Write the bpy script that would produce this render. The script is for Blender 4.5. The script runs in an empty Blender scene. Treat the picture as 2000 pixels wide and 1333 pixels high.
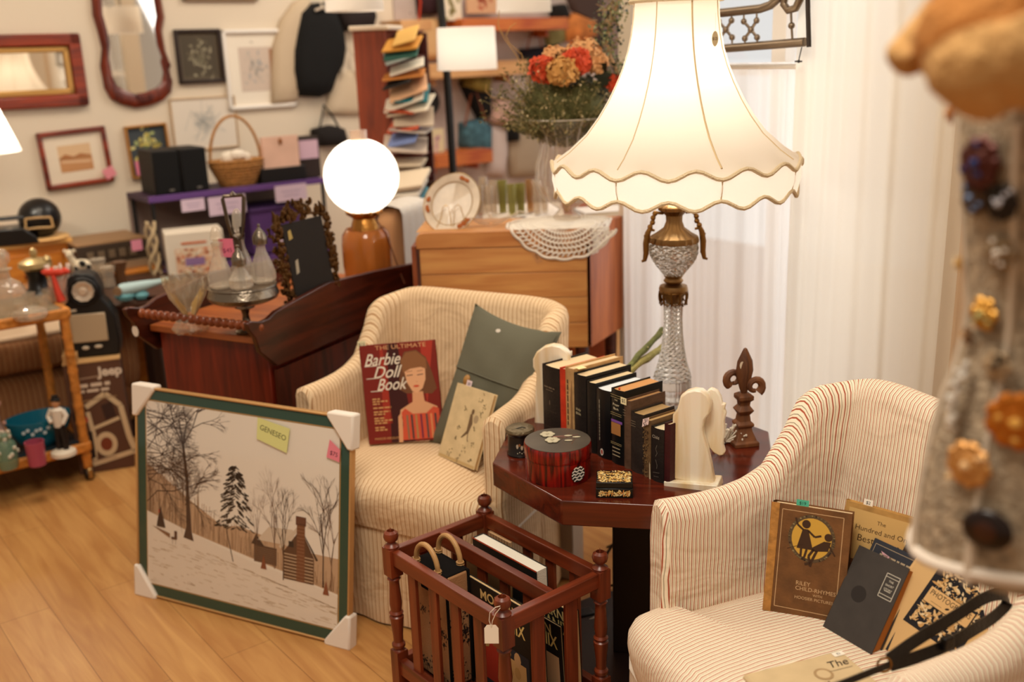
import bpy, math, random
from mathutils import Vector, Matrix
R = math.radians
random.seed(7)
SC = bpy.context.scene
COL = SC.collection
# ------------------------------------------------------------ camera
F = 2000.0
CAM = Vector((0, 0, 1.55))
_p, _r = R(16), R(2)
_f = Vector((0, math.cos(_p), -math.sin(_p)))
_u0 = Vector((1, 0, 0)).cross(_f)
_rt = math.cos(_r) * Vector((1, 0, 0)) - math.sin(_r) * _u0
_up = math.sin(_r) * Vector((1, 0, 0)) + math.cos(_r) * _u0
cd = bpy.data.cameras.new('camera')
cam = bpy.data.objects.new('camera', cd)
COL.objects.link(cam)
cam.matrix_world = Matrix(((_rt.x, _up.x, -_f.x, CAM.x), (_rt.y, _up.y, -_f.y, CAM.y), (_rt.z, _up.z, -_f.z, CAM.z), (0, 0, 0, 1)))
cd.sensor_width = 36
cd.lens = 36
cd.clip_start = 0.05
cd.dof.use_dof = True
cd.dof.focus_distance = 2.2
cd.dof.aperture_fstop = 2.1
SC.camera = cam
# ------------------------------------------------------------ colour handling, world, lights
SC.view_settings.view_transform = 'Standard'
SC.view_settings.look = 'None'
SC.view_settings.gamma = 1
SC.view_settings.exposure = 0.0
SC.cycles.use_denoising = True
SC.cycles.sample_clamp_indirect = 4
SC.cycles.max_bounces = 10
SC.cycles.transparent_max_bounces = 24
SC.cycles.caustics_reflective = False
SC.cycles.caustics_refractive = False
WA = R(37.8)                                  # direction of the picture wall
WD = Vector((math.cos(WA), math.sin(WA), 0))
WN = Vector((math.sin(WA), -math.cos(WA), 0))
world = bpy.data.worlds.new('world')
SC.world = world
world.use_nodes = True
_nt = world.node_tree
_nt.nodes.clear()
_out = _nt.nodes.new('ShaderNodeOutputWorld')
_bg = _nt.nodes.new('ShaderNodeBackground')
_tc = _nt.nodes.new('ShaderNodeTexCoord')
_dt = _nt.nodes.new('ShaderNodeVectorMath')
_dt.operation = 'DOT_PRODUCT'
_dt.inputs[1].default_value = (0.79, 0.613, 0.1)
_rp = _nt.nodes.new('ShaderNodeValToRGB')
_rp.color_ramp.elements[0].position = 0.30
_rp.color_ramp.elements[0].color = (0.42, 0.325, 0.24, 1)
_rp.color_ramp.elements[1].position = 0.75
_rp.color_ramp.elements[1].color = (0.84, 0.83, 0.81, 1)
_nt.links.new(_tc.outputs['Generated'], _dt.inputs[0])
_nt.links.new(_dt.outputs['Value'], _rp.inputs[0])
_nt.links.new(_rp.outputs[0], _bg.inputs[0])
_nt.links.new(_bg.outputs[0], _out.inputs[0])
_bg.inputs[1].default_value = 1.0


def light(name, kind, loc, energy, color, size=None, aim=None, radius=None):
    l = bpy.data.lights.new(name, kind)
    l.energy = energy
    l.color = color
    if kind == 'AREA':
        l.shape = 'RECTANGLE'
        l.size, l.size_y = size
    if radius is not None:
        l.shadow_soft_size = radius
    o = bpy.data.objects.new(name, l)
    COL.objects.link(o)
    o.location = loc
    if aim is not None:
        o.rotation_euler = (Vector(aim) - Vector(loc)).to_track_quat('-Z', 'Y').to_euler()
    return o


WARM = (1.0, 0.86, 0.68)
light('ceiling_light', 'AREA', (-0.2, 0.9, 2.9), 50, (1.0, 0.90, 0.76), (0.9, 0.9), (0.2, 2.0, 0))
light('ceiling_light', 'AREA', (-1.3, 3.3, 2.9), 30, WARM, (0.9, 0.9), (-1.3, 3.8, 0))
light('ceiling_light', 'AREA', (0.2, 4.9, 2.9), 30, (1.0, 0.90, 0.76), (0.9, 0.9), (0.2, 5.6, 0))
light('window_daylight', 'AREA', (1.75, 3.45, 1.5), 28, (0.95, 0.97, 1.0), (1.5, 2.2), (0.6, 2.5, 0.9))

# ------------------------------------------------------------ picking points of the room


def ray(px, py):
    return _f + _rt * ((px - 1000) / F) + _up * ((666.5 - py) / F)


def onz(px, py, z):
    d = ray(px, py)
    return CAM + d * ((z - CAM.z) / d.z)


def atY(px, py, Y):
    d = ray(px, py)
    return CAM + d * (Y / d.y)


def onplane(px, py, p0, ang):
    """s, z on the upright plane through p0 with heading ang"""
    d = ray(px, py)
    ux, uy = math.cos(ang), math.sin(ang)
    # t*d - s*u = p0
    det = -d.x * uy + d.y * ux
    t = (-p0[0] * uy + p0[1] * ux) / det
    s = (d.x * t - p0[0]) * ux + (d.y * t - p0[1]) * uy
    return s, CAM.z + d.z * t


def rect(px0, py0, px1, py1, p0, ang=0.0):
    """box of the picture laid on an upright plane: centre point, width, height"""
    xm, ym = (px0 + px1) / 2, (py0 + py1) / 2
    s0 = onplane(px0, ym, p0, ang)[0]
    s1 = onplane(px1, ym, p0, ang)[0]
    z1 = onplane(xm, py0, p0, ang)[1]
    z0 = onplane(xm, py1, p0, ang)[1]
    s = (s0 + s1) / 2
    return Vector((p0[0] + s * math.cos(ang), p0[1] + s * math.sin(ang), (z0 + z1) / 2)), s1 - s0, z1 - z0


W0 = Vector((-2.1, 4.9, 0))


def wrect(px0, py0, px1, py1, off=0.0):
    p = W0 + WN * off
    return rect(px0, py0, px1, py1, (p.x, p.y), WA)


def frame_from(bl, br, tl):
    bl, br, tl = Vector(bl), Vector(br), Vector(tl)
    x = (br - bl).normalized()
    y = tl - bl
    y = (y - x * y.dot(x)).normalized()
    z = x.cross(y)
    m = Matrix(((x.x, y.x, z.x, bl.x), (x.y, y.y, z.y, bl.y), (x.z, y.z, z.z, bl.z), (0, 0, 0, 1)))
    return m, (br - bl).length, (tl - bl).dot(y)


# ------------------------------------------------------------ mesh building
class M:
    def __init__(self):
        self.v, self.f, self.mi, self.uv = [], [], [], []
        self.T = Matrix.Identity(4)
        self.hasuv = False

    def add(self, vs, fs, mi=0, uvs=None):
        b = len(self.v)
        self.v += [tuple(self.T @ Vector(v)) for v in vs]
        for k, f in enumerate(fs):
            self.f.append([i + b for i in f])
            self.mi.append(mi)
            if uvs is None:
                self.uv.append([(0, 0)] * len(f))
            else:
                self.hasuv = True
                self.uv.append([uvs[i] for i in f])
        return self

    def box(self, c, s, rz=0, mi=0, rx=0, ry=0):
        m = Matrix.Translation(Vector(c)) @ Matrix.Rotation(rz, 4, 'Z') @ Matrix.Rotation(ry, 4, 'Y') @ Matrix.Rotation(rx, 4, 'X')
        vs = [tuple(m @ Vector((x * s[0] / 2, y * s[1] / 2, z * s[2] / 2))) for x in (-1, 1) for y in (-1, 1) for z in (-1, 1)]
        self.add(vs, [(0, 1, 3, 2), (4, 6, 7, 5), (0, 4, 5, 1), (2, 3, 7, 6), (0, 2, 6, 4), (1, 5, 7, 3)], mi)
        return self

    def lathe(self, prof, n=32, c=(0, 0, 0), mi=0, sx=1, sy=1, a0=0, flute=0, depth=0.0, cap=True):
        vs, fs = [], []
        for r, z in prof:
            for k in range(n):
                a = a0 + 2 * math.pi * k / n
                rr = r * (1 + depth * math.cos(flute * a)) if flute else r
                vs.append((c[0] + rr * math.cos(a) * sx, c[1] + rr * math.sin(a) * sy, c[2] + z))
        for i in range(len(prof) - 1):
            for k in range(n):
                k2 = (k + 1) % n
                fs.append((i * n + k, i * n + k2, (i + 1) * n + k2, (i + 1) * n + k))
        if cap:
            if prof[0][0] > 1e-5:
                fs.append(tuple(reversed(range(n))))
            if prof[-1][0] > 1e-5:
                fs.append(tuple((len(prof) - 1) * n + k for k in range(n)))
        self.add(vs, fs, mi)
        return self

    def cyl(self, c, r, h, n=24, mi=0):
        return self.lathe([(r, 0), (r, h)], n, c, mi)

    def tube(self, pts, r, n=8, mi=0, closed=False):
        pts = [Vector(p) for p in pts]
        N = len(pts)
        rs = r if isinstance(r, (list, tuple)) else [r] * N
        vs, fs = [], []
        prev = None
        for i, p in enumerate(pts):
            if closed:
                t = pts[(i + 1) % N] - pts[i - 1]
            else:
                t = pts[min(i + 1, N - 1)] - pts[max(i - 1, 0)]
            if t.length < 1e-9:
                t = Vector((0, 0, 1))
            t.normalize()
            if prev is None:
                a = Vector((0, 0, 1)) if abs(t.z) < 0.9 else Vector((1, 0, 0))
                prev = t.cross(a).normalized()
            x = prev - t * prev.dot(t)
            if x.length < 1e-6:
                x = t.cross(Vector((0.3, 0.5, 0.8)))
            x.normalize()
            prev = x
            y = t.cross(x)
            for k in range(n):
                a = 2 * math.pi * k / n
                vs.append(tuple(p + (x * math.cos(a) + y * math.sin(a)) * rs[i]))
        for i in range(N if closed else N - 1):
            j = (i + 1) % N
            for k in range(n):
                k2 = (k + 1) % n
                fs.append((i * n + k, i * n + k2, j * n + k2, j * n + k))
        if not closed:
            fs.append(tuple(reversed(range(n))))
            fs.append(tuple((N - 1) * n + k for k in range(n)))
        self.add(vs, fs, mi)
        return self

    def ball(self, c, r, n=12, mi=0, s=(1, 1, 1)):
        m = n // 2
        prof = [(r * math.sin(math.pi * i / m) + (1e-5 if i in (0, m) else 0), -r * math.cos(math.pi * i / m)) for i in range(m + 1)]
        vs, fs = [], []
        for rr, z in prof:
            for k in range(n):
                a = 2 * math.pi * k / n
                vs.append((c[0] + rr * math.cos(a) * s[0], c[1] + rr * math.sin(a) * s[1], c[2] + z * s[2]))
        for i in range(m):
            for k in range(n):
                k2 = (k + 1) % n
                fs.append((i * n + k, i * n + k2, (i + 1) * n + k2, (i + 1) * n + k))
        self.add(vs, fs, mi)
        return self

    def prism(self, poly, y0, y1, mi=0, plane='xz'):
        """outline in x,z (extruded in y) or x,y (extruded in z)"""
        n = len(poly)
        if plane == 'xz':
            vs = [(x, y0, z) for x, z in poly] + [(x, y1, z) for x, z in poly]
        else:
            vs = [(x, y, y0) for x, y in poly] + [(x, y, y1) for x, y in poly]
        fs = [tuple(range(n)), tuple(reversed(range(n, 2 * n)))]
        fs += [(i, (i + 1) % n + 0, (i + 1) % n + n, i + n) for i in range(n)]
        self.add(vs, fs, mi)
        return self

    def grid(self, fn, nu, nv, mi=0, uvfn=None, closed_u=False):
        vs, fs, uv = [], [], []
        for j in range(nv + 1):
            for i in range(nu + 1):
                u, w = i / nu, j / nv
                vs.append(tuple(fn(u, w)))
                uv.append(uvfn(u, w) if uvfn else (u, w))
        for j in range(nv):
            for i in range(nu):
                a = j * (nu + 1) + i
                fs.append((a, a + 1, a + nu + 2, a + nu + 1))
        self.add(vs, fs, mi, uv)
        return self

    def text(self, s, size, x, y, z=0.0, mi=0, align='CENTER', shear=0.0, sx=1.0, rot=0.0, bold=0.0):
        cu = bpy.data.curves.new('t', 'FONT')
        cu.body = s
        cu.size = size
        cu.align_x = align
        cu.align_y = 'CENTER'
        cu.shear = shear
        cu.offset = bold
        cu.resolution_u = 3
        ob = bpy.data.objects.new('t', cu)
        me = bpy.data.meshes.new_from_object(ob)
        c, sn = math.cos(rot), math.sin(rot)
        vs = [(x + (v.co.x * sx) * c - v.co.y * sn, y + (v.co.x * sx) * sn + v.co.y * c, z) for v in me.vertices]
        self.add(vs, [tuple(p.vertices) for p in me.polygons], mi)
        bpy.data.objects.remove(ob)
        bpy.data.meshes.remove(me)
        return self

    def mesh(self, name, mats, smooth=35):
        me = bpy.data.meshes.new(name)
        me.from_pydata(self.v, [], self.f)
        if self.hasuv:
            l = me.uv_layers.new(name='UVMap')
            k = 0
            for p in self.uv:
                for c in p:
                    l.data[k].uv = c
                    k += 1
        for m in mats:
            me.materials.append(m)
        me.polygons.foreach_set('material_index', self.mi)
        me.validate()
        if smooth:
            me.shade_smooth()
            me.set_sharp_from_angle(angle=R(smooth))
        me.update()
        return me


def obj(name, m, mats, parent=None, loc=None, rz=0, bevel=0, sub=0, smooth=35, mat4=None, fixn=True):
    if not isinstance(mats, (list, tuple)):
        mats = [mats]
    me = m.mesh(name, mats, smooth)
    if fixn:
        import bmesh
        bm = bmesh.new()
        bm.from_mesh(me)
        bmesh.ops.recalc_face_normals(bm, faces=bm.faces)
        bm.to_mesh(me)
        bm.free()
    o = bpy.data.objects.new(name, me)
    COL.objects.link(o)
    if parent:
        o.parent = parent
    if loc is not None:
        o.location = loc
    o.rotation_euler = (0, 0, rz)
    if mat4 is not None:
        o.matrix_local = mat4
    if bevel:
        b = o.modifiers.new('bevel', 'BEVEL')
        b.width = bevel
        b.segments = 2
        b.limit_method = 'ANGLE'
        b.angle_limit = R(40)
    if sub:
        s = o.modifiers.new('sub', 'SUBSURF')
        s.levels = s.render_levels = sub
    return o


def tag(o, label, cat, group=None, kind=None):
    o['label'] = label
    o['category'] = cat
    if group:
        o['group'] = group
    if kind:
        o['kind'] = kind
    return o


def thing(name, label, cat, loc=(0, 0, 0), rz=0, group=None, mat4=None):
    o = bpy.data.objects.new(name, None)
    o.empty_display_size = 0.05
    COL.objects.link(o)
    o.location = loc
    o.rotation_euler = (0, 0, rz)
    if mat4 is not None:
        o.matrix_world = mat4
    return tag(o, label, cat, group)


def struct(o):
    o['kind'] = 'structure'
    return o


def copy_tree(o, parent=None):
    c = o.copy()
    COL.objects.link(c)
    if parent:
        c.parent = parent
    for ch in [x for x in o.children]:
        copy_tree(ch, c)
    return c


# ------------------------------------------------------------ materials
def lin(h):
    h = h.lstrip('#')
    c = [int(h[i:i + 2], 16) / 255 for i in (0, 2, 4)]
    return tuple(x / 12.92 if x <= 0.04045 else ((x + 0.055) / 1.055) ** 2.4 for x in c) + (1,)


_MC = {}


def mat(col, rough=0.6, metal=0.0, bump=0.0, bscale=60, name=None, trans=0.0, spec=0.4, var=0.0, vscale=8, emit=0, alpha=1, ior=1.45, coat=0.0):
    key = (col, rough, metal, bump, bscale, trans, spec, var, vscale, emit, alpha, ior, coat)
    if key in _MC:
        return _MC[key]
    m = bpy.data.materials.new(name or 'surface')
    m.use_nodes = True
    nt = m.node_tree
    b = nt.nodes['Principled BSDF']
    c = lin(col)
    b.inputs['Base Color'].default_value = c
    b.inputs['Roughness'].default_value = rough
    b.inputs['Metallic'].default_value = metal
    b.inputs['Transmission Weight'].default_value = trans
    b.inputs['Specular IOR Level'].default_value = spec
    b.inputs['IOR'].default_value = ior
    b.inputs['Alpha'].default_value = alpha
    b.inputs['Coat Weight'].default_value = coat
    if emit:
        b.inputs['Emission Color'].default_value = c
        b.inputs['Emission Strength'].default_value = emit
    if var or bump:
        tc = nt.nodes.new('ShaderNodeTexCoord')
    if var:
        n = nt.nodes.new('ShaderNodeTexNoise')
        n.inputs['Scale'].default_value = vscale
        n.inputs['Detail'].default_value = 5
        nt.links.new(tc.outputs['Object'], n.inputs['Vector'])
        r = nt.nodes.new('ShaderNodeValToRGB')
        r.color_ramp.elements[0].position = 0.3
        r.color_ramp.elements[1].position = 0.7
        r.color_ramp.elements[0].color = tuple(x * (1 - var) for x in c[:3]) + (1,)
        r.color_ramp.elements[1].color = tuple(min(1, x * (1 + var)) for x in c[:3]) + (1,)
        nt.links.new(n.outputs['Fac'], r.inputs[0])
        nt.links.new(r.outputs[0], b.inputs['Base Color'])
    if bump:
        n = nt.nodes.new('ShaderNodeTexNoise')
        n.inputs['Scale'].default_value = bscale
        n.inputs['Detail'].default_value = 4
        nt.links.new(tc.outputs['Object'], n.inputs['Vector'])
        bp = nt.nodes.new('ShaderNodeBump')
        bp.inputs['Strength'].default_value = bump
        bp.inputs['Distance'].default_value = 0.01
        nt.links.new(n.outputs['Fac'], bp.inputs['Height'])
        nt.links.new(bp.outputs[0], b.inputs['Normal'])
    _MC[key] = m
    return m


def wood(c1, c2, axis='z', scale=1.0, rough=0.35, name='wood', planks=0, coat=0.0):
    key = ('w', c1, c2, axis, scale, rough, planks)
    if key in _MC:
        return _MC[key]
    m = bpy.data.materials.new(name)
    m.use_nodes = True
    nt = m.node_tree
    b = nt.nodes['Principled BSDF']
    b.inputs['Roughness'].default_value = rough
    b.inputs['Coat Weight'].default_value = coat
    tc = nt.nodes.new('ShaderNodeTexCoord')
    mp = nt.nodes.new('ShaderNodeMapping')
    s = {'x': (1.2, 14, 14), 'y': (14, 1.2, 14), 'z': (14, 14, 1.2)}[axis]
    mp.inputs['Scale'].default_value = tuple(k * scale for k in s)
    n = nt.nodes.new('ShaderNodeTexNoise')
    n.inputs['Scale'].default_value = 2.2
    n.inputs['Detail'].default_value = 7
    n.inputs['Distortion'].default_value = 0.8
    r = nt.nodes.new('ShaderNodeValToRGB')
    r.color_ramp.elements[0].position = 0.36
    r.color_ramp.elements[1].position = 0.64
    r.color_ramp.elements[0].color = lin(c1)
    r.color_ramp.elements[1].color = lin(c2)
    nt.links.new(tc.outputs['Object'], mp.inputs[0])
    nt.links.new(mp.outputs[0], n.inputs['Vector'])
    nt.links.new(n.outputs['Fac'], r.inputs[0])
    nt.links.new(r.outputs[0], b.inputs['Base Color'])
    _MC[key] = m
    return m


def stripes(base, c1, c2, period, name='striped_cotton', wob=0.003, transl=0.0):
    m = bpy.data.materials.new(name)
    m.use_nodes = True
    nt = m.node_tree
    b = nt.nodes['Principled BSDF']
    b.inputs['Roughness'].default_value = 0.9
    b.inputs['Specular IOR Level'].default_value = 0.15
    uv = nt.nodes.new('ShaderNodeUVMap')
    sp = nt.nodes.new('ShaderNodeSeparateXYZ')
    nt.links.new(uv.outputs[0], sp.inputs[0])
    n = nt.nodes.new('ShaderNodeTexNoise')
    n.inputs['Scale'].default_value = 7
    n.inputs['Detail'].default_value = 2
    nt.links.new(uv.outputs[0], n.inputs['Vector'])
    a = nt.nodes.new('ShaderNodeMath')
    a.operation = 'MULTIPLY_ADD'
    a.inputs[1].default_value = wob * 4
    nt.links.new(n.outputs['Fac'], a.inputs[0])
    nt.links.new(sp.outputs[0], a.inputs[2])
    d = nt.nodes.new('ShaderNodeMath')
    d.operation = 'DIVIDE'
    d.inputs[1].default_value = period
    nt.links.new(a.outputs[0], d.inputs[0])
    fr = nt.nodes.new('ShaderNodeMath')
    fr.operation = 'FRACT'
    nt.links.new(d.outputs[0], fr.inputs[0])
    r = nt.nodes.new('ShaderNodeValToRGB')
    e = r.color_ramp
    e.elements[0].position = 0.0
    e.elements[0].color = lin(base)
    e.elements[1].position = 1.0
    e.elements[1].color = lin(base)
    for p, c in ((0.18, base), (0.24, c1), (0.38, c1), (0.44, base), (0.66, base), (0.70, c2), (0.76, c2), (0.80, base)):
        k = e.elements.new(p)
        k.color = lin(c)
    nt.links.new(fr.outputs[0], r.inputs[0])
    nt.links.new(r.outputs[0], b.inputs['Base Color'])
    w = nt.nodes.new('ShaderNodeTexNoise')
    w.inputs['Scale'].default_value = 5.5
    w.inputs['Detail'].default_value = 3
    w.inputs['Distortion'].default_value = 1.2
    nt.links.new(uv.outputs[0], w.inputs['Vector'])
    bp = nt.nodes.new('ShaderNodeBump')
    bp.inputs['Strength'].default_value = 0.5
    bp.inputs['Distance'].default_value = 0.03
    nt.links.new(w.outputs['Fac'], bp.inputs['Height'])
    nt.links.new(bp.outputs[0], b.inputs['Normal'])
    return m


def translucent(col, amount=0.6, name='sheer', see=0.0, tcol=None):
    m = bpy.data.materials.new(name)
    m.use_nodes = True
    nt = m.node_tree
    nt.nodes.clear()
    out = nt.nodes.new('ShaderNodeOutputMaterial')
    d = nt.nodes.new('ShaderNodeBsdfDiffuse')
    t = nt.nodes.new('ShaderNodeBsdfTranslucent')
    d.inputs[0].default_value = lin(col)
    t.inputs[0].default_value = lin(tcol or col)
    mx = nt.nodes.new('ShaderNodeMixShader')
    mx.inputs[0].default_value = amount
    nt.links.new(d.outputs[0], mx.inputs[1])
    nt.links.new(t.outputs[0], mx.inputs[2])
    last = mx
    if see:
        tr = nt.nodes.new('ShaderNodeBsdfTransparent')
        m2 = nt.nodes.new('ShaderNodeMixShader')
        m2.inputs[0].default_value = see
        nt.links.new(mx.outputs[0], m2.inputs[1])
        nt.links.new(tr.outputs[0], m2.inputs[2])
        last = m2
    nt.links.new(last.outputs[0], out.inputs[0])
    return m


def thin_glass(col='#ffffff', name='thin_glass', rough=0.02, body=0.0, bodycol='#ffffff'):
    m = bpy.data.materials.new(name)
    m.use_nodes = True
    nt = m.node_tree
    nt.nodes.clear()
    out = nt.nodes.new('ShaderNodeOutputMaterial')
    t = nt.nodes.new('ShaderNodeBsdfTransparent')
    t.inputs[0].default_value = lin(col)
    g = nt.nodes.new('ShaderNodeBsdfGlossy')
    g.inputs['Roughness'].default_value = rough
    lw = nt.nodes.new('ShaderNodeLayerWeight')
    lw.inputs['Blend'].default_value = 0.5
    pw = nt.nodes.new('ShaderNodeMath')
    pw.operation = 'POWER'
    pw.inputs[1].default_value = 3.0
    nt.links.new(lw.outputs['Facing'], pw.inputs[0])
    fr = nt.nodes.new('ShaderNodeMath')
    fr.operation = 'MULTIPLY_ADD'
    fr.inputs[1].default_value = 0.75
    fr.inputs[2].default_value = 0.05
    nt.links.new(pw.outputs[0], fr.inputs[0])
    mx = nt.nodes.new('ShaderNodeMixShader')
    nt.links.new(fr.outputs[0], mx.inputs[0])
    nt.links.new(t.outputs[0], mx.inputs[1])
    nt.links.new(g.outputs[0], mx.inputs[2])
    last = mx
    if body:
        d = nt.nodes.new('ShaderNodeBsdfDiffuse')
        d.inputs[0].default_value = lin(bodycol)
        m2 = nt.nodes.new('ShaderNodeMixShader')
        m2.inputs[0].default_value = body
        nt.links.new(mx.outputs[0], m2.inputs[1])
        nt.links.new(d.outputs[0], m2.inputs[2])
        last = m2
    nt.links.new(last.outputs[0], out.inputs[0])
    return m


RACKW = wood('#54200f', '#7c351a', 'z', rough=0.33, name='rack_wood')
RACKX = wood('#54200f', '#7c351a', 'x', rough=0.33, name='rack_wood')
RACKY = wood('#54200f', '#7c351a', 'y', rough=0.33, name='rack_wood')
PINE = wood('#b87840', '#cb9252', 'x', rough=0.45, name='pine')
PINEZ = wood('#a45c28', '#c98646', 'z', rough=0.45, name='pine')
DKWOOD = wood('#331108', '#5c2410', 'x', rough=0.35, name='dark_wood')
REDWOOD = wood('#571509', '#7c2510', 'z', rough=0.4, name='red_wood')
WALNUT = wood('#4d2a15', '#7a4a28', 'z', rough=0.5, name='walnut')
BRASS = mat('#92724a', 0.42, 1.0, bump=0.1, name='antique_brass')
DKBRASS = mat('#6b4a26', 0.4, 1.0, bump=0.2, name='dark_brass')
SILVER = mat('#857a6c', 0.27, 1.0, bump=0.25, bscale=90, name='tarnished_silver')
BLACK = mat('#14100e', 0.5, name='black')
BLKCLOTH = mat('#120f0e', 0.95, name='black_cloth', spec=0.1)
WHITEP = mat('#e8e0d6', 0.6, name='white_paint')
PAPER = mat('#e6d3b2', 0.9, name='page_paper', spec=0.1)
CREAM = mat('#e8dcc6', 0.85, name='cream')
GLASS = thin_glass()
CRYSTAL = mat('#fffaf2', 0.08, trans=.72, ior=1.5, bump=0.0, name='cut_crystal')
MIRROR = mat('#e8e0d4', 0.03, 1.0, name='mirror_silvering')
PINKTAG = mat('#e58a98', 0.8, name='pink_paper')
NEARSTR = stripes('#f1e4cb', '#aa5238', '#94866e', 0.0088, 'red_striped_cotton')
FARSTR = stripes('#e4c8a2', '#b08258', '#c4a480', 0.0135, 'tan_striped_cotton')
# ------------------------------------------------------------ the setting
def plane_frame(p, ang, z=0.0):
    """upright frame: local x along heading, y up, z out of the wall"""
    x = Vector((math.cos(ang), math.sin(ang), 0))
    n = Vector((math.sin(ang), -math.cos(ang), 0))
    return Matrix(((x.x, 0, n.x, p[0]), (x.y, 0, n.y, p[1]), (0, 1, 0, p[2] if len(p) > 2 else z), (0, 0, 0, 1)))


def floor_mat():
    m = bpy.data.materials.new('oak_plank_floor')
    m.use_nodes = True
    nt = m.node_tree
    b = nt.nodes['Principled BSDF']
    b.inputs['Roughness'].default_value = 0.42
    tc = nt.nodes.new('ShaderNodeTexCoord')
    mp = nt.nodes.new('ShaderNodeMapping')
    nt.links.new(tc.outputs['Object'], mp.inputs[0])
    br = nt.nodes.new('ShaderNodeTexBrick')
    br.inputs['Scale'].default_value = 1.0
    br.inputs['Brick Width'].default_value = 1.2
    br.inputs['Row Height'].default_value = 0.14
    br.inputs['Mortar Size'].default_value = 0.0012
    br.inputs['Color1'].default_value = lin('#cc9a5c')
    br.inputs['Color2'].default_value = lin('#c08c4e')
    br.inputs['Mortar'].default_value = lin('#9a6c3a')
    nt.links.new(mp.outputs[0], br.inputs['Vector'])
    m2 = nt.nodes.new('ShaderNodeMapping')
    m2.inputs['Scale'].default_value = (0.9, 9, 1)
    nt.links.new(tc.outputs['Object'], m2.inputs[0])
    n = nt.nodes.new('ShaderNodeTexNoise')
    n.inputs['Scale'].default_value = 3.0
    n.inputs['Detail'].default_value = 8
    n.inputs['Distortion'].default_value = 1.0
    nt.links.new(m2.outputs[0], n.inputs['Vector'])
    r = nt.nodes.new('ShaderNodeValToRGB')
    r.color_ramp.elements[0].position = 0.35
    r.color_ramp.elements[1].position = 0.7
    r.color_ramp.elements[0].color = lin('#b98850')
    r.color_ramp.elements[1].color = lin('#ffffff')
    nt.links.new(n.outputs['Fac'], r.inputs[0])
    mx = nt.nodes.new('ShaderNodeMixRGB')
    mx.blend_type = 'MULTIPLY'
    mx.inputs[0].default_value = 0.45
    nt.links.new(br.outputs['Color'], mx.inputs[1])
    nt.links.new(r.outputs[0], mx.inputs[2])
    nt.links.new(mx.outputs[0], b.inputs['Base Color'])
    return m


m = M().box((-0.5, -2.6, -0.05), (13, 5.4, 0.1))
m.box((-4.05, 1.85, -0.05), (5.9, 3.7, 0.1))
struct(obj('floor', m, floor_mat(), loc=tuple(Vector((math.cos(WA), math.sin(WA), 0)) * 2.66), rz=WA - R(90)))
WALLM = mat('#dacab4', 0.92, bump=0.03, bscale=200, name='painted_wall')
sBW = onplane(1262, 300, (W0.x, W0.y), WA)[0]
m = M().box(((sBW - 2.3) / 2, 0.06, 1.5), (sBW + 2.3, 0.12, 3.0))
struct(obj('wall_back', m, WALLM, loc=(W0.x, W0.y, 0), rz=WA))
m = M().box(((sBW - 2.3) / 2, -0.008, 0.05), (sBW + 2.3, 0.016, 0.1))
struct(obj('baseboard_back', m, WHITEP, loc=(W0.x, W0.y, 0), rz=WA))
# window wall on the right
CA = WA - R(90)
CN = Vector((math.cos(WA), math.sin(WA)))      # from the room out through the window
CP = CN * 2.40                                 # curtain line
WP = CN * 2.54                                 # wall face
cs = lambda px, py, p=CP: onplane(px, py, p, CA)
sA = cs(1232, 300, WP)[0]
sW = cs(1835, 300, WP)[0]
sE = sW + 2.2
m = M()
zb, zt_ = 0.20, 2.15
for a, b_, z0, z1 in ((sA, sW, 0, zb), (sA, sW, zt_, 3.0), (sW, sE, 0, 3.0), (sA - 0.06, sA, 0, 3.0)):
    m.box(((a + b_) / 2, 0.06, (z0 + z1) / 2), (b_ - a, 0.12, z1 - z0))
struct(obj('wall_right', m, WALLM, loc=(WP.x, WP.y, 0), rz=CA))
m = M()
m.box(((sA + sW) / 2, 0.05, zb + 0.02), (sW - sA, 0.14, 0.04))
for s_ in (sA + 0.025, (sA + sW) / 2, sW - 0.025):
    m.box((s_, 0.08, (zb + zt_) / 2), (0.05, 0.05, zt_ - zb))
m.box(((sA + sW) / 2, 0.08, zt_ - 0.025), (sW - sA, 0.05, 0.05))
m.box(((sA + sW) / 2, 0.08, 1.46), (sW - sA, 0.04, 0.035))
wf = struct(obj('window_1', m, WHITEP, loc=(WP.x, WP.y, 0), rz=CA))
m = M().box(((sA + sW) / 2, 0.085, (zb + zt_) / 2), (sW - sA, 0.004, zt_ - zb))
obj('window_pane', m, GLASS, wf)


# ------------------------------------------------------------ slipcovered tub chairs
def smooth(x, a, b):
    x = max(0, min(1, (x - a) / (b - a)))
    return x * x * (3 - 2 * x)


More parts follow.
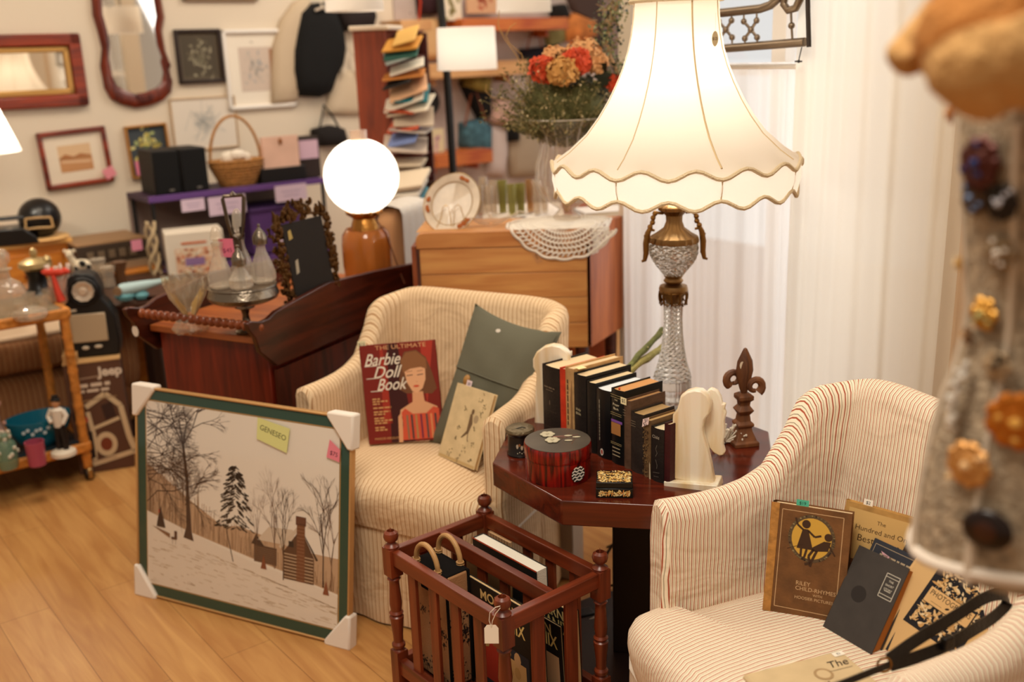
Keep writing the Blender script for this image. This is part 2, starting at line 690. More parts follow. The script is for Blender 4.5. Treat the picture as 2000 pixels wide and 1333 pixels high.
def tub_chair(name, label, loc, rz, fab, pipe):
    root = thing(name, label, 'armchair', loc, rz)
    th = 0.062
    pts = []
    HT = [(0, .661), (.10, .661), (.15, .664), (.20, .675), (.25, .697), (.275, .722), (.295, .755), (.315, .795), (.335, .828), (.36, .848), (9, .848)]

    def hh(y):
        for (a_, b_), (c_, d_) in zip(HT, HT[1:]):
            if a_ <= y <= c_:
                return b_ + (d_ - b_) * (y - a_) / (c_ - a_)
        return .848
    NA = 14
    for i in range(NA):
        y = 0.25 * i / NA
        pts.append((-0.30 + .012 * i / NA, y, hh(y), 0.0))
    NB = 56
    for i in range(NB + 1):
        q = i / NB
        ph = math.pi * (1 - q)
        c, s = math.cos(ph), math.sin(ph)
        x = 0.288 * math.copysign(abs(c) ** 0.24, c)
        y = 0.25 + 0.18 * abs(s) ** 0.42
        qq = min(q, 1 - q)
        pts.append((x, y, hh(y) + 0.022 * math.sin(math.pi * q) ** 2, smooth(qq, 0.05, 0.22)))
    pts += [(-p[0], p[1], p[2], 0.0) for p in reversed(pts[:NA])]
    n = len(pts)
    L = [0]
    for i in range(1, n):
        L.append(L[-1] + math.hypot(pts[i][0] - pts[i - 1][0], pts[i][1] - pts[i - 1][1]))
    nrm = []
    for i in range(n):
        a, b = pts[max(i - 1, 0)], pts[min(i + 1, n - 1)]
        dx, dy = b[0] - a[0], b[1] - a[1]
        l = math.hypot(dx, dy)
        nrm.append((dy / l, -dx / l))     # towards the inside (path runs left, back, right)
    rnd = random.Random(hash(name) % 99 if False else len(name))

    def section(i):
        x, y, h, w = pts[i]
        nx, ny = nrm[i]
        if i in (0, n - 1):
            pass
        out = []
        for d, z in ((-.5, .31), (-.5, .45 + .25 * (h - .45)), (-.5, .45 + .6 * (h - .45)), (-.52, h - .03), (-.42, h - .01), (-.2, h - .001), (0.0, h + .003), (.2, h), (.42, h - .012), (.52, h - .035), (.5, .45 + .6 * (h - .45)), (.5, .45 + .25 * (h - .45)), (.5, .39)):
            wr = 0.0022 * math.sin(L[i] * 31 + z * 9) * math.sin(z * 22 + L[i] * 5)
            out.append((x + nx * (d * th + wr), y + ny * (d * th + wr) + w * 0.10 * (z - 0.45), z, d * th))
        return out
    m = M()
    secs = [section(i) for i in range(n)]
    K = len(secs[0])
    vs, uv, fs = [], [], []
    for i in range(n):
        acc = 0
        for k, (x, y, z, d) in enumerate(secs[i]):
            vs.append((x, y, z))
            uv.append((L[i], z))
    for i in range(n - 1):
        for k in range(K - 1):
            fs.append((i * K + k, i * K + k + 1, (i + 1) * K + k + 1, (i + 1) * K + k))
    m.add(vs, fs, 0, uv)
    for i in (0, n - 1):
        vv = [s[:3] for s in secs[i]]
        sg = -1
        ring2 = [(x, y - 0.014 if 3 > k or k > 9 else y - 0.010, z) for k, (x, y, z) in enumerate(vv)]
        cx = sum(v[0] for v in vv) / K
        ring2 = [(cx + (x - cx) * 0.72, y, z - (0.010 if z > 0.6 else 0)) for x, y, z in ring2]
        uvs = [(x * 1.0, z) for x, y, z in vv + ring2]
        m.add(vv + ring2, [(k, k + 1, K + k + 1, K + k) for k in range(K - 1)], 0, uvs)
        m.add(ring2, [tuple(range(K))], 0, [(x, z) for x, y, z in ring2])
    obj('arm_and_back_shell', m, fab, root, smooth=60)
    # seat
    ol = []
    for i in range(9):
        ol.append((0.272, 0.40 - 0.40 * i / 8))
    for i in range(25):
        a = math.pi * i / 24
        c, s = math.cos(a), math.sin(a)
        ol.append((0.312 * math.copysign(abs(c) ** 0.42, c), 0.0 - 0.115 * abs(s) ** 0.5))
    for i in range(9):
        ol.append((-0.272, 0.40 * i / 8))
    cx, cy = 0, 0.1
    rings = [(0.0, .458), (.3, .457), (.6, .452), (.82, .443), (.91, .434), (.965, .418), (.995, .396), (1.0, .372), (.985, .345), (.955, .312)]
    vs, uv, fs = [], [], []
    no = len(ol)
    for s, z in rings:
        for x, y in ol:
            vs.append((cx + (x - cx) * s, cy + (y - cy) * s, z))
            uv.append((cx + (x - cx) * min(s + (.05 if z < .44 and s > .9 else 0), 1), cy + (y - cy) * s - (0.47 - z)))
    for r_ in range(len(rings) - 1):
        for k in range(no):
            k2 = (k + 1) % no
            fs.append((r_ * no + k, r_ * no + k2, (r_ + 1) * no + k2, (r_ + 1) * no + k))
    m = M().add(vs, fs, 0, uv)
    obj('seat', m, fab, root, smooth=60)
    # skirt
    foot = [(pts[i][0] - nrm[i][0] * th * 0.52, pts[i][1] - nrm[i][1] * th * 0.52) for i in range(n)]
    front = []
    for i in range(1, 24):
        a = math.pi * i / 24
        c, s = math.cos(a), math.sin(a)
        front.append((0.325 * math.copysign(abs(c) ** 0.42, c), -0.005 - 0.092 * abs(s) ** 0.5))
    foot = foot + front
    P, d = [], 0
    for i in range(len(foot)):
        x, y = foot[i]
        x2, y2 = foot[(i + 1) % len(foot)]
        l = math.hypot(x2 - x, y2 - y)
        k = max(1, int(l / 0.012))
        for j in range(k):
            P.append((x + (x2 - x) * j / k, y + (y2 - y) * j / k, d + l * j / k))
        d += l
    vs, uv, fs = [], [], []
    NP = len(P)
    for zi, z in enumerate((0.312, 0.28, 0.19, 0.09, 0.008)):
        for i, (x, y, l) in enumerate(P):
            a = P[i - 1]
            b = P[(i + 1) % NP]
            dx, dy = b[0] - a[0], b[1] - a[1]
            q = math.hypot(dx, dy) or 1
            nx, ny = -dy / q, dx / q
            dr = (0.312 - z)
            w = 0.006 * dr / 0.3 * math.sin(l * 38) + 0.02 * dr
            if (l % 0.42) < 0.014:
                w -= 0.012 * min(1, dr * 6)
            vs.append((x + nx * w, y + ny * w, z))
            uv.append((l, z))
    for zi in range(4):
        for i in range(NP - 1):
            fs.append((zi * NP + i, zi * NP + i + 1, (zi + 1) * NP + i + 1, (zi + 1) * NP + i))
    m = M().add(vs, fs, 0, uv)
    obj('skirt', m, fab, root, smooth=60)
    m = M().tube([(x, y, 0.312) for x, y, l in P[::3]], 0.0042, 6, closed=True)
    obj('piping', m, pipe, root)
    return root


def seat_point(px, py, z=0.452):
    return onz(px, py, z)


PIPEN = mat('#e6d8c6', 0.9, name='piping_cord')
NC = (0.4155, 1.5795, 0)
NR = R(-68)
near = tub_chair('slipcovered_armchair', 'red and cream striped slipcovered armchair in the right foreground, holding old books and a strap', NC, NR, NEARSTR, PIPEN)
near.scale = (1.115, 1.0, 1.0)
FC = (-0.330, 2.647, 0)
FRZ = R(-29)
far = tub_chair('slipcovered_armchair', 'tan striped slipcovered armchair between dark cabinet and octagonal table, holding green pillow', FC, FRZ, FARSTR, PIPEN)
far.scale = (1.04, 1.04, .952)

# ------------------------------------------------------------ octagonal table
TZ = 0.58
TC = Vector((0.296, 2.385, 0))
TR = R(-11)
t = thing('octagonal_table', 'dark red mahogany octagonal side table on a pedestal, between the two armchairs', 'table', TC, TR)
ap = 0.334
ro = ap / math.cos(R(22.5))
oct_ = [(ro * math.cos(R(22.5 + 45 * k)), ro * math.sin(R(22.5 + 45 * k))) for k in range(8)]
m = M().prism(oct_, TZ - 0.06, TZ, plane='xy')
obj('tabletop', m, wood('#3e1309', '#5e2110', 'x', rough=0.18, name='polished_mahogany'), t, bevel=0.003)
m = M().box((0.02, 0.0, 0.28), (0.14, 0.14, 0.49))
obj('pedestal', m, mat('#1c0e0a', 0.4, name='black_brown_lacquer'), t, bevel=0.003)
m = M().prism([(x * 0.72, y * 0.72) for x, y in oct_], 0.0, 0.035, plane='xy')
obj('base_plate', m, mat('#1c0e0a', 0.4, name='black_brown_lacquer'), t, bevel=0.003)


# ------------------------------------------------------------ flat artwork helper
class Art(M):
    def __init__(self, z=0.0):
        super().__init__()
        self.mats = []
        self.z = z
        self.e = 0.00012

    def c(self, col):
        mm = col if not isinstance(col, str) else mat(col, 0.75, name='printed_ink')
        if mm not in self.mats:
            self.mats.append(mm)
        return self.mats.index(mm)

    def up(self, k=1):
        self.z += self.e * k
        return self

    def poly(self, pts, col):
        self.add([(x, y, self.z) for x, y in pts], [tuple(range(len(pts)))], self.c(col))
        return self

    def rect(self, x0, y0, x1, y1, col):
        return self.poly([(x0, y0), (x1, y0), (x1, y1), (x0, y1)], col)

    def ell(self, cx, cy, rx, ry, col, n=20, rot=0):
        c, s = math.cos(rot), math.sin(rot)
        return self.poly([(cx + rx * math.cos(2 * math.pi * k / n) * c - ry * math.sin(2 * math.pi * k / n) * s,
                           cy + rx * math.cos(2 * math.pi * k / n) * s + ry * math.sin(2 * math.pi * k / n) * c) for k in range(n)], col)

    def line(self, pts, w, col, w1=None):
        n = len(pts)
        for i in range(n - 1):
            (x0, y0), (x1, y1) = pts[i], pts[i + 1]
            dx, dy = x1 - x0, y1 - y0
            l = math.hypot(dx, dy) or 1e-9
            nx, ny = -dy / l / 2, dx / l / 2
            wa = w if w1 is None else w + (w1 - w) * i / (n - 1)
            wb = w if w1 is None else w + (w1 - w) * (i + 1) / (n - 1)
            self.poly([(x0 - nx * wa, y0 - ny * wa), (x1 - nx * wb, y1 - ny * wb), (x1 + nx * wb, y1 + ny * wb), (x0 + nx * wa, y0 + ny * wa)], col)
        return self

    def frame(self, x0, y0, x1, y1, w, col):
        return self.line([(x0, y0), (x1, y0), (x1, y1), (x0, y1), (x0, y0)], w, col)

    def t(self, s, size, x, y, col, **k):
        self.text(s, size, x, y, self.z, self.c(col), **k)
        return self

    def scr(self, x, y, w, h, col, vert=False):
        """a line of print too small to read: broken dashes"""
        r = random.Random(int(abs(x * 7919 + y * 104729) * 1000))
        p = 0
        while p < w:
            l = min(h * r.uniform(1.2, 4.0), w - p)
            if vert:
                self.rect(x - h / 2, y - p - l, x + h / 2, y - p, col)
            else:
                self.rect(x + p, y - h / 2, x + p + l, y + h / 2, col)
            p += l + h * .7
        return self

    def make(self, name, parent, **k):
        return obj(name, self, self.mats, parent, smooth=0, fixn=False, **k)


def leafy(a, x0, y0, x1, y1, cols, n, s, rnd):
    """scattered leaf and petal shapes inside a rectangle"""
    for i in range(n):
        x, y = rnd.uniform(x0 + s, x1 - s), rnd.uniform(y0 + s, y1 - s)
        th = rnd.uniform(0, math.pi * 2)
        l, w = s * rnd.uniform(0.7, 1.3), s * rnd.uniform(0.25, 0.45)
        c, sn = math.cos(th), math.sin(th)
        pts = [(-l, 0), (-l * .3, w), (l * .4, w * .8), (l, 0), (l * .3, -w), (-l * .4, -w * .8)]
        pts = [(x + p * c - q * sn, y + p * sn + q * c) for p, q in pts]
        pts = [(min(max(p, x0), x1), min(max(q, y0), y1)) for p, q in pts]
        a.poly(pts, rnd.choice(cols))
        if i % 12 == 0:
            a.up(0.2)


def price(parent, txt, x, y, w=0.022, h=0.018, col='#efe4c4', ink='#20182a', z=0.001, rot=0.0, name='price_label'):
    a = Art(z)
    c, s = math.cos(rot), math.sin(rot)
    P = lambda u, v: (x + u * c - v * s, y + u * s + v * c)
    a.poly([P(-w / 2, -h / 2), P(w / 2, -h / 2), P(w / 2, h / 2), P(-w / 2, h / 2)], col)
    a.up(2)
    if txt:
        a.t(txt, h * 0.62, x, y, ink, rot=rot)
    o = a.make(name, parent)
    o['label'] = 'small paper price label'
    return o
    return o


def book(name, label, mat4, w, h, th, cover, page='#e2c9a0', group=None, art=None, spine_col=None, cat='book', inset=0.003):
    """lying in local x (spine at x=0), y up, front cover at z=0, thickness towards -z"""
    root = thing(name, label, cat, mat4=mat4, group=group)
    m = M()
    m.box((w / 2, h / 2, -0.0012), (w, h, 0.0024))
    m.box((w / 2, h / 2, -th + 0.0012), (w, h, 0.0024))
    m.grid(lambda u, v: (-0.004 * math.sin(math.pi * u), h * v, -th * u), 6, 1)
    m.grid(lambda u, v: (0.002, h * (1 - v), -th * u), 1, 1)
    obj('cover', m, cover if not isinstance(cover, str) else mat(cover, 0.62, bump=0.06, bscale=300, var=0.15, vscale=20, name='book_cloth'), root, bevel=0.0006)
    m = M().box(((w - inset) / 2 + 0.0005, h / 2, -th / 2), (w - inset - 0.001, h - 2 * inset, th - 0.005))
    obj('page_block', m, mat(page, 0.9, bump=0.15, bscale=700, name='page_edges'), root)
    if art:
        a = Art(0.0003)
        art(a, w, h)
        a.make('cover_design', root)
    return root


# ------------------------------------------------------------ books leaning in the near chair
def art_riley(a, w, h):
    g = '#c9a276'
    br = '#3e2613'
    a.frame(w * .12, h * .06, w * .90, h * .95, 0.0012, g)
    a.ell(w * .52, h * .72, w * .30, h * .215, '#55422c', 28)
    a.up()
    a.ell(w * .52, h * .72, w * .255, h * .185, '#c79a3c', 28)
    rnd = random.Random(3)
    a.up()
    for i in range(70):
        th = rnd.uniform(0, 6.28)
        a.ell(w * (.52 + .285 * math.cos(th)), h * (.72 + .205 * math.sin(th)), .0022, .0016, rnd.choice(['#8e7a52', '#2f2013', '#6b5a3c']), 6)
    a.up()
    # standing child in a pinafore reaching up
    a.poly([(w * .40, h * .80), (w * .47, h * .80), (w * .55, h * .62), (w * .34, h * .62)], br)
    a.ell(w * .44, h * .845, w * .055, h * .038, br)
    a.line([(w * .41, h * .79), (w * .33, h * .83), (w * .30, h * .89)], .004, br)
    a.line([(w * .47, h * .79), (w * .56, h * .74), (w * .64, h * .76)], .004, br)
    a.line([(w * .40, h * .62), (w * .40, h * .55)], .0045, br)
    a.line([(w * .47, h * .62), (w * .45, h * .55), (w * .43, h * .53)], .0045, br)
    # seated child
    a.ell(w * .73, h * .755, w * .05, h * .036, br)
    a.poly([(w * .68, h * .715), (w * .77, h * .715), (w * .74, h * .63), (w * .55, h * .61), (w * .54, h * .645)], br)
    a.line([(w * .56, h * .63), (w * .50, h * .56), (w * .53, h * .50), (w * .46, h * .485)], .005, br)
    a.line([(w * .60, h * .62), (w * .55, h * .53), (w * .53, h * .47)], .005, br)
    a.line([(w * .75, h * .68), (w * .83, h * .60)], .003, br)
    a.line([(w * .22, h * .60), (w * .42, h * .66)], .001, br)
    a.t('RILEY', .0115, w * .37, h * .305, g, align='LEFT')
    a.t('CHILD-RHYMES', .0112, w * .37, h * .258, g, align='LEFT')
    a.t('WITH', .007, w * .66, h * .215, g)
    a.t('HOOSIER PICTURES', .0084, w * .37, h * .175, g, align='LEFT')


def lean_frame(bl, br, tl):
    return frame_from(bl, br, tl)


bl = seat_point(1493, 1192)
br_ = seat_point(1622, 1218)
tl = atY(1520, 982, bl.y + 0.045)
mt, w, h = frame_from(bl, br_, tl)
w, h = 0.150, h
bk = book('antique_book', 'worn brown cloth book with two children on its cover, leaning against near chair arm', mt, w, h, 0.03, mat('#6b4522', 0.7, bump=0.1, bscale=200, var=0.3, vscale=25, name='brown_book_cloth'), art=art_riley)
m = M().box((0.004, h / 2, 0.0009), (0.016, h, 0.001))
obj('spine_edge', m, mat('#a87436', 0.7, var=0.3, vscale=60, bump=0.3, name='worn_spine'), bk)
price(bk, '$19', w * .36, h + .004, .024, .014, '#4fae8e', '#102018', z=-.008)


def art_song(a, w, h):
    k = '#4a3018'
    a.rect(w * .05, h * .04, w * .95, h * .95, '#cfa868')
    a.up()
    a.t('The', .011, w * .56, h * .87, k)
    a.t('Hundred and One', .0145, w * .60, h * .79, k)
    a.t('Best Songs', .019, w * .56, h * .70, k)
    a.rect(w * .2, h * .15, w * .8, h * .5, '#7a4a26')
    a.up()
    a.ell(w * .5, h * .33, w * .2, h * .12, '#4b2c18')


bl = atY(1616, 1185, 1.835)
tl = atY(1636, 972, 1.875)
tr = atY(1765, 1008, 1.80)
mt, w, h = frame_from(bl, bl + (tr - tl), tl)
sb = book('song_book', 'tan song book behind the brown book, with torn page edges and price label', mt, w, h, 0.014, mat('#b58a4c', 0.8, var=0.25, vscale=30, name='tan_paper'), art=art_song)
price(sb, '$2', w * .30, h + .004, .018, .014, '#f0e8d8', z=-.006)
a = Art(.0009)
a.rect(w * .62, h * .56, w * .86, h * .66, '#e88a64')
a.make('orange_sticker', sb)


def art_short(a, w, h):
    g = '#c8c0b0'
    x0, x1, y0, y1 = w * .68, w * .93, h * .60, h * .86
    a.frame(x0, y0, x1, y1, .0012, g)
    a.line([(x0, y1 - .006), (x1, y1 - .006)], .001, g)
    a.line([(x0, y0 + .006), (x1, y0 + .006)], .001, g)
    a.t('THE', .0058, (x0 + x1) / 2, y1 - .013, g)
    a.t('SHORT', .0058, (x0 + x1) / 2, y1 - .021, g)
    a.t('STORY', .0058, (x0 + x1) / 2, y1 - .029, g)
    a.line([((x0 + x1) / 2 - .007, y0 + .014), ((x0 + x1) / 2 + .007, y0 + .014)], .001, g)
    a.ell(w * .36, h * .52, w * .14, h * .09, '#231d1a')


SX = Vector((0, 0, 0))
bl = seat_point(1605, 1228)
br_ = seat_point(1700, 1283)
tl = atY(1706, 1078, bl.y + 0.02)
mt, w, h = frame_from(bl, br_, tl)
sh = book('short_story_book', 'charcoal cloth book with small ruled title box, frontmost of the near chair books', mt, w, h, 0.027, mat('#38322e', 0.7, var=0.12, vscale=30, name='charcoal_cloth'), page='#a8692c', art=art_short)


def art_dick(a, w, h):
    g = '#a89478'
    a.frame(w * .06, h * .05, w * .94, h * .95, .001, g)
    a.scr(w * .2, h * .865, w * .6, .004, g)
    a.poly([(w * .2, h * .90), (w * .4, h * .875), (w * .52, h * .83), (w * .4, h * .845), (w * .25, h * .87)], '#c99aa4')


mt2 = mt @ Matrix.Translation((0.004, 0.022, -0.031))
book('blue_cloth_book', 'dark blue cloth book with gold ruled border, just behind the charcoal book', mt2, w * 1.02, h * 1.02, 0.034, mat('#272a33', 0.7, var=0.1, vscale=30, name='navy_cloth'), page='#9a5a24', art=art_dick)

# tall photograph album, patterned book and dark folder further back
bl = seat_point(1676, 1262)
tl = atY(1805, 1011, 1.735)
tr = atY(2005, 1140, 1.63)
mt, w, h = frame_from(tl + (bl - tl), tl + (bl - tl) + (tr - tl), tl)


def art_album(a, w, h):
    x0, x1, y0, y1 = w * .185, w * .72, h * .33, h * .83
    a.rect(x0, y0, x1, y1, '#1c1a20')
    a.up()
    rnd = random.Random(5)
    leafy(a, x0 + .003, y0 + .003, x1 - .003, y1 - .003, ['#dcb983', '#e6cfa6', '#c99c60', '#1c1a20'], 460, .0062, rnd)
    leafy(a, x0 + .003, y0 + .003, x1 - .003, y1 - .003, ['#1c1a20', '#dcb983'], 90, .004, rnd)
    a.up(3)
    a.rect(x0 + .006, h * .52, x1 - .012, h * .64, '#1c1a20')
    a.up()
    a.rect(x0 + .008, h * .524, x1 - .014, h * .636, '#dbb37a')
    a.up()
    a.t('PHOTOGRAPHS', .0145, (x0 + x1) / 2 - .003, h * .60, '#2a1a12', sx=.75)
    a.line([(x0 + .02, h * .545), ((x0 + x1) / 2 - .012, h * .545)], .0006, '#2a1a12')
    a.line([((x0 + x1) / 2 + .006, h * .545), (x1 - .026, h * .545)], .0006, '#2a1a12')
    a.ell((x0 + x1) / 2 - .003, h * .558, .004, .002, '#2a1a12', 8, .6)


al = book('photograph_album', 'large tan photograph album with leafy black and cream panel, propped in the near chair', mt, w, h, 0.02, mat('#d8b27a', 0.7, name='tan_board'), art=art_album)
price(al, '$5', w * .90, h * .88, .016, .014, '#e8c9c0', '#a02838')
tl = atY(1766, 985, 1.80)
tr = atY(1830, 1018, 1.77)
bl = onplane(1712, 1180, (tl.x, tl.y - .03), 0)
bl = atY(1712, 1180, 1.75)
x_ = (tr - tl).normalized() * 0.15
mt, w, h = frame_from(bl, bl + x_, tl)
book('dark_portfolio', 'dark brown hard folder standing between the song book and the tan album', mt, w, h, 0.012, mat('#33261f', 0.6, name='dark_board'))


p0_ = seat_point(1480, 1330)
p1_ = seat_point(1700, 1270)
tp = onz(1470, 1312, 0.487)
bl = onz(1470, 1345, 0.481)
ax = (onz(1640, 1272, .481) - onz(1455, 1318, .481)).normalized()
up_ = Vector((-ax.y, ax.x, 0)) * 1
mt, w, h = frame_from(onz(1455, 1318, .489) - up_ * 0.15, onz(1455, 1318, .489) - up_ * 0.15 + ax * 0.2, onz(1455, 1318, .489))
tb = book('cream_paper_book', 'cream soft covered book lying flat on the near seat at the picture edge', mt, 0.195, 0.15, 0.012, mat('#cdb58c', 0.8, var=0.08, vscale=20, name='cream_paper_cover'))
a = Art(.0008)
a.t('The', .026, .165, .118, '#3a2c20', shear=.3)
a.line([(.13, .102), (.185, .102)], .0008, '#3a2c20')
a.ell(.125, .10, .017, .017, '#a88a62', 22)
a.up()
a.ell(.125, .10, .012, .012, '#cdb58c', 22)
for i in range(3):
    a.scr(.082, .078 - .011 * i, .04 + .006 * i, .003, '#7a6245')
a.make('cover_design', tb)
price(tb, '$2', .185, .142, .022, .012, '#f0e8d8')

# ------------------------------------------------------------ strap of a bag lying on the near chair arm
def P3(px, py, Y):
    return atY(px, py, Y)


LEATHER = mat('#0e0b0a', 0.35, bump=0.1, bscale=120, name='black_leather')
r_ = thing('leather_strap', 'black leather bag strap with brass ring looping over the near chair', 'strap', P3(1735, 1300, 1.36))
o0 = r_.location.copy()


def ribbon(m, pts, w, side, th=0.003):
    pts = [Vector(p) for p in pts]
    # smooth
    for _ in range(3):
        q = [pts[0]]
        for i in range(len(pts) - 1):
            q += [pts[i] * .75 + pts[i + 1] * .25, pts[i] * .25 + pts[i + 1] * .75]
        q.append(pts[-1])
        pts = q
    vs, fs = [], []
    for i, p in enumerate(pts):
        t_ = (pts[min(i + 1, len(pts) - 1)] - pts[max(i - 1, 0)]).normalized()
        s_ = Vector(side)
        s_ = (s_ - t_ * s_.dot(t_)).normalized()
        n_ = t_.cross(s_)
        for a_, b_ in ((-1, -1), (1, -1), (1, 1), (-1, 1)):
            vs.append(tuple(p + s_ * (a_ * w / 2) + n_ * (b_ * th / 2)))
    for i in range(len(pts) - 1):
        for k in range(4):
            fs.append((i * 4 + k, i * 4 + (k + 1) % 4, (i + 1) * 4 + (k + 1) % 4, (i + 1) * 4 + k))
    fs += [(0, 1, 2, 3), tuple(reversed(range(len(vs) - 4, len(vs))))]
    m.add(vs, fs)


loop = [P3(1735, 1290, 1.38), P3(1790, 1250, 1.42), P3(1870, 1202, 1.48), P3(1925, 1165, 1.52), P3(1965, 1160, 1.55), P3(1970, 1180, 1.56), P3(1940, 1208, 1.53), P3(1895, 1235, 1.48), P3(1850, 1262, 1.44), P3(1790, 1285, 1.41), P3(1740, 1300, 1.38)]
m = M()
ribbon(m, [p - o0 for p in loop], 0.019, (0.0, 0.5, 0.9))
obj('loop', m, LEATHER, r_)
m = M()
ribbon(m, [p - o0 for p in (P3(1740, 1298, 1.38), P3(1690, 1318, 1.34), P3(1640, 1338, 1.31), P3(1560, 1365, 1.28))], 0.010, (0.0, 0.3, 0.9))
obj('tail', m, LEATHER, r_)
m = M().tube([(P3(1728, 1301, 1.375) - o0) + Vector((0.011 * math.cos(a * .524), 0.002, 0.013 * math.sin(a * .524))) for a in range(12)], 0.0018, 6, closed=True)
obj('ring', m, mat('#9a7440', 0.3, 1.0, name='brass_ring'), r_)
m = M()
m.box((P3(1850, 1256, 1.435) - o0), (0.022, 0.012, 0.022), rz=.5)
obj('keeper_loop', m, LEATHER, r_, bevel=.002)
# ------------------------------------------------------------ things on the octagonal table
def pxpoly(pts, p0, ang):
    return [onplane(x, y, p0, ang) for x, y in pts]


# row of upright books: spines on the line from ROW0 with heading ROWA
_a = onz(1290, 941, TZ + .002)
ROWA = math.atan2(-0.81, 0.585)
ROW0 = (_a.x, _a.y)
DEPA = ROWA + R(90)


def upright(name, label, x0, x1, ytop, depth, cover, page='#dcc39a', art=None, setb=0.0, group=None, page_top=None, thin=1.0, dropped=0.004):
    """a book standing on the table, spine between two picture columns"""
    s0, z = onplane(x0, ytop, ROW0, ROWA)
    s1, _ = onplane(x1, ytop + 4, ROW0, ROWA)
    h = z - TZ
    th = (s1 - s0)
    dx = Vector((math.cos(ROWA), math.sin(ROWA), 0))
    dd = Vector((math.cos(DEPA), math.sin(DEPA), 0))
    p = Vector((ROW0[0], ROW0[1], TZ)) + dx * s0 + dd * setb
    # local x: depth, y: height, z: towards the back of row -> front cover nearest to camera side
    mt = Matrix(((dd.x, 0, dx.x, p.x + dx.x * th), (dd.y, 0, dx.y, p.y + dx.y * th), (0, 1, 0, p.z), (0, 0, 0, 1)))
    # x x y = (dd) x (z) ; keep right-handed
    root = thing(name, label, 'book', mat4=mt, group=group)
    cov = cover if not isinstance(cover, str) else mat(cover, 0.5, bump=0.12, bscale=160, var=0.25, vscale=30, name='book_cloth')
    m = M()
    m.box((depth / 2, h / 2, -0.0012), (depth, h, 0.0024))
    m.box((depth / 2, h / 2, -th + 0.0012), (depth, h, 0.0024))
    m.grid(lambda u, v: (-0.005 * math.sin(math.pi * u), h * v, -th * u), 8, 1)
    m.grid(lambda u, v: (0.0025 - 0.005 * math.sin(math.pi * u), h * (1 - v), -th * u), 8, 1)
    obj('cover', m, cov, root, bevel=0.0007)
    m = M().box((depth / 2, h / 2 - .001, -th / 2), (depth - 0.006, h - 2 * dropped, th - 0.004))
    obj('page_block', m, mat(page, 0.9, bump=0.2, bscale=500, name='page_edges'), root)
    if art:
        # spine art: local plane x -> along -z(th), y up, placed just off the spine
        a = Art(0.0)
        a.T = Matrix(((0, 0, -1, -0.0058), (0, 1, 0, 0), (1, 0, 0, -th), (0, 0, 0, 1)))
        art(a, th, h)
        a.make('spine_lettering', root)
    return root, th, h


GOLD = '#b39a68'
def sp1(a, w, h):
    a.scr(w * .2, h * .70, w * .6, .004, '#6a5a48')
    a.scr(w * .3, h * .66, w * .4, .0025, '#6a5a48')
    a.ell(w * .5, h * .48, .002, .007, '#6a5a48', 8)
    for y in (.36, .12):
        a.line([(w * .1, h * y), (w * .9, h * y)], .0005, '#5a4a3a')


def sp_torn(a, w, h):
    a.scr(w * .45, h * .85, h * .6, .0045, '#4a3a28', True)
    a.poly([(w * .6, 0), (w * .95, 0), (w * .95, h * .9), (w * .75, h * .6), (w * .82, h * .4)], '#8e6a44')


def sp_bible(a, w, h):
    a.t('Holy', .0095, w * .48, h * .53, '#c8b890')
    a.t('Bible', .0095, w * .48, h * .475, '#c8b890')


def sp_thin(a, w, h):
    a.scr(w * .35, h * .85, h * .6, .003, '#8a8070', True)
    a.up()
    a.ell(w * .50, h * .09, .0058, .009, '#e6ddd0')
    a.up()
    a.ell(w * .50, h * .09, .0038, .006, '#a8483c')


def sp_prayer(a, w, h):
    for y in (.93, .90, .69, .665, .29, .27):
        a.line([(w * .08, h * y), (w * .92, h * y)], .0007, '#c9b27c')
    a.t('THE', .0055, w * .5, h * .865, '#d8c8a0')
    a.t('Prayer', .0085, w * .5, h * .805, '#e0d4b4')
    a.t('Book', .0085, w * .5, h * .75, '#e0d4b4')
    a.rect(w * .12, h * .40, w * .85, h * .56, '#a5703c')
    a.rect(w * .12, h * .565, w * .98, h * .60, '#7a4a98')
    for y in (.22, .17, .12):
        a.line([(w * .2, h * y), (w * .8, h * y)], .0022, '#b8a888')


def sp_ragged(a, w, h):
    for y in (.86, .82, .78):
        a.line([(w * .1, h * y), (w * .5, h * y)], .0012, '#7a6a58')


def sp_marb(a, w, h):
    rnd = random.Random(4)
    leafy(a, 0, 0, w, h, ['#2a1c14', '#8a6c44', '#5a4028'], 120, .0028, rnd)


def sp_child(a, w, h):
    a.t('Child', .0105, w * .5, h * .84, '#b0a594')
    a.line([(w * .60, h * .70), (w * .5, h * .62), (w * .62, h * .55), (w * .5, h * .48)], .0007, '#8a8074')
    a.line([(w * .5, h * .42), (w * .62, h * .32), (w * .58, h * .25)], .0007, '#8a8074')
    a.line([(w * .3, h * .16), (w * .8, h * .19)], .001, '#6a6058')
    a.line([(w * .35, h * .09), (w * .75, h * .11)], .001, '#6a6058')
    a.up()
    a.poly([(0, 0), (w * .12, 0), (w * .06, h * .28), (0, h * .33)], '#c8b89a')


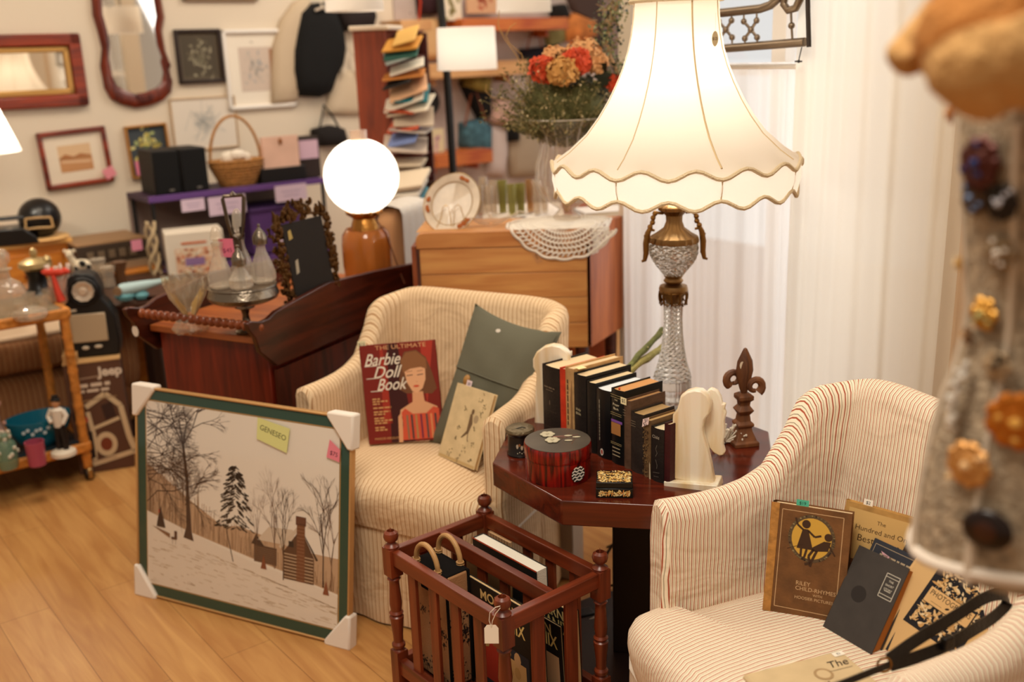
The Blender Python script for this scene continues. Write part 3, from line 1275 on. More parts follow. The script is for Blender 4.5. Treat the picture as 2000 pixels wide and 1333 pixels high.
GR = None
b1, th, h = upright('black_leather_book', 'thick black leather book, first in the row beside the far bookend', 1059, 1092, 710, 0.150, '#1d1613', art=sp1)
b, th, h = upright('orange_spine_book', 'thin paperback with bright orange red spine in the book row', 1093, 1103.5, 718, 0.150, '#c8371c')
b, th, h = upright('torn_cookbook', 'tan paperback with torn spine and yellow sticky note in the book row', 1104, 1120, 716, 0.165, '#c49a66', art=sp_torn)
a = Art(0.0006)
a.T = Matrix(((1, 0, 0, 0), (0, 0, 1, h), (0, -1, 0, 0), (0, 0, 0, 1)))
a.poly([(.008, -.012), (.032, -.014), (.034, .010), (.010, .006)], '#ead9a0')
a.make('sticky_note', b)['label'] = 'pale yellow sticky note'
upright('holy_bible', 'worn black book whose spine reads Holy Bible', 1121, 1144, 728, 0.150, '#191412', art=sp_bible)
b, th, h = upright('black_cover_book', 'tall black book with cream page tops between bible and thin gilt book', 1146, 1163, 744, 0.135, '#16120f', dropped=.003)
upright('white_page_book', 'slim glossy black book with bright white page edges and round sticker', 1164, 1192, 756, 0.130, mat('#0f0f11', 0.3, name='glossy_black_cover'), page='#dde2e4', art=sp_thin, dropped=.002)
b, th, h = upright('prayer_book', 'black and gold spined prayer book with orange ribbon tab', 1194, 1219, 757, 0.125, mat('#0f1111', 0.35, name='black_leatherette'), page='#c9925a', art=sp_prayer, dropped=.003)
m = M().tube([(.006, h - .001, -th * .5), (.004, h + .004, -th * .45), (.0, h + .002, -th * .4)], .002, 6)
obj('ribbon_marker', m, mat('#d8552e', 0.7, name='orange_ribbon'), b)
b, th, h = upright('brown_leather_book', 'brown leather book with five dollar label beside the prayer book', 1219, 1232, 780, 0.112, '#5a4232', page='#b98a58', art=sp_ragged)
a = Art(0.0)
a.T = Matrix(((0, 0, -1, -.0075), (0, 1, 0, h - .010), (1, 0, 0, -th - .004), (0, 0, 0, 1)))
a.rect(0, 0, .020, .017, '#eadcae')
a.up(2)
a.t('$5', .012, .010, .0085, '#2a2430')
a.make('price_label', b)
b, th, h = upright('ragged_black_book', 'dark ragged book with frayed spine top, left of the marbled book', 1233, 1257, 803, 0.100, '#2a221e', page='#a8885a', art=sp_ragged)
b, th, h = upright('marbled_book', 'small book with brown marbled boards and pink price tags', 1258, 1271, 818, 0.098, '#6a5034', page='#b99560', art=sp_marb)
a = Art(0.0)
a.T = Matrix(((0, 0, -1, -.0085), (0, 1, 0, h - .018), (1, 0, 0, -th - .001), (0, 0, 0, 1)))
a.poly([(.003, 0), (.024, .012), (.027, .030), (.006, .020)], '#ecd0cc')
a.up(2)
a.t('$2', .011, .013, .010, '#251c2c', rot=.5)
a.t('$21', .009, .018, .021, '#251c2c', rot=.5)
a.make('price_tag', b)['label'] = 'pink handwritten price tag'
upright('child_story_book', 'black book lettered Child near the row front end', 1272, 1297, 832, 0.085, '#1d1715', page='#d8c8a4', art=sp_child)
upright('maroon_book', 'slim dark maroon book, last in row against the near bookend', 1298, 1309, 826, 0.085, '#3c0f12')


# bookends
def marble():
    m = wood('#d9bd8c', '#efe4d0', 'z', scale=.7, rough=0.3, name='banded_onyx')
    m.node_tree.nodes['Principled BSDF'].inputs['Subsurface Weight'].default_value = 0.1
    return m


ONYX = marble()


def bookend(name, label, p0, ang, body, wing, basep, yb):
    root = thing(name, label, 'bookend', (p0[0], p0[1], TZ), ang)
    f = lambda pts: [(s, z - TZ) for s, z in pxpoly(pts, p0, ang)]
    m = M().prism(f(body), -0.012, 0.014)
    obj('figure', m, ONYX, root, bevel=.004)
    m = M().prism(f(wing), 0.0145, 0.030)
    obj('wing', m, ONYX, root, bevel=.003)
    m = M().prism(f(basep), -0.028, 0.034)
    obj('foot', m, ONYX, root, bevel=.002)
    return root


body = [(1313, 932), (1314, 870), (1316, 808), (1324, 798), (1328, 785), (1331, 772), (1343, 763), (1358, 759), (1372, 761), (1384, 770), (1390, 785), (1388, 805), (1378, 818), (1374, 835), (1376, 850), (1382, 870), (1390, 905), (1396, 938), (1396, 945), (1380, 945)]
wing = [(1378, 768), (1386, 763), (1397, 768), (1405, 780), (1408, 794), (1415, 794), (1412, 805), (1416, 812), (1412, 828), (1413, 850), (1409, 872), (1414, 889), (1410, 895), (1402, 896), (1391, 890), (1382, 880), (1372, 850), (1370, 800)]
base = [(1300, 945), (1300, 930), (1402, 930), (1410, 934), (1410, 950)]
_p = onz(1300, 940, TZ)
BE0 = (_p.x, _p.y)
zz = lambda pts: pts
fb = [(s, z) for s, z in pxpoly(base, BE0, R(-22))]
bookend('angel_bookend', 'banded cream onyx angel bookend at the near end of the book row', BE0, R(-22), body, wing, [(1302, 945), (1302, 932), (1405, 940), (1408, 955)], 0)
# keep its foot flat on the table
b2 = [(1046, 830), (1048, 760), (1050, 730), (1043, 715), (1043, 700), (1050, 686), (1064, 676), (1080, 672), (1096, 675), (1108, 684), (1113, 690), (1112, 760), (1112, 830)]
_p = onz(1050, 832, TZ)
bookend('angel_bookend', 'cream onyx bookend at the far end of the book row, mostly behind thick black book', (_p.x + .01, _p.y + .03), R(-20), b2, [(1090, 700), (1112, 690), (1112, 800), (1092, 810)], [(1040, 838), (1040, 828), (1112, 832), (1112, 842)], 0)

# round lacquer box
c0 = onz(1090.5, 927, TZ)
rb = 0.0775
t = thing('round_lacquer_box', 'round red lacquered box with grey lid and carved cream flowers', 'box', c0, 0)
REDL = wood('#330a08', '#8e160c', 'z', scale=3.0, rough=0.2, name='red_lacquer')
m = M().lathe([(rb * .98, 0), (rb * .99, .004), (rb * .99, .058)], 64)
obj('body', m, REDL, t)
m = M().lathe([(rb * 1.01, .054), (rb * 1.02, .058), (rb * 1.02, .082), (rb * 1.0, .086)], 64)
obj('lid', m, REDL, t)
m = M().lathe([(0.0001, 0.0875), (rb * .99, .0872), (rb * .995, .0855)], 64)
obj('lid_panel', m, mat('#4c4338', 0.3, var=.2, vscale=15, name='smoky_lid'), t)
m = M()
for cx, cy in ((-.022, .032), (-.012, -.006)):
    for k in range(6):
        th_ = k * math.pi / 3
        m.ball((cx + .0105 * math.cos(th_), cy + .0105 * math.sin(th_), .0895), .0078, 10, s=(1, 1, .32))
    m.ball((cx, cy, .091), .004, 8, s=(1, 1, .5))
for cx, cy, rr in ((.026, .020, .3), (.045, .010, 0.1), (.025, -.010, -.2)):
    m.ball((cx, cy, .0888), .009, 10, s=(1.1, .45, .15))
obj('carved_flowers', m, mat('#b8ae92', 0.5, name='carved_bone'), t)
m = M()
for k in range(5):
    m.tube([(-.012, .02, .0880), (.01 + .01 * k, .012 + .006 * k - .01, .0880), (.03, .04 - .018 * k, .0878)], .0005, 4)
obj('painted_stems', m, mat('#8a5a48', 0.5, name='painted_stem'), t)
a = Art(0.0)
# chevron disc stuck on the side towards the camera
d = Vector((1131, 929, 0))
dirv = (onz(1131, 950, TZ) - c0)
th_ = math.atan2(-0.88, 0.55)
ex = Vector((-math.sin(th_), math.cos(th_), 0))
pc = Vector((math.cos(th_), math.sin(th_), 0)) * (rb + .0022)
a.T = Matrix(((ex.x, 0, math.cos(th_), pc.x), (ex.y, 0, math.sin(th_), pc.y), (0, 1, 0, 0.028), (0, 0, 0, 1)))
a.ell(0, 0, .0192, .0192, '#171310', 28)
a.up(2)
for k in range(5):
    y = -.0145 + k * .0072
    hw = math.sqrt(max(0, .0188 ** 2 - y * y)) * .93
    n_ = max(2, int(hw * 2 / .0056))
    pts = [(-hw + 2 * hw * i / n_, y + (.0028 if i % 2 else -.001)) for i in range(n_ + 1)]
    a.line(pts, .0034, '#e4ddd0')
a.make('chevron_sticker', t)['label'] = 'black and white zigzag round sticker'

# small tin behind it
c0 = onz(1017, 886, TZ)
t = thing('painted_tin', 'small round black painted tin with hinged lid and string, beside lacquer box', 'tin', c0, 0)
BLK2 = mat('#1c1512', 0.3, var=.2, vscale=40, name='painted_tin')
m = M().lathe([(.0335, 0), (.0345, .004), (.031, .010), (.0305, .052), (.034, .056), (.035, .060)], 40)
obj('body', m, BLK2, t)
m = M().lathe([(.036, .060), (.0365, .063), (.034, .068), (.024, .073), (.0001, .075)], 40)
obj('lid', m, mat('#6e6048', 0.35, 0.6, bump=.3, bscale=120, name='worn_gilt_lid'), t)
a = Art()
th_ = math.atan2(-0.9, 0.25)
for k in range(7):
    ang = th_ + R(-30 + 10 * k)
    ex = Vector((-math.sin(ang), math.cos(ang), 0))
    pc = Vector((math.cos(ang), math.sin(ang), 0)) * .0318
    a.T = Matrix(((ex.x, 0, math.cos(ang), pc.x), (ex.y, 0, math.sin(ang), pc.y), (0, 1, 0, 0), (0, 0, 0, 1)))
    a.ell(0, .030 + .004 * math.sin(k * 2.1), .003, .006 - .002 * (k % 2), '#8a5a34' if k % 2 else '#b8a890', 8)
    a.ell(0, .012 + .003 * (k % 2), .0014, .0014, '#d8ccb0', 6)
a.make('painted_scene', t)
m = M().tube([(.030, -.012, .066), (.005, -.02, .077), (-.02, -.02, .070), (-.034, -.012, .060), (-.037, -.012, .040)], .0012, 6)
obj('string', m, BLACK, t)

# small gilt floral box
c0 = (onz(1166, 972, TZ) + onz(1241, 976, TZ)) / 2
t = thing('floral_trinket_box', 'small square black box covered with gold flowers at the table edge', 'box', (c0.x, c0.y + .035, TZ), R(-6))
m = M().box((0, 0, .0115), (.082, .070, .023))
obj('body', m, mat('#12100e', .3, name='black_lacquer'), t, bevel=.0012)
m = M().box((0, 0, .0305), (.080, .068, .013))
obj('lid', m, mat('#12100e', .3, name='black_lacquer'), t, bevel=.0012)
a = Art(.0373)
rnd = random.Random(9)
leafy(a, -.040, -.034, .040, .034, ['#d8b468', '#c89a48', '#e0c890', '#8a5a24'], 330, .0042, rnd)
a.T = Matrix(((1, 0, 0, 0), (0, 0, -1, -.0353), (0, 1, 0, 0), (0, 0, 0, 1)))
a.z = 0.0
leafy(a, -.038, .002, .038, .021, ['#d8b468', '#c8823c', '#e0c890'], 90, .0038, rnd)
a.make('gilt_flowers', t)

# fleur-de-lis
c0 = onz(1450, 866, TZ)
t = thing('wooden_finial', 'carved brown wooden fleur de lis finial standing by itself at the table back', 'ornament', c0, R(10))
m = M().lathe([(.045, 0), (.045, .010), (.038, .014), (.026, .036), (.024, .046), (.030, .050), (.030, .056), (.021, .062), (.018, .078), (.029, .090), (.017, .102), (.019, .112), (.027, .118), (.027, .128), (.015, .134)], 4, a0=R(45))
obj('pedestal', m, WALNUT, t, bevel=.0015, smooth=20)
m = M()
m.lathe([(.006, .128), (.014, .15), (.023, .19), (.020, .215), (.005, .246), (.0005, .249)], 8, sy=.75)
obj('centre_leaf', m, WALNUT, t, smooth=20)
for sx_, zc, yc in ((-1, .168, .012), (1, .152, -.012)):
    m = M()
    cx = sx_ * .023
    pts = []
    for k in range(15):
        a_ = R(-60 + k * 24) if sx_ > 0 else R(240 - k * 24)
        rr = .020 * (1 - k * .030)
        pts.append((cx + rr * math.cos(a_), yc, zc + rr * math.sin(a_)))
    m.tube(pts, [.0112 - .0004 * k for k in range(15)], 8)
    obj('scroll', m, WALNUT, t)
a = Art()
a.T = Matrix.Translation((-.012, -.0118, .208)) @ Matrix.Rotation(R(90), 4, 'X')
a.ell(0, 0, .006, .010, '#d8c8b0', 16)
a.make('round_sticker', t)

# white coral cluster behind the near bookend
c0 = onz(1418, 872, TZ)
m = M()
rnd = random.Random(2)
for k in range(46):
    th_ = rnd.uniform(0, 6.28)
    el = rnd.uniform(0.1, 1.45)
    d = Vector((math.cos(th_) * math.cos(el), math.sin(th_) * math.cos(el), math.sin(el)))
    l = rnd.uniform(.035, .062)
    q = d * l + Vector((rnd.uniform(-.006, .006), 0, 0))
    m.tube([(0, 0, .004), d * l * .5, q], [.003, .0028, .002], 5)
    m.ball(q, .0034, 6)
o = obj('white_coral', m, mat('#ddd3c2', .7, name='white_coral'), loc=(c0.x, c0.y + .02, TZ))
tag(o, 'spiky white coral piece half hidden behind the near onyx bookend', 'ornament')

# ------------------------------------------------------------ crystal table lamp
LP = Vector((0.436, 2.665, TZ))
lamp = thing('crystal_table_lamp', 'tall cut crystal and brass table lamp under a big scalloped cream shade', 'lamp', LP)
zy = lambda y: (803 - y) * 0.001395
rp_ = lambda r: r / 748
def facets(prof, n, tw):
    m = M()
    vs, fs = [], []
    for i, (r, z) in enumerate(prof):
        for k in range(n):
            a_ = 2 * math.pi * (k + .5 * (i % 2)) / n
            rr = r * (1.035 if True else 1)
            vs.append((rr * math.cos(a_), rr * math.sin(a_), z))
    for i in range(len(prof) - 1):
        for k in range(n):
            k2 = (k + 1) % n
            a0, a1, b0, b1 = i * n + k, i * n + k2, (i + 1) * n + k, (i + 1) * n + k2
            if i % 2 == 0:
                fs += [(a0, a1, b0), (a1, b1, b0)]
            else:
                fs += [(a0, a1, b1), (a0, b1, b0)]
    m.add(vs, fs)
    return m


def interp(tab, y):
    for (y0, r0), (y1, r1) in zip(tab, tab[1:]):
        if y0 <= y <= y1:
            return r0 + (r1 - r0) * (y - y0) / (y1 - y0)
    return tab[-1][1]


def diamond_cut(tab, ya, yb, n, rows, depth=.0022):
    """lathe with pyramids cut into it"""
    vs, fs = [], []
    NC_ = n * 2
    for j in range(rows * 2 + 1):
        y = yb + (ya - yb) * j / (rows * 2)
        r = rp_(interp(tab, y))
        for k in range(NC_):
            a_ = 2 * math.pi * k / NC_
            rr = r + (depth if (j + k) % 2 == 0 else -depth)
            vs.append((rr * math.cos(a_), rr * math.sin(a_), zy(y)))
    for j in range(rows * 2):
        for k in range(NC_):
            k2 = (k + 1) % NC_
            a, b, c, d_ = j * NC_ + k, j * NC_ + k2, (j + 1) * NC_ + k2, (j + 1) * NC_ + k
            if (j + k) % 2 == 0:
                fs += [(a, b, c), (a, c, d_)]
            else:
                fs += [(a, b, d_), (b, c, d_)]
    fs.append(tuple(range(NC_)))
    fs.append(tuple(rows * 2 * NC_ + k for k in range(NC_)))
    return M().add(vs, fs)


colt = [(590, 18), (620, 17), (650, 18.5), (680, 22), (710, 28), (730, 35), (742, 38)]
obj('crystal_column', diamond_cut(colt, 590, 742, 13, 17), CRYSTAL, lamp, smooth=0)
m = M().lathe([(rp_(40), zy(803)), (rp_(41), zy(798)), (rp_(36), zy(790)), (rp_(38), zy(782)), (rp_(34), zy(774)), (rp_(35), zy(766)), (rp_(38), zy(760)), (rp_(38), zy(750)), (rp_(36), zy(743))], 40, flute=20, depth=.02)
obj('crystal_foot', m, CRYSTAL, lamp, smooth=20)
bowlt = [(468, 44), (480, 47), (495, 46), (510, 39), (524, 27), (536, 17)]
obj('crystal_bowl', diamond_cut(bowlt, 468, 536, 14, 7, .0028), CRYSTAL, lamp, smooth=0)
m = M().lathe([(rp_(13), zy(590)), (rp_(28), zy(567)), (rp_(29), zy(562)), (rp_(27), zy(556)), (rp_(13), zy(552)), (rp_(17), zy(550)), (rp_(20), zy(546)), (rp_(16), zy(541)), (rp_(19), zy(537)), (rp_(16), zy(534))], 40)
obj('brass_collar', m, BRASS, lamp)
m = M()
for k in range(10):
    a_ = 2 * math.pi * k / 10
    R1 = rp_(27)
    q = lambda a2, y, e=0: ((R1 + e) * math.cos(a2), (R1 + e) * math.sin(a2), zy(y))
    m.tube([q(a_, 566), q(a_, 574, .002), q(a_ + .05, 582, .001), q(a_, 593, -.002)], [.0035, .0028, .0036, .0015], 6)
    m.tube([q(a_, 583), q(a_ + .16, 590), q(a_ + .314, 588), q(a_ + .47, 590), q(a_ + .628, 583)], .0020, 6)
    m.ball(q(a_ + .314, 592), .0028, 6)
m.tube([(rp_(27.5) * math.cos(R(9 * k)), rp_(27.5) * math.sin(R(9 * k)), zy(568)) for k in range(40)], .0024, 6, closed=True)
obj('filigree_ring', m, DKBRASS, lamp)
m = M().lathe([(rp_(47), zy(472)), (rp_(48), zy(467)), (rp_(46), zy(461)), (rp_(34), zy(454)), (rp_(20), zy(444)), (rp_(15.5), zy(432)), (rp_(16), zy(421)), (rp_(24), zy(413)), (rp_(30), zy(411)), (rp_(31), zy(405)), (rp_(29), zy(402)), (rp_(20), zy(398))], 60, flute=20, depth=.035)
obj('urn_neck', m, BRASS, lamp)
for a_, nm in ((R(190), 'handle'), (R(-8), 'handle')):
    m = M()
    ca, sa = math.cos(a_), math.sin(a_)
    q = lambda r, y: (rp_(r) * ca, rp_(r) * sa, zy(y))
    pts = [q(22, 416), q(36, 414), q(43, 422), q(43, 432), q(49, 438), q(46, 446), q(40, 447)]
    m.tube(pts, [.0035, .0045, .0055, .0042, .0055, .0045, .003], 8)
    for r, y in ((39, 415), (43, 423), (44, 432), (49, 440)):
        m.ball(q(r, y), .0075, 8)
    pts = [q(48, 440), q(54, 452), q(57, 470), q(57, 490), q(60, 503), q(66, 505)]
    m.tube(pts, [.005, .0075, .0085, .0075, .0055, .003], 8)
    for k in range(6):
        m.tube([q(52, 450 + k * 8), q(60, 456 + k * 8), q(58, 464 + k * 8)], .003, 6)
    obj(nm, m, mat('#8c6636', .35, 1.0, bump=.2, name='aged_brass'), lamp)
m = M().lathe([(.006, zy(400)), (.006, zy(170))], 10)
obj('harp_rod', m, BRASS, lamp)
m = M().ball((0, 0, zy(250)), .030, 16)
obj('bulb', m, mat('#fff2dc', .4, emit=4.0, name='lit_bulb'), lamp)
# shade
SAX = Vector((0.0, 0.0, 0))
sz = lambda y: (1.139 + (400 - y) * .00128) - TZ
rs_ = lambda r: r / 745.0
SH = translucent('#efe4d2', 0.62, 'shade_silk', tcol='#f6eddc')
SHB = translucent('#f6f1e8', 0.80, 'shade_band_silk', tcol='#faf5ec')
prof = [(-62, 78), (-20, 79), (31, 82), (63, 86), (94, 92), (126, 102), (157, 115), (189, 131), (220, 150), (252, 174), (283, 208), (300, 232)]
NS = 128
RIB0 = math.atan2(-math.cos(R(10.7)), math.sin(R(10.7)))       # seam left of centre faces the camera


def panel(a_):
    q = ((a_ - RIB0) / (math.pi / 4)) % 1.0
    return 1 - 0.030 * math.sin(math.pi * q)


wave = lambda a_: math.cos((a_ - RIB0) * 16 + 0) * -1
def scallop(a_):
    q = ((a_ - RIB0) / (math.pi / 8)) % 1.0
    return -(math.sin(math.pi * q) ** 2) * 0.022


m = M()
vs, fs = [], []
NPZ = len(prof) + 1
for j in range(NPZ):
    for k in range(NS):
        a_ = 2 * math.pi * k / NS + RIB0
        if j < len(prof):
            y, r = prof[j]
            z = sz(y)
            rr = rs_(r) * panel(a_)
        else:
            rr = rs_(237)
            z = sz(308) - scallop(a_) - .015
        vs.append((rr * math.cos(a_), rr * math.sin(a_), z))
for j in range(NPZ - 1):
    for k in range(NS):
        k2 = (k + 1) % NS
        fs.append((j * NS + k, j * NS + k2, (j + 1) * NS + k2, (j + 1) * NS + k))
m.add(vs, fs)
shade = obj('lamp_shade', m, SH, lamp, smooth=60)
shade['label'] = 'bell shaped cream fabric shade with eight panels'
m = M()
vs, fs = [], []
ztop = lambda a_: sz(308) - scallop(a_) - .015
zbot = lambda a_: sz(368) + scallop(a_) * 1.0 + 0.012
for j in range(3):
    for k in range(NS):
        a_ = 2 * math.pi * k / NS + RIB0
        rr = rs_((237, 238, 231)[j]) * (1 - .01 * (1 - panel(a_)) * 30)
        z = ztop(a_) + (zbot(a_) - ztop(a_)) * j / 2
        vs.append((rr * math.cos(a_), rr * math.sin(a_), z))
for j in range(2):
    for k in range(NS):
        k2 = (k + 1) % NS
        fs.append((j * NS + k, j * NS + k2, (j + 1) * NS + k2, (j + 1) * NS + k))
m.add(vs, fs)
obj('shade_band', m, SHB, shade, smooth=60)
TRIM = mat('#e2cda8', .9, bump=.6, bscale=260, name='braid_trim')
for nm, zf, rr in (('braid_trim', ztop, 238), ('braid_trim', zbot, 232)):
    m = M()
    pts = []
    for k in range(NS):
        a_ = 2 * math.pi * k / NS + RIB0
        r = rs_(rr) * (1 - .01 * (1 - panel(a_)) * 30)
        pts.append((r * math.cos(a_), r * math.sin(a_), zf(a_)))
    m.tube(pts, .0052, 6, closed=True)
    obj(nm, m, TRIM, shade)
m = M()
for k in range(8):
    a_ = RIB0 + k * math.pi / 4
    pts = [(rs_(r) * 1.003 * math.cos(a_), rs_(r) * 1.003 * math.sin(a_), sz(y)) for y, r in prof]
    m.tube(pts, .0014 if k else .0024, 6)
    m.tube([(rs_(238) * math.cos(a_), rs_(238) * math.sin(a_), ztop(a_)), (rs_(232) * math.cos(a_), rs_(232) * math.sin(a_), zbot(a_))], .0016, 5)
obj('panel_seams', m, mat('#cdb388', .9, name='seam_tape'), shade)
m = M().tube([(rs_(84) * math.cos(R(9 * k)), rs_(84) * math.sin(R(9 * k)), sz(2)) for k in range(40)], .006, 6, closed=True)
obj('top_trim', m, TRIM, shade)
a = Art()
th_ = math.atan2(-.75, .66)
ex = Vector((-math.sin(th_), math.cos(th_), 0))
pc = Vector((math.cos(th_), math.sin(th_), 0)) * (rs_(90))
a.T = Matrix(((ex.x, 0, math.cos(th_), pc.x), (ex.y, 0, math.sin(th_), pc.y), (0, 1, 0, sz(76)), (0, 0, 0, 1)))
a.ell(0, 0, .0125, .0180, '#c9b48c', 20)
a.up(3)
a.t('$125', .010, 0, 0, '#54422e')
a.line([(0, .018), (.0, .060)], .0006, '#54422e')
a.make('price_tag', shade)
light('lamp_bulb_light', 'POINT', (LP.x, LP.y, TZ + zy(165)), 1.6, (1.0, 0.95, 0.88), radius=.05)
light('lamp_bulb_light', 'POINT', (LP.x, LP.y, TZ + zy(338)), 1.6, (1.0, 0.95, 0.88), radius=.05)
# ------------------------------------------------------------ magazine rack in the foreground
PL, PB, PR, PF = (Vector((-.301, 2.182, 0)), Vector((-.085, 2.36, 0)), Vector((.183, 2.035, 0)), Vector((-.040, 1.867, 0)))
RC = (PL + PB + PR + PF) / 4
RA = math.atan2(PB.y - PL.y, PB.x - PL.x)
rk = thing('magazine_rack', 'brown wooden magazine rack with turned corner posts, standing before the octagonal table', 'magazine rack', RC, RA)
HW, HL = .140, .205      # half sizes: local x short, local y long (towards the back of photo left is +y)
post = [(.010, 0), (.016, .004), (.017, .03), (.012, .045), (.016, .05)]
for sx_ in (-1, 1):
    for sy_ in (-1, 1):
        x, y = sx_ * HW, sy_ * HL
        m = M()
        m.lathe([(.009, 0), (.016, .006), (.017, .022), (.011, .040), (.0165, .052)], 16, (x, y, 0))
        m.box((x, y, .105), (.031, .031, .108))
        m.lathe([(.016, .158), (.012, .163), (.0165, .17), (.0165, .176), (.012, .182), (.0125, .20), (.0155, .232), (.0175, .250), (.0130, .254), (.0175, .260), (.0130, .266), (.0155, .285), (.0125, .335), (.0125, .345), (.0165, .351), (.012, .357), (.0155, .362)], 16, (x, y, 0))
        m.box((x, y, .396), (.033, .033, .072))
        m.lathe([(.017, .431), (.0185, .436), (.012, .441), (.009, .446), (.016, .452), (.0185, .461), (.016, .470), (.009, .475), (.007, .436), (.0005, .483)], 16, (x, y, 0))
        obj('corner_post', m, RACKW, rk, bevel=.0015)
for x in (-HW, 0, HW):
    for z, hh in ((.410, .036), (.118, .040)):
        m = M().box((x, 0, z), (.020, 2 * HL - .02, hh))
        obj('rail', m, RACKY, rk, bevel=.002)
    for k in range(4):
        y = -HL + .083 + k * .082
        m = M().box((x, y, .264), (.009, .030, .270))
        obj('slat', m, RACKW, rk, bevel=.001)
for y in (-HL, HL):
    for z, hh in ((.410, .036), (.118, .040)):
        m = M().box((0, y, z), (2 * HW - .02, .020, hh))
        obj('rail', m, RACKX, rk, bevel=.002)
    for x in (-.048, .048):
        m = M().box((x, y, .264), (.034, .009, .270))
        obj('slat', m, RACKW, rk, bevel=.001)
m = M().box((0, 0, .104), (2 * HW - .01, 2 * HL - .01, .010))
obj('bottom_board', m, DKWOOD, rk)
RM = Matrix.Translation(RC) @ Matrix.Rotation(RA, 4, 'Z')


def rackp(x, y, z):
    return RM @ Vector((x, y, z))


# white tag on string hanging on the front corner post
fx, fy = HW, -HL
tgp = rackp(-HW, -HL, 0)
corner = rackp(-HW, -HL, .40)
m4 = Matrix.Translation(atY(960, 1240, 1.836)) @ Matrix.Rotation(R(-4), 4, 'Z') @ Matrix.Rotation(R(80), 4, 'X')
tg = thing('string_price_tag', 'blank cream cardboard tag tied by string to the front rack post', 'tag', mat4=m4)
m = M().prism([(-.0145, -.019), (.0145, -.019), (.0145, .013), (.009, .020), (-.009, .020), (-.0145, .013)], -.0004, .0004, plane='xy')
obj('card', m, mat('#e6d8c4', .8, name='tag_card'), tg)
m = M().tube([(0, .016, .001), (-.004, .03, .002), (-.002, .047, .004), (.010, .060, .008), (.020, .064, .012)], .0008, 5)
m.tube([(0, .016, .001), (.003, .03, .003), (.010, .046, .006), (.020, .060, .012)], .0008, 5)
obj('string', m, mat('#e6dccb', .9, name='white_string'), tg)


def slab(name, label, cat, x, y0, y1, z0, z1, th, cov, page, art=None, lean=0.0, group=None, tilt=0.0):
    """magazine or book standing in the rack: wide side along local y, cover facing local -x"""
    p = rackp(x, y1, z0)
    # local X runs from y1 to y0 (right in the photo), Y up, Z out towards local -x
    m4 = RM @ Matrix.Translation((x, y1, z0)) @ Matrix(((0, 0, -1, 0), (-1, 0, 0, 0), (0, 1, 0, 0), (0, 0, 0, 1)))
    m4 = m4 @ Matrix.Rotation(lean, 4, 'X') @ Matrix.Rotation(tilt, 4, 'Z')
    r = thing(name, label, cat, mat4=m4, group=group)
    w, h = y1 - y0, z1 - z0
    m = M().box((w / 2, h / 2, -.0008), (w, h, .0016)).box((w / 2, h / 2, -th + .0008), (w, h, .0016)).box((.001, h / 2, -th / 2), (.002, h, th))
    obj('cover', m, cov if not isinstance(cov, str) else mat(cov, .5, name='cover_print'), r)
    m = M().box((w / 2, h / 2, -th / 2), (w - .004, h - .004, th - .003))
    obj('page_block', m, mat(page, .9, bump=.3, bscale=400, name='page_edges'), r)
    if art:
        a = Art(.0004)
        art(a, w, h)
        a.make('cover_print', r)
    return r


def art_mech(seed, bg, blocks):
    def f(a, w, h):
        a.t('MODERN', .034, w * .52, h * .90, '#d8b878', sx=.95, bold=.0006)
        a.t('MECHANIX', .046, w * .52, h * .76, '#e2c478', sx=.72, bold=.0008)
        rnd = random.Random(seed)
        for x0, y0, x1, y1, c in blocks:
            a.up().rect(w * x0, h * y0, w * x1, h * y1, c)
        a.up()
        for i in range(8):
            x, y = rnd.uniform(.15, .8) * w, rnd.uniform(.15, .5) * h
            a.ell(x, y, rnd.uniform(.006, .02), rnd.uniform(.006, .02), rnd.choice(['#c8a070', '#7a2a1c', '#3a3a44', '#b89058']), 10)
    return f


# two handled tote with bamboo handles
bag_m = RM @ Matrix.Translation((-.075, .105, .112))
bg = thing('bamboo_handled_bag', 'brown printed handbag with black straps and round bamboo handles, in the rack front', 'handbag', mat4=bag_m)
TOILE = mat('#a87a52', .85, bump=.2, bscale=300, name='printed_burlap')
m = M()
m.box((0, 0, .145), (.062, .132, .29))
obj('body', m, TOILE, bg, bevel=.006)
m = M()
for sx_ in (-1, 1):
    for y in (-.066, .066):
        m.box((sx_ * .031, y, .145), (.005, .008, .296))
    m.box((sx_ * .031, 0, .288), (.006, .136, .010))
m.box((0, 0, .291), (.058, .128, .004))
obj('black_edging', m, BLKCLOTH, bg, bevel=.002)
for sx_ in (-1, 1):
    m = M().box((sx_ * .034, 0.006, .262), (.004, .052, .058))
    obj('strap_patch', m, BLKCLOTH, bg, bevel=.002)
    m = M()
    pts = [(sx_ * .032, .006 + .043 * math.cos(R(-12 + 204 * k / 20)), .292 + .052 * math.sin(R(-12 + 204 * k / 20)) + .004) for k in range(21)]
    m.tube(pts, .0062, 10)
    for y in (-.036, .048):
        for q in range(3):
            m.tube([(sx_ * .032 + .008 * math.cos(t_), y + .008 * math.sin(t_), .286 + .006 * q) for t_ in [k * .785 for k in range(8)]], .0022, 5, closed=True)
    h_ = obj('bamboo_handle', m, mat('#b48a58', .45, bump=.2, bscale=60, name='bamboo'), bg)
a = Art(0.0)
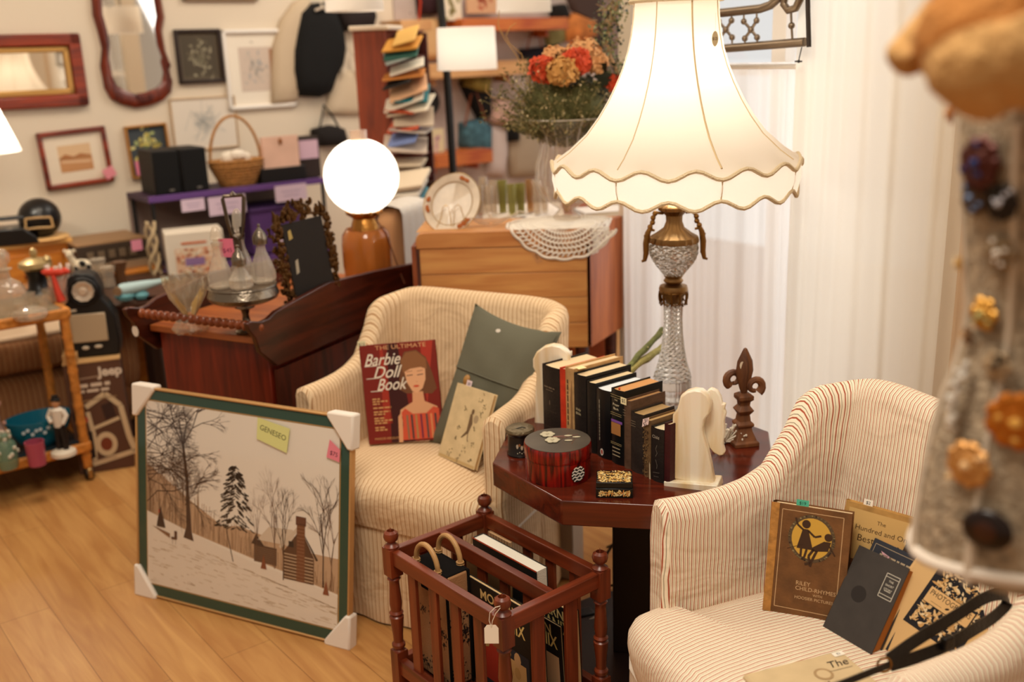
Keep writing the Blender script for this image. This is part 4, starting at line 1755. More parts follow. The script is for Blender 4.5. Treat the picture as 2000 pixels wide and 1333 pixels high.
for T_ in (Matrix(((0, 0, -1, -.0318), (-1, 0, 0, 0), (0, 1, 0, 0), (0, 0, 0, 1))), Matrix(((1, 0, 0, 0), (0, 0, -1, -.0668), (0, 1, 0, 0), (0, 0, 0, 1)))):
    a.T = T_
    a.z = 0.0
    rnd = random.Random(12)
    hw_ = .058 if T_[0][0] == 0 else .027
    for k in range(16):
        cx, cy = rnd.uniform(-hw_ * .8, hw_ * .8), rnd.uniform(.02, .26)
        for q in range(11):
            a.ell(min(hw_, max(-hw_, cx + rnd.gauss(0, .009))), cy + rnd.gauss(0, .006), rnd.uniform(.0015, .004), rnd.uniform(.001, .0026), '#2a1c18', 6, rnd.uniform(0, 3))
        a.line([(cx, cy), (cx + rnd.uniform(-.006, .006), cy - .018)], .0012, '#2a1c18')
a.make('toile_print', bg)

slab('magazine', 'vintage magazine with black cover, MODERN in yellow letters, directly behind the bamboo handled bag', 'magazine', -.035, -.175, .045, .112, .385, .010, '#1a1512', '#c8a878', art_mech(1, 0, [(.05, .05, .95, .55, '#2c2a30'), (.1, .1, .5, .5, '#a8301c'), (.55, .15, .9, .45, '#c8a068')]), lean=0.03)
slab('magazine', 'vintage magazine with red and tan cover, second behind the bag', 'magazine', -.016, -.190, .035, .112, .350, .008, '#1c1614', '#c8a878', art_mech(2, 0, [(.05, .05, .95, .6, '#b8341c'), (.2, .1, .8, .5, '#d2a878')]), lean=0.02)
slab('magazine', 'curled vintage magazine with NIX lettering at the rack near end', 'magazine', .075, -.192, .010, .112, .345, .020, '#1b1715', '#cfae7e', art_mech(3, 0, [(.05, .05, .95, .6, '#38363a'), (.3, .1, .9, .4, '#5a5a5e')]), lean=0.04)
slab('magazine', 'vintage magazine with red, tan and black cover in the rack back half', 'magazine', .045, -.185, .02, .112, .320, .007, '#201a18', '#c8a878', art_mech(4, 0, [(.05, .05, .5, .6, '#b8341c'), (.5, .05, .95, .6, '#c8a078')]), lean=0.05)
slab('magazine', 'tattered tan magazine sagging open beside the white paged book', 'magazine', .020, -.02, .150, .112, .372, .009, '#8a6a44', '#b8945f', None, lean=-.04)
slab('cookbook', 'big hardcover with orange red edges, black front and thick white pages in the rack', 'book', .062, -.085, .150, .112, .408, .034, '#1c1816', '#e8e0d0', lambda a, w, h: (a.line([(0, h), (w, h)], .004, '#d2502c'), a.scr(w * .3, h * .90, w * .3, .008, '#d8ccb8')), lean=.02)
slab('striped_folder', 'tan striped cardboard folder at the back left of the rack', 'folder', .115, .080, .165, .112, .398, .008, '#b08a64', '#c8a880', lambda a, w, h: [a.rect(w * k / 8, 0, w * k / 8 + w * .04, h, '#8a5a3c') for k in range(8)])
slab('dark_magazine', 'dark blue magazine edge standing by the folder in the rack', 'magazine', .098, .030, .150, .112, .36, .006, '#20202c', '#b8a080')

# ------------------------------------------------------------ framed snow scene on the floor
bl = onz(268, 1158, 0.004)
br_ = onz(680, 1266, 0.004)
tl = atY(252, 752, bl.y + .10)
tr = atY(690, 806, br_.y + .10)
mt, w, h = frame_from(bl, br_, tl)
pic = thing('framed_print', 'large framed snowy log cabin print in green mat, white corner protectors, leaning on floor', 'picture', mat4=mt)
D_ = .022
m = M()
for c_, s_ in (((w / 2, .003, -D_ / 2), (w, .006, D_)), ((w / 2, h - .003, -D_ / 2), (w, .006, D_)), ((.003, h / 2, -D_ / 2), (.006, h, D_)), ((w - .003, h / 2, -D_ / 2), (.006, h, D_))):
    m.box(c_, s_)
obj('frame', m, mat('#c0925c', .4, .3, name='gilt_moulding'), pic, bevel=.002)
m = M().box((w / 2, h / 2, -D_ / 2 - .004), (w - .012, h - .012, .008))
obj('backing_board', m, mat('#7a5a3c', .9, name='backing'), pic)
a = Art(-.0060)
a.rect(.005, .005, w - .005, h - .005, '#22493a')
a.up(2)
GB = .040
a.frame(GB - .002, GB - .002, w - GB + .002, h - GB + .002, .004, '#b0884e')
a.make('green_mat', pic)
a = Art(-.0050)
X0, X1, Y0, Y1 = GB, w - GB, GB, h - GB
PW, PH = X1 - X0, Y1 - Y0
U = lambda u: X0 + PW * u
V = lambda v: Y0 + PH * v
S1, S2 = '#f5ece1', '#d8c4ac'
a.rect(X0, Y0, X1, Y1, S1)
a.up()
hor = lambda u: .385 - .20 * u
a.poly([(U(0), V(.66)), (U(.1), V(.60)), (U(.25), V(.5)), (U(.42), V(.40)), (U(.5), V(.42)), (U(.62), V(.40)), (U(.8), V(.36)), (U(1), V(.36)), (U(1), V(.18)), (U(0), V(.38))], '#c7a688')
a.up()
rnd = random.Random(21)
for i in range(260):
    u = rnd.random() ** 1.3
    b = hor(u)
    top = b + rnd.uniform(.05, .27) * (1 - .55 * u) * (1.2 if u < .3 else .8)
    a.line([(U(u), V(b)), (U(u + rnd.uniform(-.01, .01)), V(min(.98, top)))], rnd.uniform(.0008, .0022), rnd.choice(['#9c7a5c', '#a98a6c', '#8a6648', '#b49478']))
a.up()
a.poly([(U(0), V(.40)), (U(.3), V(.315)), (U(.55), V(.25)), (U(.8), V(.21)), (U(1), V(.17)), (U(1), V(0)), (U(0), V(0))], '#efe4d8')
a.up()
for i in range(240):
    u, v = rnd.random(), rnd.random() * .26
    v = min(v, hor(u) - .08)
    if v > .01:
        a.line([(U(u), V(v)), (U(min(1, u + rnd.uniform(.01, .05))), V(v - .004))], rnd.uniform(.0008, .002), rnd.choice(['#c8b298', '#b89e82', '#d0bda4']))
a.up()


def branch(x, y, ang, l, wd, depth, col, spread=.5, droop=0.0):
    if x < .004 or x > .996 or y > .99:
        return
    x2, y2 = x + l * math.cos(ang) * PH / PW, y + l * math.sin(ang)
    x2, y2 = min(max(x2, 0), 1), min(y2, 1)
    a.line([(U(x), V(y)), (U(x2), V(y2))], wd, col, wd * .7)
    if depth == 0:
        return
    for k in range(rnd.choice((2, 3)) if depth > 1 else 2):
        branch(x2, y2, ang + rnd.uniform(-spread, spread) - droop, l * rnd.uniform(.6, .88), wd * .66, depth - 1, col, spread, droop)


T1, T2 = '#4a3226', '#6e4c36'
# big tree: trunk and crown
a.poly([(U(.205), V(.295)), (U(.262), V(.285)), (U(.250), V(.34)), (U(.235), V(.62)), (U(.212), V(.80)), (U(.200), V(.80)), (U(.219), V(.6)), (U(.222), V(.36))], T1)
for an in (1.0, 1.35, 1.75, 2.1):
    branch(.206, .79, an, .12, .0040, 5, T1, .55)
for y, an, l in ((.74, 2.7, .10), (.70, .6, .08), (.60, 2.6, .09), (.56, .45, .08), (.47, .9, .07), (.66, 2.9, .12), (.50, -.2, .07)):
    branch(.214, y, an, l, .0028, 4, T1, .6, .05)
for y in (.95, .85, .74, .62):
    for q in range(4):
        branch(.005, y - .02 * q, rnd.uniform(-.4, .9), .10, .0030, 5, T1, .7)
for q in range(12):
    branch(.02 + .02 * q, .42 + .02 * (q % 3), rnd.uniform(1.2, 1.9), .09, .0018, 4, T2, .6)
branch(.0, .42, .7, .12, .004, 2, T1, .3)
a.line([(U(0), V(.45)), (U(.06), V(.52)), (U(.15), V(.535)), (U(.20), V(.56))], .0032, T1)
# evergreen
for i in range(200):
    v = rnd.random()
    y = .40 + .33 * v
    hw2 = .082 * (1 - v) ** .75 + .012
    x = .485 + rnd.uniform(-hw2, hw2)
    s_ = 1 if x > .485 else -1
    for q in range(3):
        a.ell(U(x + q * .006 * s_), V(y - q * .004), rnd.uniform(.003, .008), rnd.uniform(.0012, .0028), rnd.choice(['#33261e', '#43342a', '#2a2019']), 6, -s_ * rnd.uniform(.2, .8))
a.line([(U(.475), V(.225)), (U(.436), V(.40)), (U(.486), V(.72))], .0034, '#43342a', .0015)
a.up()
# cabin
a.poly([(U(.60), V(.37)), (U(.80), V(.375)), (U(.78), V(.46)), (U(.66), V(.45))], '#dccbb8')
a.rect(U(.585), V(.255), U(.70), V(.345), '#5c4233')
a.poly([(U(.57), V(.345)), (U(.595), V(.40)), (U(.64), V(.34))], '#463026')
a.up()
a.poly([(U(.735), V(.20)), (U(.885), V(.20)), (U(.885), V(.335)), (U(.82), V(.475)), (U(.735), V(.34))], '#5c3d2a')
a.poly([(U(.81), V(.49)), (U(.82), V(.475)), (U(.895), V(.325)), (U(.905), V(.33))], '#3a281e')
a.poly([(U(.81), V(.49)), (U(.82), V(.475)), (U(.72), V(.35)), (U(.71), V(.36))], '#d8c6b2')
a.up()
for k in range(8):
    v = .212 + .017 * k
    a.line([(U(.738), V(v)), (U(.882), V(v))], .0032, '#c4a98c')
    a.line([(U(.59), V(.262 + .010 * k)), (U(.70), V(.262 + .010 * k))], .0015, '#8a6a50')
a.up()
a.rect(U(.800), V(.20), U(.840), V(.50), '#7a4a30')
a.rect(U(.795), V(.49), U(.845), V(.535), '#6a4030')
for k in range(16):
    a.up(.2).line([(U(.802), V(.21 + .018 * k)), (U(.838), V(.21 + .018 * k))], .0008, '#b08a68')
a.rect(U(.76), V(.37), U(.785), V(.40), '#2c1e18')
a.up()
for x, y, l, wd, col in ((.69, .24, .16, .003, T2), (.735, .19, .16, .0032, T1), (.93, .20, .20, .0042, T1), (.97, .19, .16, .003, T2), (.60, .26, .13, .002, T2)):
    branch(x, y, 1.57, l, wd, 1, col, .15)
    branch(x, y + l * .9, 1.45, l * .6, wd * .7, 5, col, .45)
    branch(x, y + l * .8, 1.8, l * .5, wd * .6, 4, col, .5)
a.poly([(U(.055), V(.325)), (U(.105), V(.325)), (U(.095), V(.37)), (U(.078), V(.44)), (U(.062), V(.37))], '#3a241c')
a.poly([(U(.03), V(.325)), (U(.13), V(.30)), (U(.13), V(.275)), (U(.06), V(.31))], '#8a6448')
a.ell(U(.07), V(.41), .003, .006, '#b8402c', 8)
a.rect(U(.155), V(.275), U(.17), V(.32), '#5a3424')
a.rect(U(.138), V(.272), U(.165), V(.285), '#5a3424')
a.line([(U(.145), V(.272)), (U(.145), V(.245))], .001, T1)
a.line([(U(.162), V(.272)), (U(.162), V(.245))], .001, T1)
for x, y in ((.635, .225), (.945, .165)):
    a.poly([(U(x - .015), V(y)), (U(x + .015), V(y)), (U(x), V(y + .075))], '#8a4c30')
print_ = a.make('snow_scene_print', pic)
m = M().add([(.008, .008, -.003), (w - .008, .008, -.003), (w - .008, h - .008, -.003), (.008, h - .008, -.003)], [(0, 1, 2, 3)])
obj('glazing', m, thin_glass('#fcfbf8', 'picture_glazing', .06), pic)
FOAM = mat('#e6dacc', .75, name='white_corner_plastic')
cp = .072
for nm, cx, cy, sx_, sy_ in (('c', 0, 0, 1, 1), ('c', w, 0, -1, 1), ('c', 0, h, 1, -1), ('c', w, h, -1, -1)):
    poly = [(cx - sx_ * .008, cy - sy_ * .008), (cx + sx_ * (cp + .004), cy - sy_ * .008), (cx + sx_ * (cp + .006), cy + sy_ * .006), (cx + sx_ * .010, cy + sy_ * (cp + .018)), (cx - sx_ * .008, cy + sy_ * (cp + .018))]
    m = M().prism(poly, -D_ - .010, .006, plane='xy')
    obj('corner_protector', m, FOAM, pic, bevel=.006)
a = Art(.0010)
nx, ny = w * .655, h * .885
a.poly([(nx - .045, ny + .035), (nx + .065, ny + .017), (nx + .055, ny - .052), (nx - .048, ny - .026)], '#d6d68e')
a.up(2)
a.t('GENESEO', .0215, nx + .008, ny - .002, '#4a4a2a', rot=-.24)
a.make('yellow_note', pic)['label'] = 'yellow sticky note reading GENESEO'
a = Art(.0011)
nx, ny = w - .058, h - .098
a.poly([(nx - .020, ny - .020), (nx + .022, ny - .028), (nx + .024, ny + .006), (nx - .010, ny + .030)], '#e0808e')
a.up(2)
a.t('$75', .017, nx + .004, ny - .008, '#4a1c30', rot=-.2)
a.make('pink_price_tag', pic)

# ------------------------------------------------------------ things on the far chair
def pillow_grid(w, h, t, sgn):
    def f(u, v):
        a_, b_ = 2 * u - 1, 2 * v - 1
        e = max(0, (1 - abs(a_) ** 2.6)) * max(0, (1 - abs(b_) ** 2.6))
        pin = 1 - .10 * (1 - abs(b_) ** 2) * abs(a_) ** 2 if True else 1
        pin2 = 1 - .10 * (1 - abs(a_) ** 2) * abs(b_) ** 2
        wr = .004 * math.sin(a_ * 9 + b_ * 5) * math.sin(b_ * 7 - a_ * 4) * e
        return (w / 2 * a_ * pin, h / 2 * b_ * pin2, sgn * t / 2 * e ** .55 + wr)
    return f


bl = onz(866, 862, .45)
tl = atY(918, 592, bl.y + .13)
tr = atY(1080, 646, bl.y - .02)
mt, w, h = frame_from(bl, bl + (tr - tl), tl)
GREEN = mat('#615e4d', .85, bump=.12, bscale=14, name='sage_green_cotton')
mt = mt @ Matrix.Translation((w * .50 - .045, h * .48, -.01))
w *= 1.04
h *= 1.06
pl_ = thing('cushion', 'grey green cotton cushion with a coconut button, propped in the far chair', 'cushion', mat4=mt)
m = M()
m.grid(pillow_grid(w, h, .115, 1), 28, 28)
m.grid(pillow_grid(w, h, .115, -1), 28, 28)
obj('cushion_cover', m, GREEN, pl_, smooth=80)
f_ = pillow_grid(w, h, .115, 1)
m = M()


def flap(u, v):
    p = f_(.02 + .96 * u, .56 + .42 * v)
    return (p[0], p[1], p[2] + .0035)


m.grid(flap, 24, 10)
obj('buttoned_flap', m, GREEN, pl_, smooth=80)
m = M()
pts = [tuple(Vector(flap(k / 16, 0)) + Vector((0, -.001, .001))) for k in range(17)]
m.tube(pts, .0022, 5)
obj('flap_seam', m, GREEN, pl_)
p = Vector(f_(.30, .50)) + Vector((0, 0, .008))
m = M().ball(p, .013, 14, s=(.8, 1.25, .45))
obj('coconut_button', m, mat('#a8793e', .5, var=.3, vscale=80, name='coconut_shell'), pl_)
p = Vector(f_(.42, .90)) + Vector((0, 0, .006))
a = Art(p.z)
a.ell(p.x, p.y, .008, .0055, '#d8cfc0', 16, .3)
a.make('round_sticker', pl_)


def art_doll(a, w, h):
    rb_ = '#6e1d14'
    a.rect(0, 0, w, h, '#7a2015')
    a.up()
    a.poly([(w * .30, 0), (w * .62, 0), (w * .50, h), (w * .36, h)], '#3c1210')
    a.poly([(w * .82, h * .35), (w * .97, h), (w * .80, h)], '#a83424')
    a.poly([(w * .22, h * .2), (w * .34, h * .2), (w * .30, h * .96), (w * .26, h * .96)], '#a0301f')
    a.up()
    # plain portrait of a woman with bobbed hair and striped sleeveless top
    hair = '#6e4429'
    a.poly([(w * .58, h * .91), (w * .74, h * .92), (w * .86, h * .84), (w * .92, h * .70), (w * .97, h * .52), (w * .90, h * .47), (w * .76, h * .48), (w * .56, h * .49), (w * .46, h * .54), (w * .50, h * .70), (w * .52, h * .82)], hair)
    a.up()
    skin = '#d79e74'
    a.poly([(w * .64, h * .50), (w * .78, h * .50), (w * .79, h * .40), (w * .95, h * .34), (w * .97, h * .26), (w * .44, h * .26), (w * .46, h * .33), (w * .63, h * .40)], skin)
    a.up()
    a.poly([(w * .555, h * .74), (w * .58, h * .60), (w * .64, h * .51), (w * .70, h * .485), (w * .78, h * .53), (w * .83, h * .62), (w * .84, h * .76), (w * .70, h * .80)], '#dfa87e')
    a.up()
    a.poly([(w * .54, h * .70), (w * .52, h * .82), (w * .60, h * .90), (w * .74, h * .91), (w * .86, h * .82), (w * .86, h * .72), (w * .78, h * .745), (w * .64, h * .735)], '#8a5a36')
    a.up()
    for x in (.625, .765):
        a.line([(w * (x - .04), h * .667), (w * (x + .04), h * .672)], .0022, '#3a2a2a')
        a.line([(w * (x - .04), h * .705), (w * (x + .04), h * .712)], .0013, '#7a4a30')
    a.line([(w * .705, h * .60), (w * .72, h * .60)], .0016, '#b87a58')
    a.ell(w * .70, h * .557, w * .040, h * .011, '#c8492f', 12)
    a.up()
    a.poly([(w * .44, h * .02), (w * .97, h * .02), (w * .97, h * .32), (w * .90, h * .34), (w * .80, h * .28), (w * .62, h * .28), (w * .52, h * .34), (w * .47, h * .30), (w * .48, h * .18)], '#cc5236')
    a.up()
    for x, c in ((.54, '#8a6a4c'), (.60, '#4c3a38'), (.66, '#a8804e'), (.725, '#7a2c40'), (.80, '#5a4a44'), (.86, '#d88858'), (.915, '#4c3a38')):
        a.line([(w * x, h * .025), (w * x, h * .272)], w * .026, c)
    a.poly([(w * .40, 0), (w * .455, 0), (w * .475, h * .22), (w * .46, h * .30), (w * .42, h * .26)], skin)
    a.up(2)
    k = '#e4d6c2'
    a.t('THE ULTIMATE', .0175, w * .54, h * .965, '#d8a070', sx=1.28)
    a.t('Barbie', .050, w * .27, h * .845, k, shear=.45, sx=.82, bold=.0004)
    a.t('Doll', .050, w * .31, h * .715, k, shear=.45, sx=.90, bold=.0004)
    a.t('Book', .050, w * .36, h * .59, k, shear=.45, sx=.80, bold=.0004)
    for y, x in ((.79, .04), (.665, .05), (.535, .09)):
        a.line([(w * x, h * y), (w * (x + .16), h * y)], .0022, k)
    for y, l in ((.455, .10), (.43, .2), (.405, .09), (.365, .24), (.325, .22), (.30, .15), (.26, .14), (.235, .24), (.21, .18), (.165, .14), (.14, .16)):
        a.scr(w * .10, h * y, w * l, .0042, '#cf9a62')
    a.t('MARCIE MELILLO', .0095, w * .08, h * .05, '#cf9a62', align='LEFT')


bl = onz(722, 869, .436)
br_ = onz(867, 858, .436) + Vector((0, 0, 0))
tl = atY(711, 676, bl.y + .05)
tr = atY(858, 664, bl.y + .04)
mt, w, h = frame_from(bl, bl + (tr - tl), tl)
db = book('doll_guide_book', 'glossy red hardcover with a brown haired doll portrait, standing in the far chair', mt, w, h, .020, mat('#6e1b12', .25, name='glossy_red_cover'), art=art_doll)
price(db, '$15', .006, h + .004, .024, .020, '#ddd2a8', z=-.004)


def art_cream(a, w, h):
    k = '#6a5238'
    rnd = random.Random(8)
    a.poly([(w * .55, h * .66), (w * .60, h * .68), (w * .66, h * .55), (w * .62, h * .42), (w * .48, h * .33), (w * .46, h * .34), (w * .56, h * .44)], k)
    a.ell(w * .60, h * .70, .006, .008, k, 10)
    a.line([(w * .60, h * .45), (w * .63, h * .34), (w * .66, h * .31)], .003, k)
    a.ell(w * .72, h * .62, .010, .012, '#a08a6a', 8)
    for x, y, s_ in ((.75, .88, .012), (.85, .80, .010), (.80, .70, .008), (.40, .70, .008), (.34, .46, .009), (.35, .30, .006), (.62, .20, .010), (.52, .08, .010), (.80, .30, .008), (.25, .10, .012), (.85, .10, .008), (.75, .50, .006)):
        for q in range(9):
            a.ell(w * x + rnd.gauss(0, s_ * .5), h * y + rnd.gauss(0, s_ * .5), .0018, .0028, rnd.choice(['#8a7450', '#6a5a3c', '#a8946c']), 6, rnd.uniform(0, 3))
    a.rect(w * .02, h * .01, w * .98, h * .045, '#b89a68')


bl = onz(855, 890, .436)
br_ = onz(917, 925, .436)
tl = atY(916, 755, bl.y + .02)
tr = atY(990, 779, bl.y - .10)
mt, w, h = frame_from(bl, bl + (tr - tl), tl)
cb = book('cream_picture_book', 'narrow cream book with small brown figure drawing, tilted against the green cushion', mt, w, h, .014, mat('#c9b187', .8, var=.12, vscale=25, name='cream_cloth'), page='#c7a673', art=art_cream)
price(cb, '$8', w * .28, h + .006, .022, .020, '#d8c2c4', z=-.004)

# ------------------------------------------------------------ dark cabinet with gallery rail
A0 = Vector((-.735, 2.92, 0))
d_side = Vector((math.sin(R(28)), math.cos(R(28)), 0))
d_front = Vector((-math.cos(R(28)), math.sin(R(28)), 0))
DA = math.atan2(-d_front.y, -d_front.x)        # heading of local +x (left to right in photo)
DW, DD = .47, .84
base_p = A0 + d_front * DW
dk = thing('dry_sink_cabinet', 'dark stained wooden cabinet with sloping side boards and beaded gallery rail', 'cabinet', base_p, DA)
m = M().box((DW / 2, DD / 2 + .02, .37), (DW - .03, DD - .02, .70))
obj('carcass', m, REDWOOD, dk, bevel=.003)
m = M().box((DW / 2, DD / 2, .735), (DW - .012, DD, .022))
obj('top_board', m, wood('#8a4420', '#b06430', 'x', rough=.35, name='reddish_top'), dk, bevel=.004)
zr = onplane(808, 512, (A0.x, A0.y), math.atan2(d_side.y, d_side.x))
prof_ = [onplane(x, y, (A0.x, A0.y), math.atan2(d_side.y, d_side.x)) for x, y in ((500, 688), (491, 660), (478, 645), (474, 632), (481, 627), (502, 628), (516, 622), (530, 608), (566, 588), (607, 566), (637, 550), (725, 529), (809, 512))]
prof_ += [(prof_[-1][0], .66), (.50, .66), (.20, .655), (.03, .655)]
for x, nm in ((DW, 'side_board'), (0, 'side_board')):
    m = M()
    n = len(prof_)
    x0, x1 = (x, x + .018) if x else (x - .018, x)
    m.add([(x0, y, z) for y, z in prof_] + [(x1, y, z) for y, z in prof_], [tuple(range(n)), tuple(reversed(range(n, 2 * n)))] + [(i, (i + 1) % n, (i + 1) % n + n, i + n) for i in range(n)])
    obj(nm, m, wood('#2b0f07', '#4e1d0d', 'y', rough=.3, name='dark_board'), dk, bevel=.003)
m = M()
m.tube([(-.03, -.022, .788), (DW + .02, -.022, .788)], .0075, 10)
for k in range(20):
    m.ball((-.02 + k * (DW + .03) / 19, -.022, .788), .0160, 10, s=(.72, 1, 1))
m.ball((-.04, -.022, .788), .018, 12, s=(1.3, 1, 1))
obj('beaded_rail', m, wood('#6a2f16', '#8e4a26', 'x', rough=.25, name='beaded_rail_wood'), dk)
a = Art()
a.T = Matrix(((1, 0, 0, -.008), (0, 0, -1, -.046), (0, 1, 0, .735), (0, 0, 0, 1)))
a.ell(0, 0, .014, .018, '#e0d4c4', 18)
a.make('round_price_sticker', dk)
m = M().box((DW + .004, DD / 2 + .02, .33), (.012, DD - .03, .62))
obj('side_panel', m, wood('#2c0f08', '#521c0e', 'z', rough=.35, name='side_panel_wood'), dk)
DM = Matrix.Translation(base_p) @ Matrix.Rotation(DA, 4, 'Z')

# silver cruet stand
cp_ = onz(487, 652, .747)
crd = thing('cruet_stand', 'tarnished silver cruet stand with tall handle, standing on the dark cabinet', 'cruet stand', (cp_.x - .01, cp_.y + .02, .747), R(20))
TH = R(0)
m = M().lathe([(.034, 0), (.036, .006), (.026, .014), (.013, .032), (.010, .055), (.014, .070), (.030, .078), (.030, .090), (.012, .094)], 32)
obj('pedestal_foot', m, SILVER, crd)
m = M().lathe([(.030, .092), (.080, .097), (.100, .106), (.106, .118), (.101, .132), (.098, .140), (.103, .144), (.100, .148), (.020, .146)], 48)
obj('tray', m, SILVER, crd)
m = M().tube([(0, 0, .14), (0, 0, .285)], .010, 12)
m.tube([(0, 0, .285), (-.014, 0, .295), (-.022, 0, .335), (-.030, 0, .405), (-.026, 0, .414), (.026, 0, .414), (.030, 0, .405), (.022, 0, .335), (.014, 0, .295), (0, 0, .285)], .0058, 8)
m.lathe([(.004, .412), (.012, .416), (.001, .428)], 10)
for sx_ in (-1, 1):
    m.tube([(0, 0, .290), (sx_ * .016, 0, .284), (sx_ * .020, 0, .298), (sx_ * .010, 0, .302), (sx_ * .010, 0, .322)], .003, 6)
obj('loop_handle', m, mat('#5c5044', .3, 1.0, name='dull_silver'), crd)
a = Art()
a.T = Matrix.Translation((-.035, -.012, .268)) @ Matrix.Rotation(R(90), 4, 'X')
a.poly([(-.018, -.030), (.022, -.034), (.020, .022), (-.022, .026)], '#d06a80')
a.up(2)
a.t('$45', .018, .002, -.012, '#701c3c')
a.make('pink_price_tag', crd)
CR = thin_glass('#f8f3ec', 'cruet_glass', .03, .26, '#eadfce')


def cruet(name, label, ang, r, h, top, silver=False):
    x, y = .064 * math.cos(ang), .064 * math.sin(ang)
    q = crd.matrix_basis @ Vector((x, y, 0))
    p = Matrix.Translation(crd.location) @ Matrix.Rotation(R(20), 4, 'Z') @ Vector((x, y, .149))
    t = thing(name, label, 'bottle', p, 0, 'cruet bottles in the silver stand')
    m = M().lathe([(r * .8, 0), (r, .008), (r * 1.02, .03), (r * .8, h * .45), (r * .42, h * .72), (r * .36, h * .85), (r * .5, h)], 20, flute=10, depth=.04)
    obj('glass_body', m, CR, t)
    if silver:
        m = M().lathe([(r * .60, h - .014), (r * .62, h), (r * .62, h + .006), (r * .45, h + .020), (r * .25, h + .028), (.002, h + .038)], 16)
        m.ball((0, 0, h + .042), .005, 8)
        obj('silver_cap', m, SILVER, t)
    else:
        m = M().lathe([(r * .30, h - .01), (r * .28, h + .006), (r * .5, h + .012), (r * .45, h + .03 + top), (r * .2, h + .046 + top), (.001, h + .048 + top)], 12)
        obj('glass_stopper', m, CR, t)
    return t


cruet('cruet_bottle', 'cruet with faceted ball glass stopper, left in the silver stand', R(195), .036, .135, 0)
cruet('cruet_bottle', 'squat glass cruet with silver domed cap, front of the silver stand', R(262), .034, .085, 0, True)
cruet('cruet_bottle', 'tall glass cruet with pointed silver cap, right in the silver stand', R(0), .036, .130, 0, True)
cruet('cruet_bottle', 'glass cruet with long finger shaped stopper, back of the silver stand', R(80), .034, .140, .03)

# cellophane wrapped bundle
cp_ = onz(378, 650, .747)
t = thing('wrapped_bundle', 'cellophane wrapped bundle of dried leaves left of the silver stand', 'bundle', (cp_.x - .01, cp_.y + .02, .747), R(10))
m = M()
rnd = random.Random(4)
for k in range(10):
    th_ = rnd.uniform(-.9, .9) + (math.pi if k % 2 else 0)
    m.add([(0, 0, .02), (.03 * math.cos(th_), .02 * math.sin(th_), .07), (.055 * math.cos(th_), .03 * math.sin(th_), .13), (.02 * math.cos(th_ + .6), .02 * math.sin(th_ + .6), .08)], [(0, 1, 2, 3)])
obj('dried_leaves', m, mat('#b89a5e', .8, name='dried_leaf'), t, smooth=0)
m = M()
prof = [(.045, 0), (.052, .01), (.040, .03), (.014, .045), (.030, .07), (.050, .11), (.062, .15), (.066, .175)]
vs, fs = [], []
for r, z in prof:
    for k in range(36):
        a_ = 2 * math.pi * k / 36
        rr = r * (1 + rnd.uniform(-.16, .16))
        vs.append((rr * math.cos(a_), rr * math.sin(a_) * .8, z + rnd.uniform(-.006, .006)))
for i in range(len(prof) - 1):
    for k in range(36):
        k2 = (k + 1) % 36
        fs.append((i * 36 + k, i * 36 + k2, (i + 1) * 36 + k2, (i + 1) * 36 + k))
m.add(vs, fs)
obj('cellophane', m, thin_glass('#f6efe2', 'cellophane', .1, .16, '#e8dcc4'), t, smooth=0)

# easel mirror seen from behind
bl = DM @ Vector((.305, .16, .75))
px_ = [(565, 590), (655, 560)]
bl = atY(578, 585, 3.12)
br_ = atY(655, 562, 3.22)
tl = atY(610, 425, 3.20)
mt, w, h = frame_from(bl, br_, tl)
w, h = w * .98, h
em = thing('ornate_easel_frame', 'ornate leafy bronze easel frame seen from its black back, in front of the globe lamp', 'frame', mat4=mt)
m = M().box((w / 2, h / 2, 0), (w, h, .010))
obj('backing', m, mat('#1e1712', .7, name='black_backing'), em, bevel=.002)
a = Art(.0056)
a.poly([(w * .12, h * .32), (w * .20, h * .34), (w * .22, h * .52), (w * .15, h * .50)], '#a89c86')
a.make('tape_piece', em)
a = Art(.0056)
a.poly([(w * .10, h * .78), (w * .20, h * .80), (w * .18, h * .92), (w * .11, h * .90)], '#b09858')
a.make('tape_piece', em)
BRZ = mat('#553a20', .32, 1.0, bump=.3, bscale=150, name='bronze_leaves')
m = M()
rnd = random.Random(11)
for k in range(330):
    q = rnd.random()
    side = rnd.choice(('l', 'l', 'r', 'r', 't', 't'))
    if side == 'l':
        x, y = -rnd.uniform(.0, .042), h * rnd.uniform(.0, 1.05)
    elif side == 'r':
        x, y = w + rnd.uniform(.0, .030), h * rnd.uniform(.0, 1.05)
    else:
        x = w * rnd.uniform(-.1, 1.1)
        y = h + rnd.uniform(.0, .03) + .045 * max(0, math.sin(math.pi * x / w)) * rnd.random()
    c = Vector((x, y, rnd.uniform(-.008, .010)))
    m.ball(c, rnd.uniform(.006, .0105), 6, s=(rnd.uniform(.5, 1.2), rnd.uniform(.6, 1.5), .5))
m.tube([(-.018, 0, 0), (-.020, h * .5, 0), (-.018, h * 1.02, 0), (w * .3, h * 1.06, 0), (w * .55, h * 1.12, 0), (w * .8, h * 1.06, 0), (w + .016, h * 1.02, 0), (w + .018, h * .5, 0), (w + .016, 0, 0)], .005, 6)
for dx in (-.03, w * .6, w * .95):
    m.lathe([(.010, h * 1.03), (.008, h * 1.10), (.011, h * 1.14), (.001, h * 1.22)], 5, (dx * .9 + .01, 0, 0), sy=.4) if False else m.tube([(dx + .01, h * 1.05, 0), (dx + .014, h * 1.13, 0), (dx + .010, h * 1.20, 0)], [.009, .008, .002], 6)
obj('leafy_border', m, BRZ, em)
m = M().tube([(w * .5, h * .6, -.01), (w * .5, .0, -.10)], .005, 6)
obj('easel_leg', m, BLACK, em)

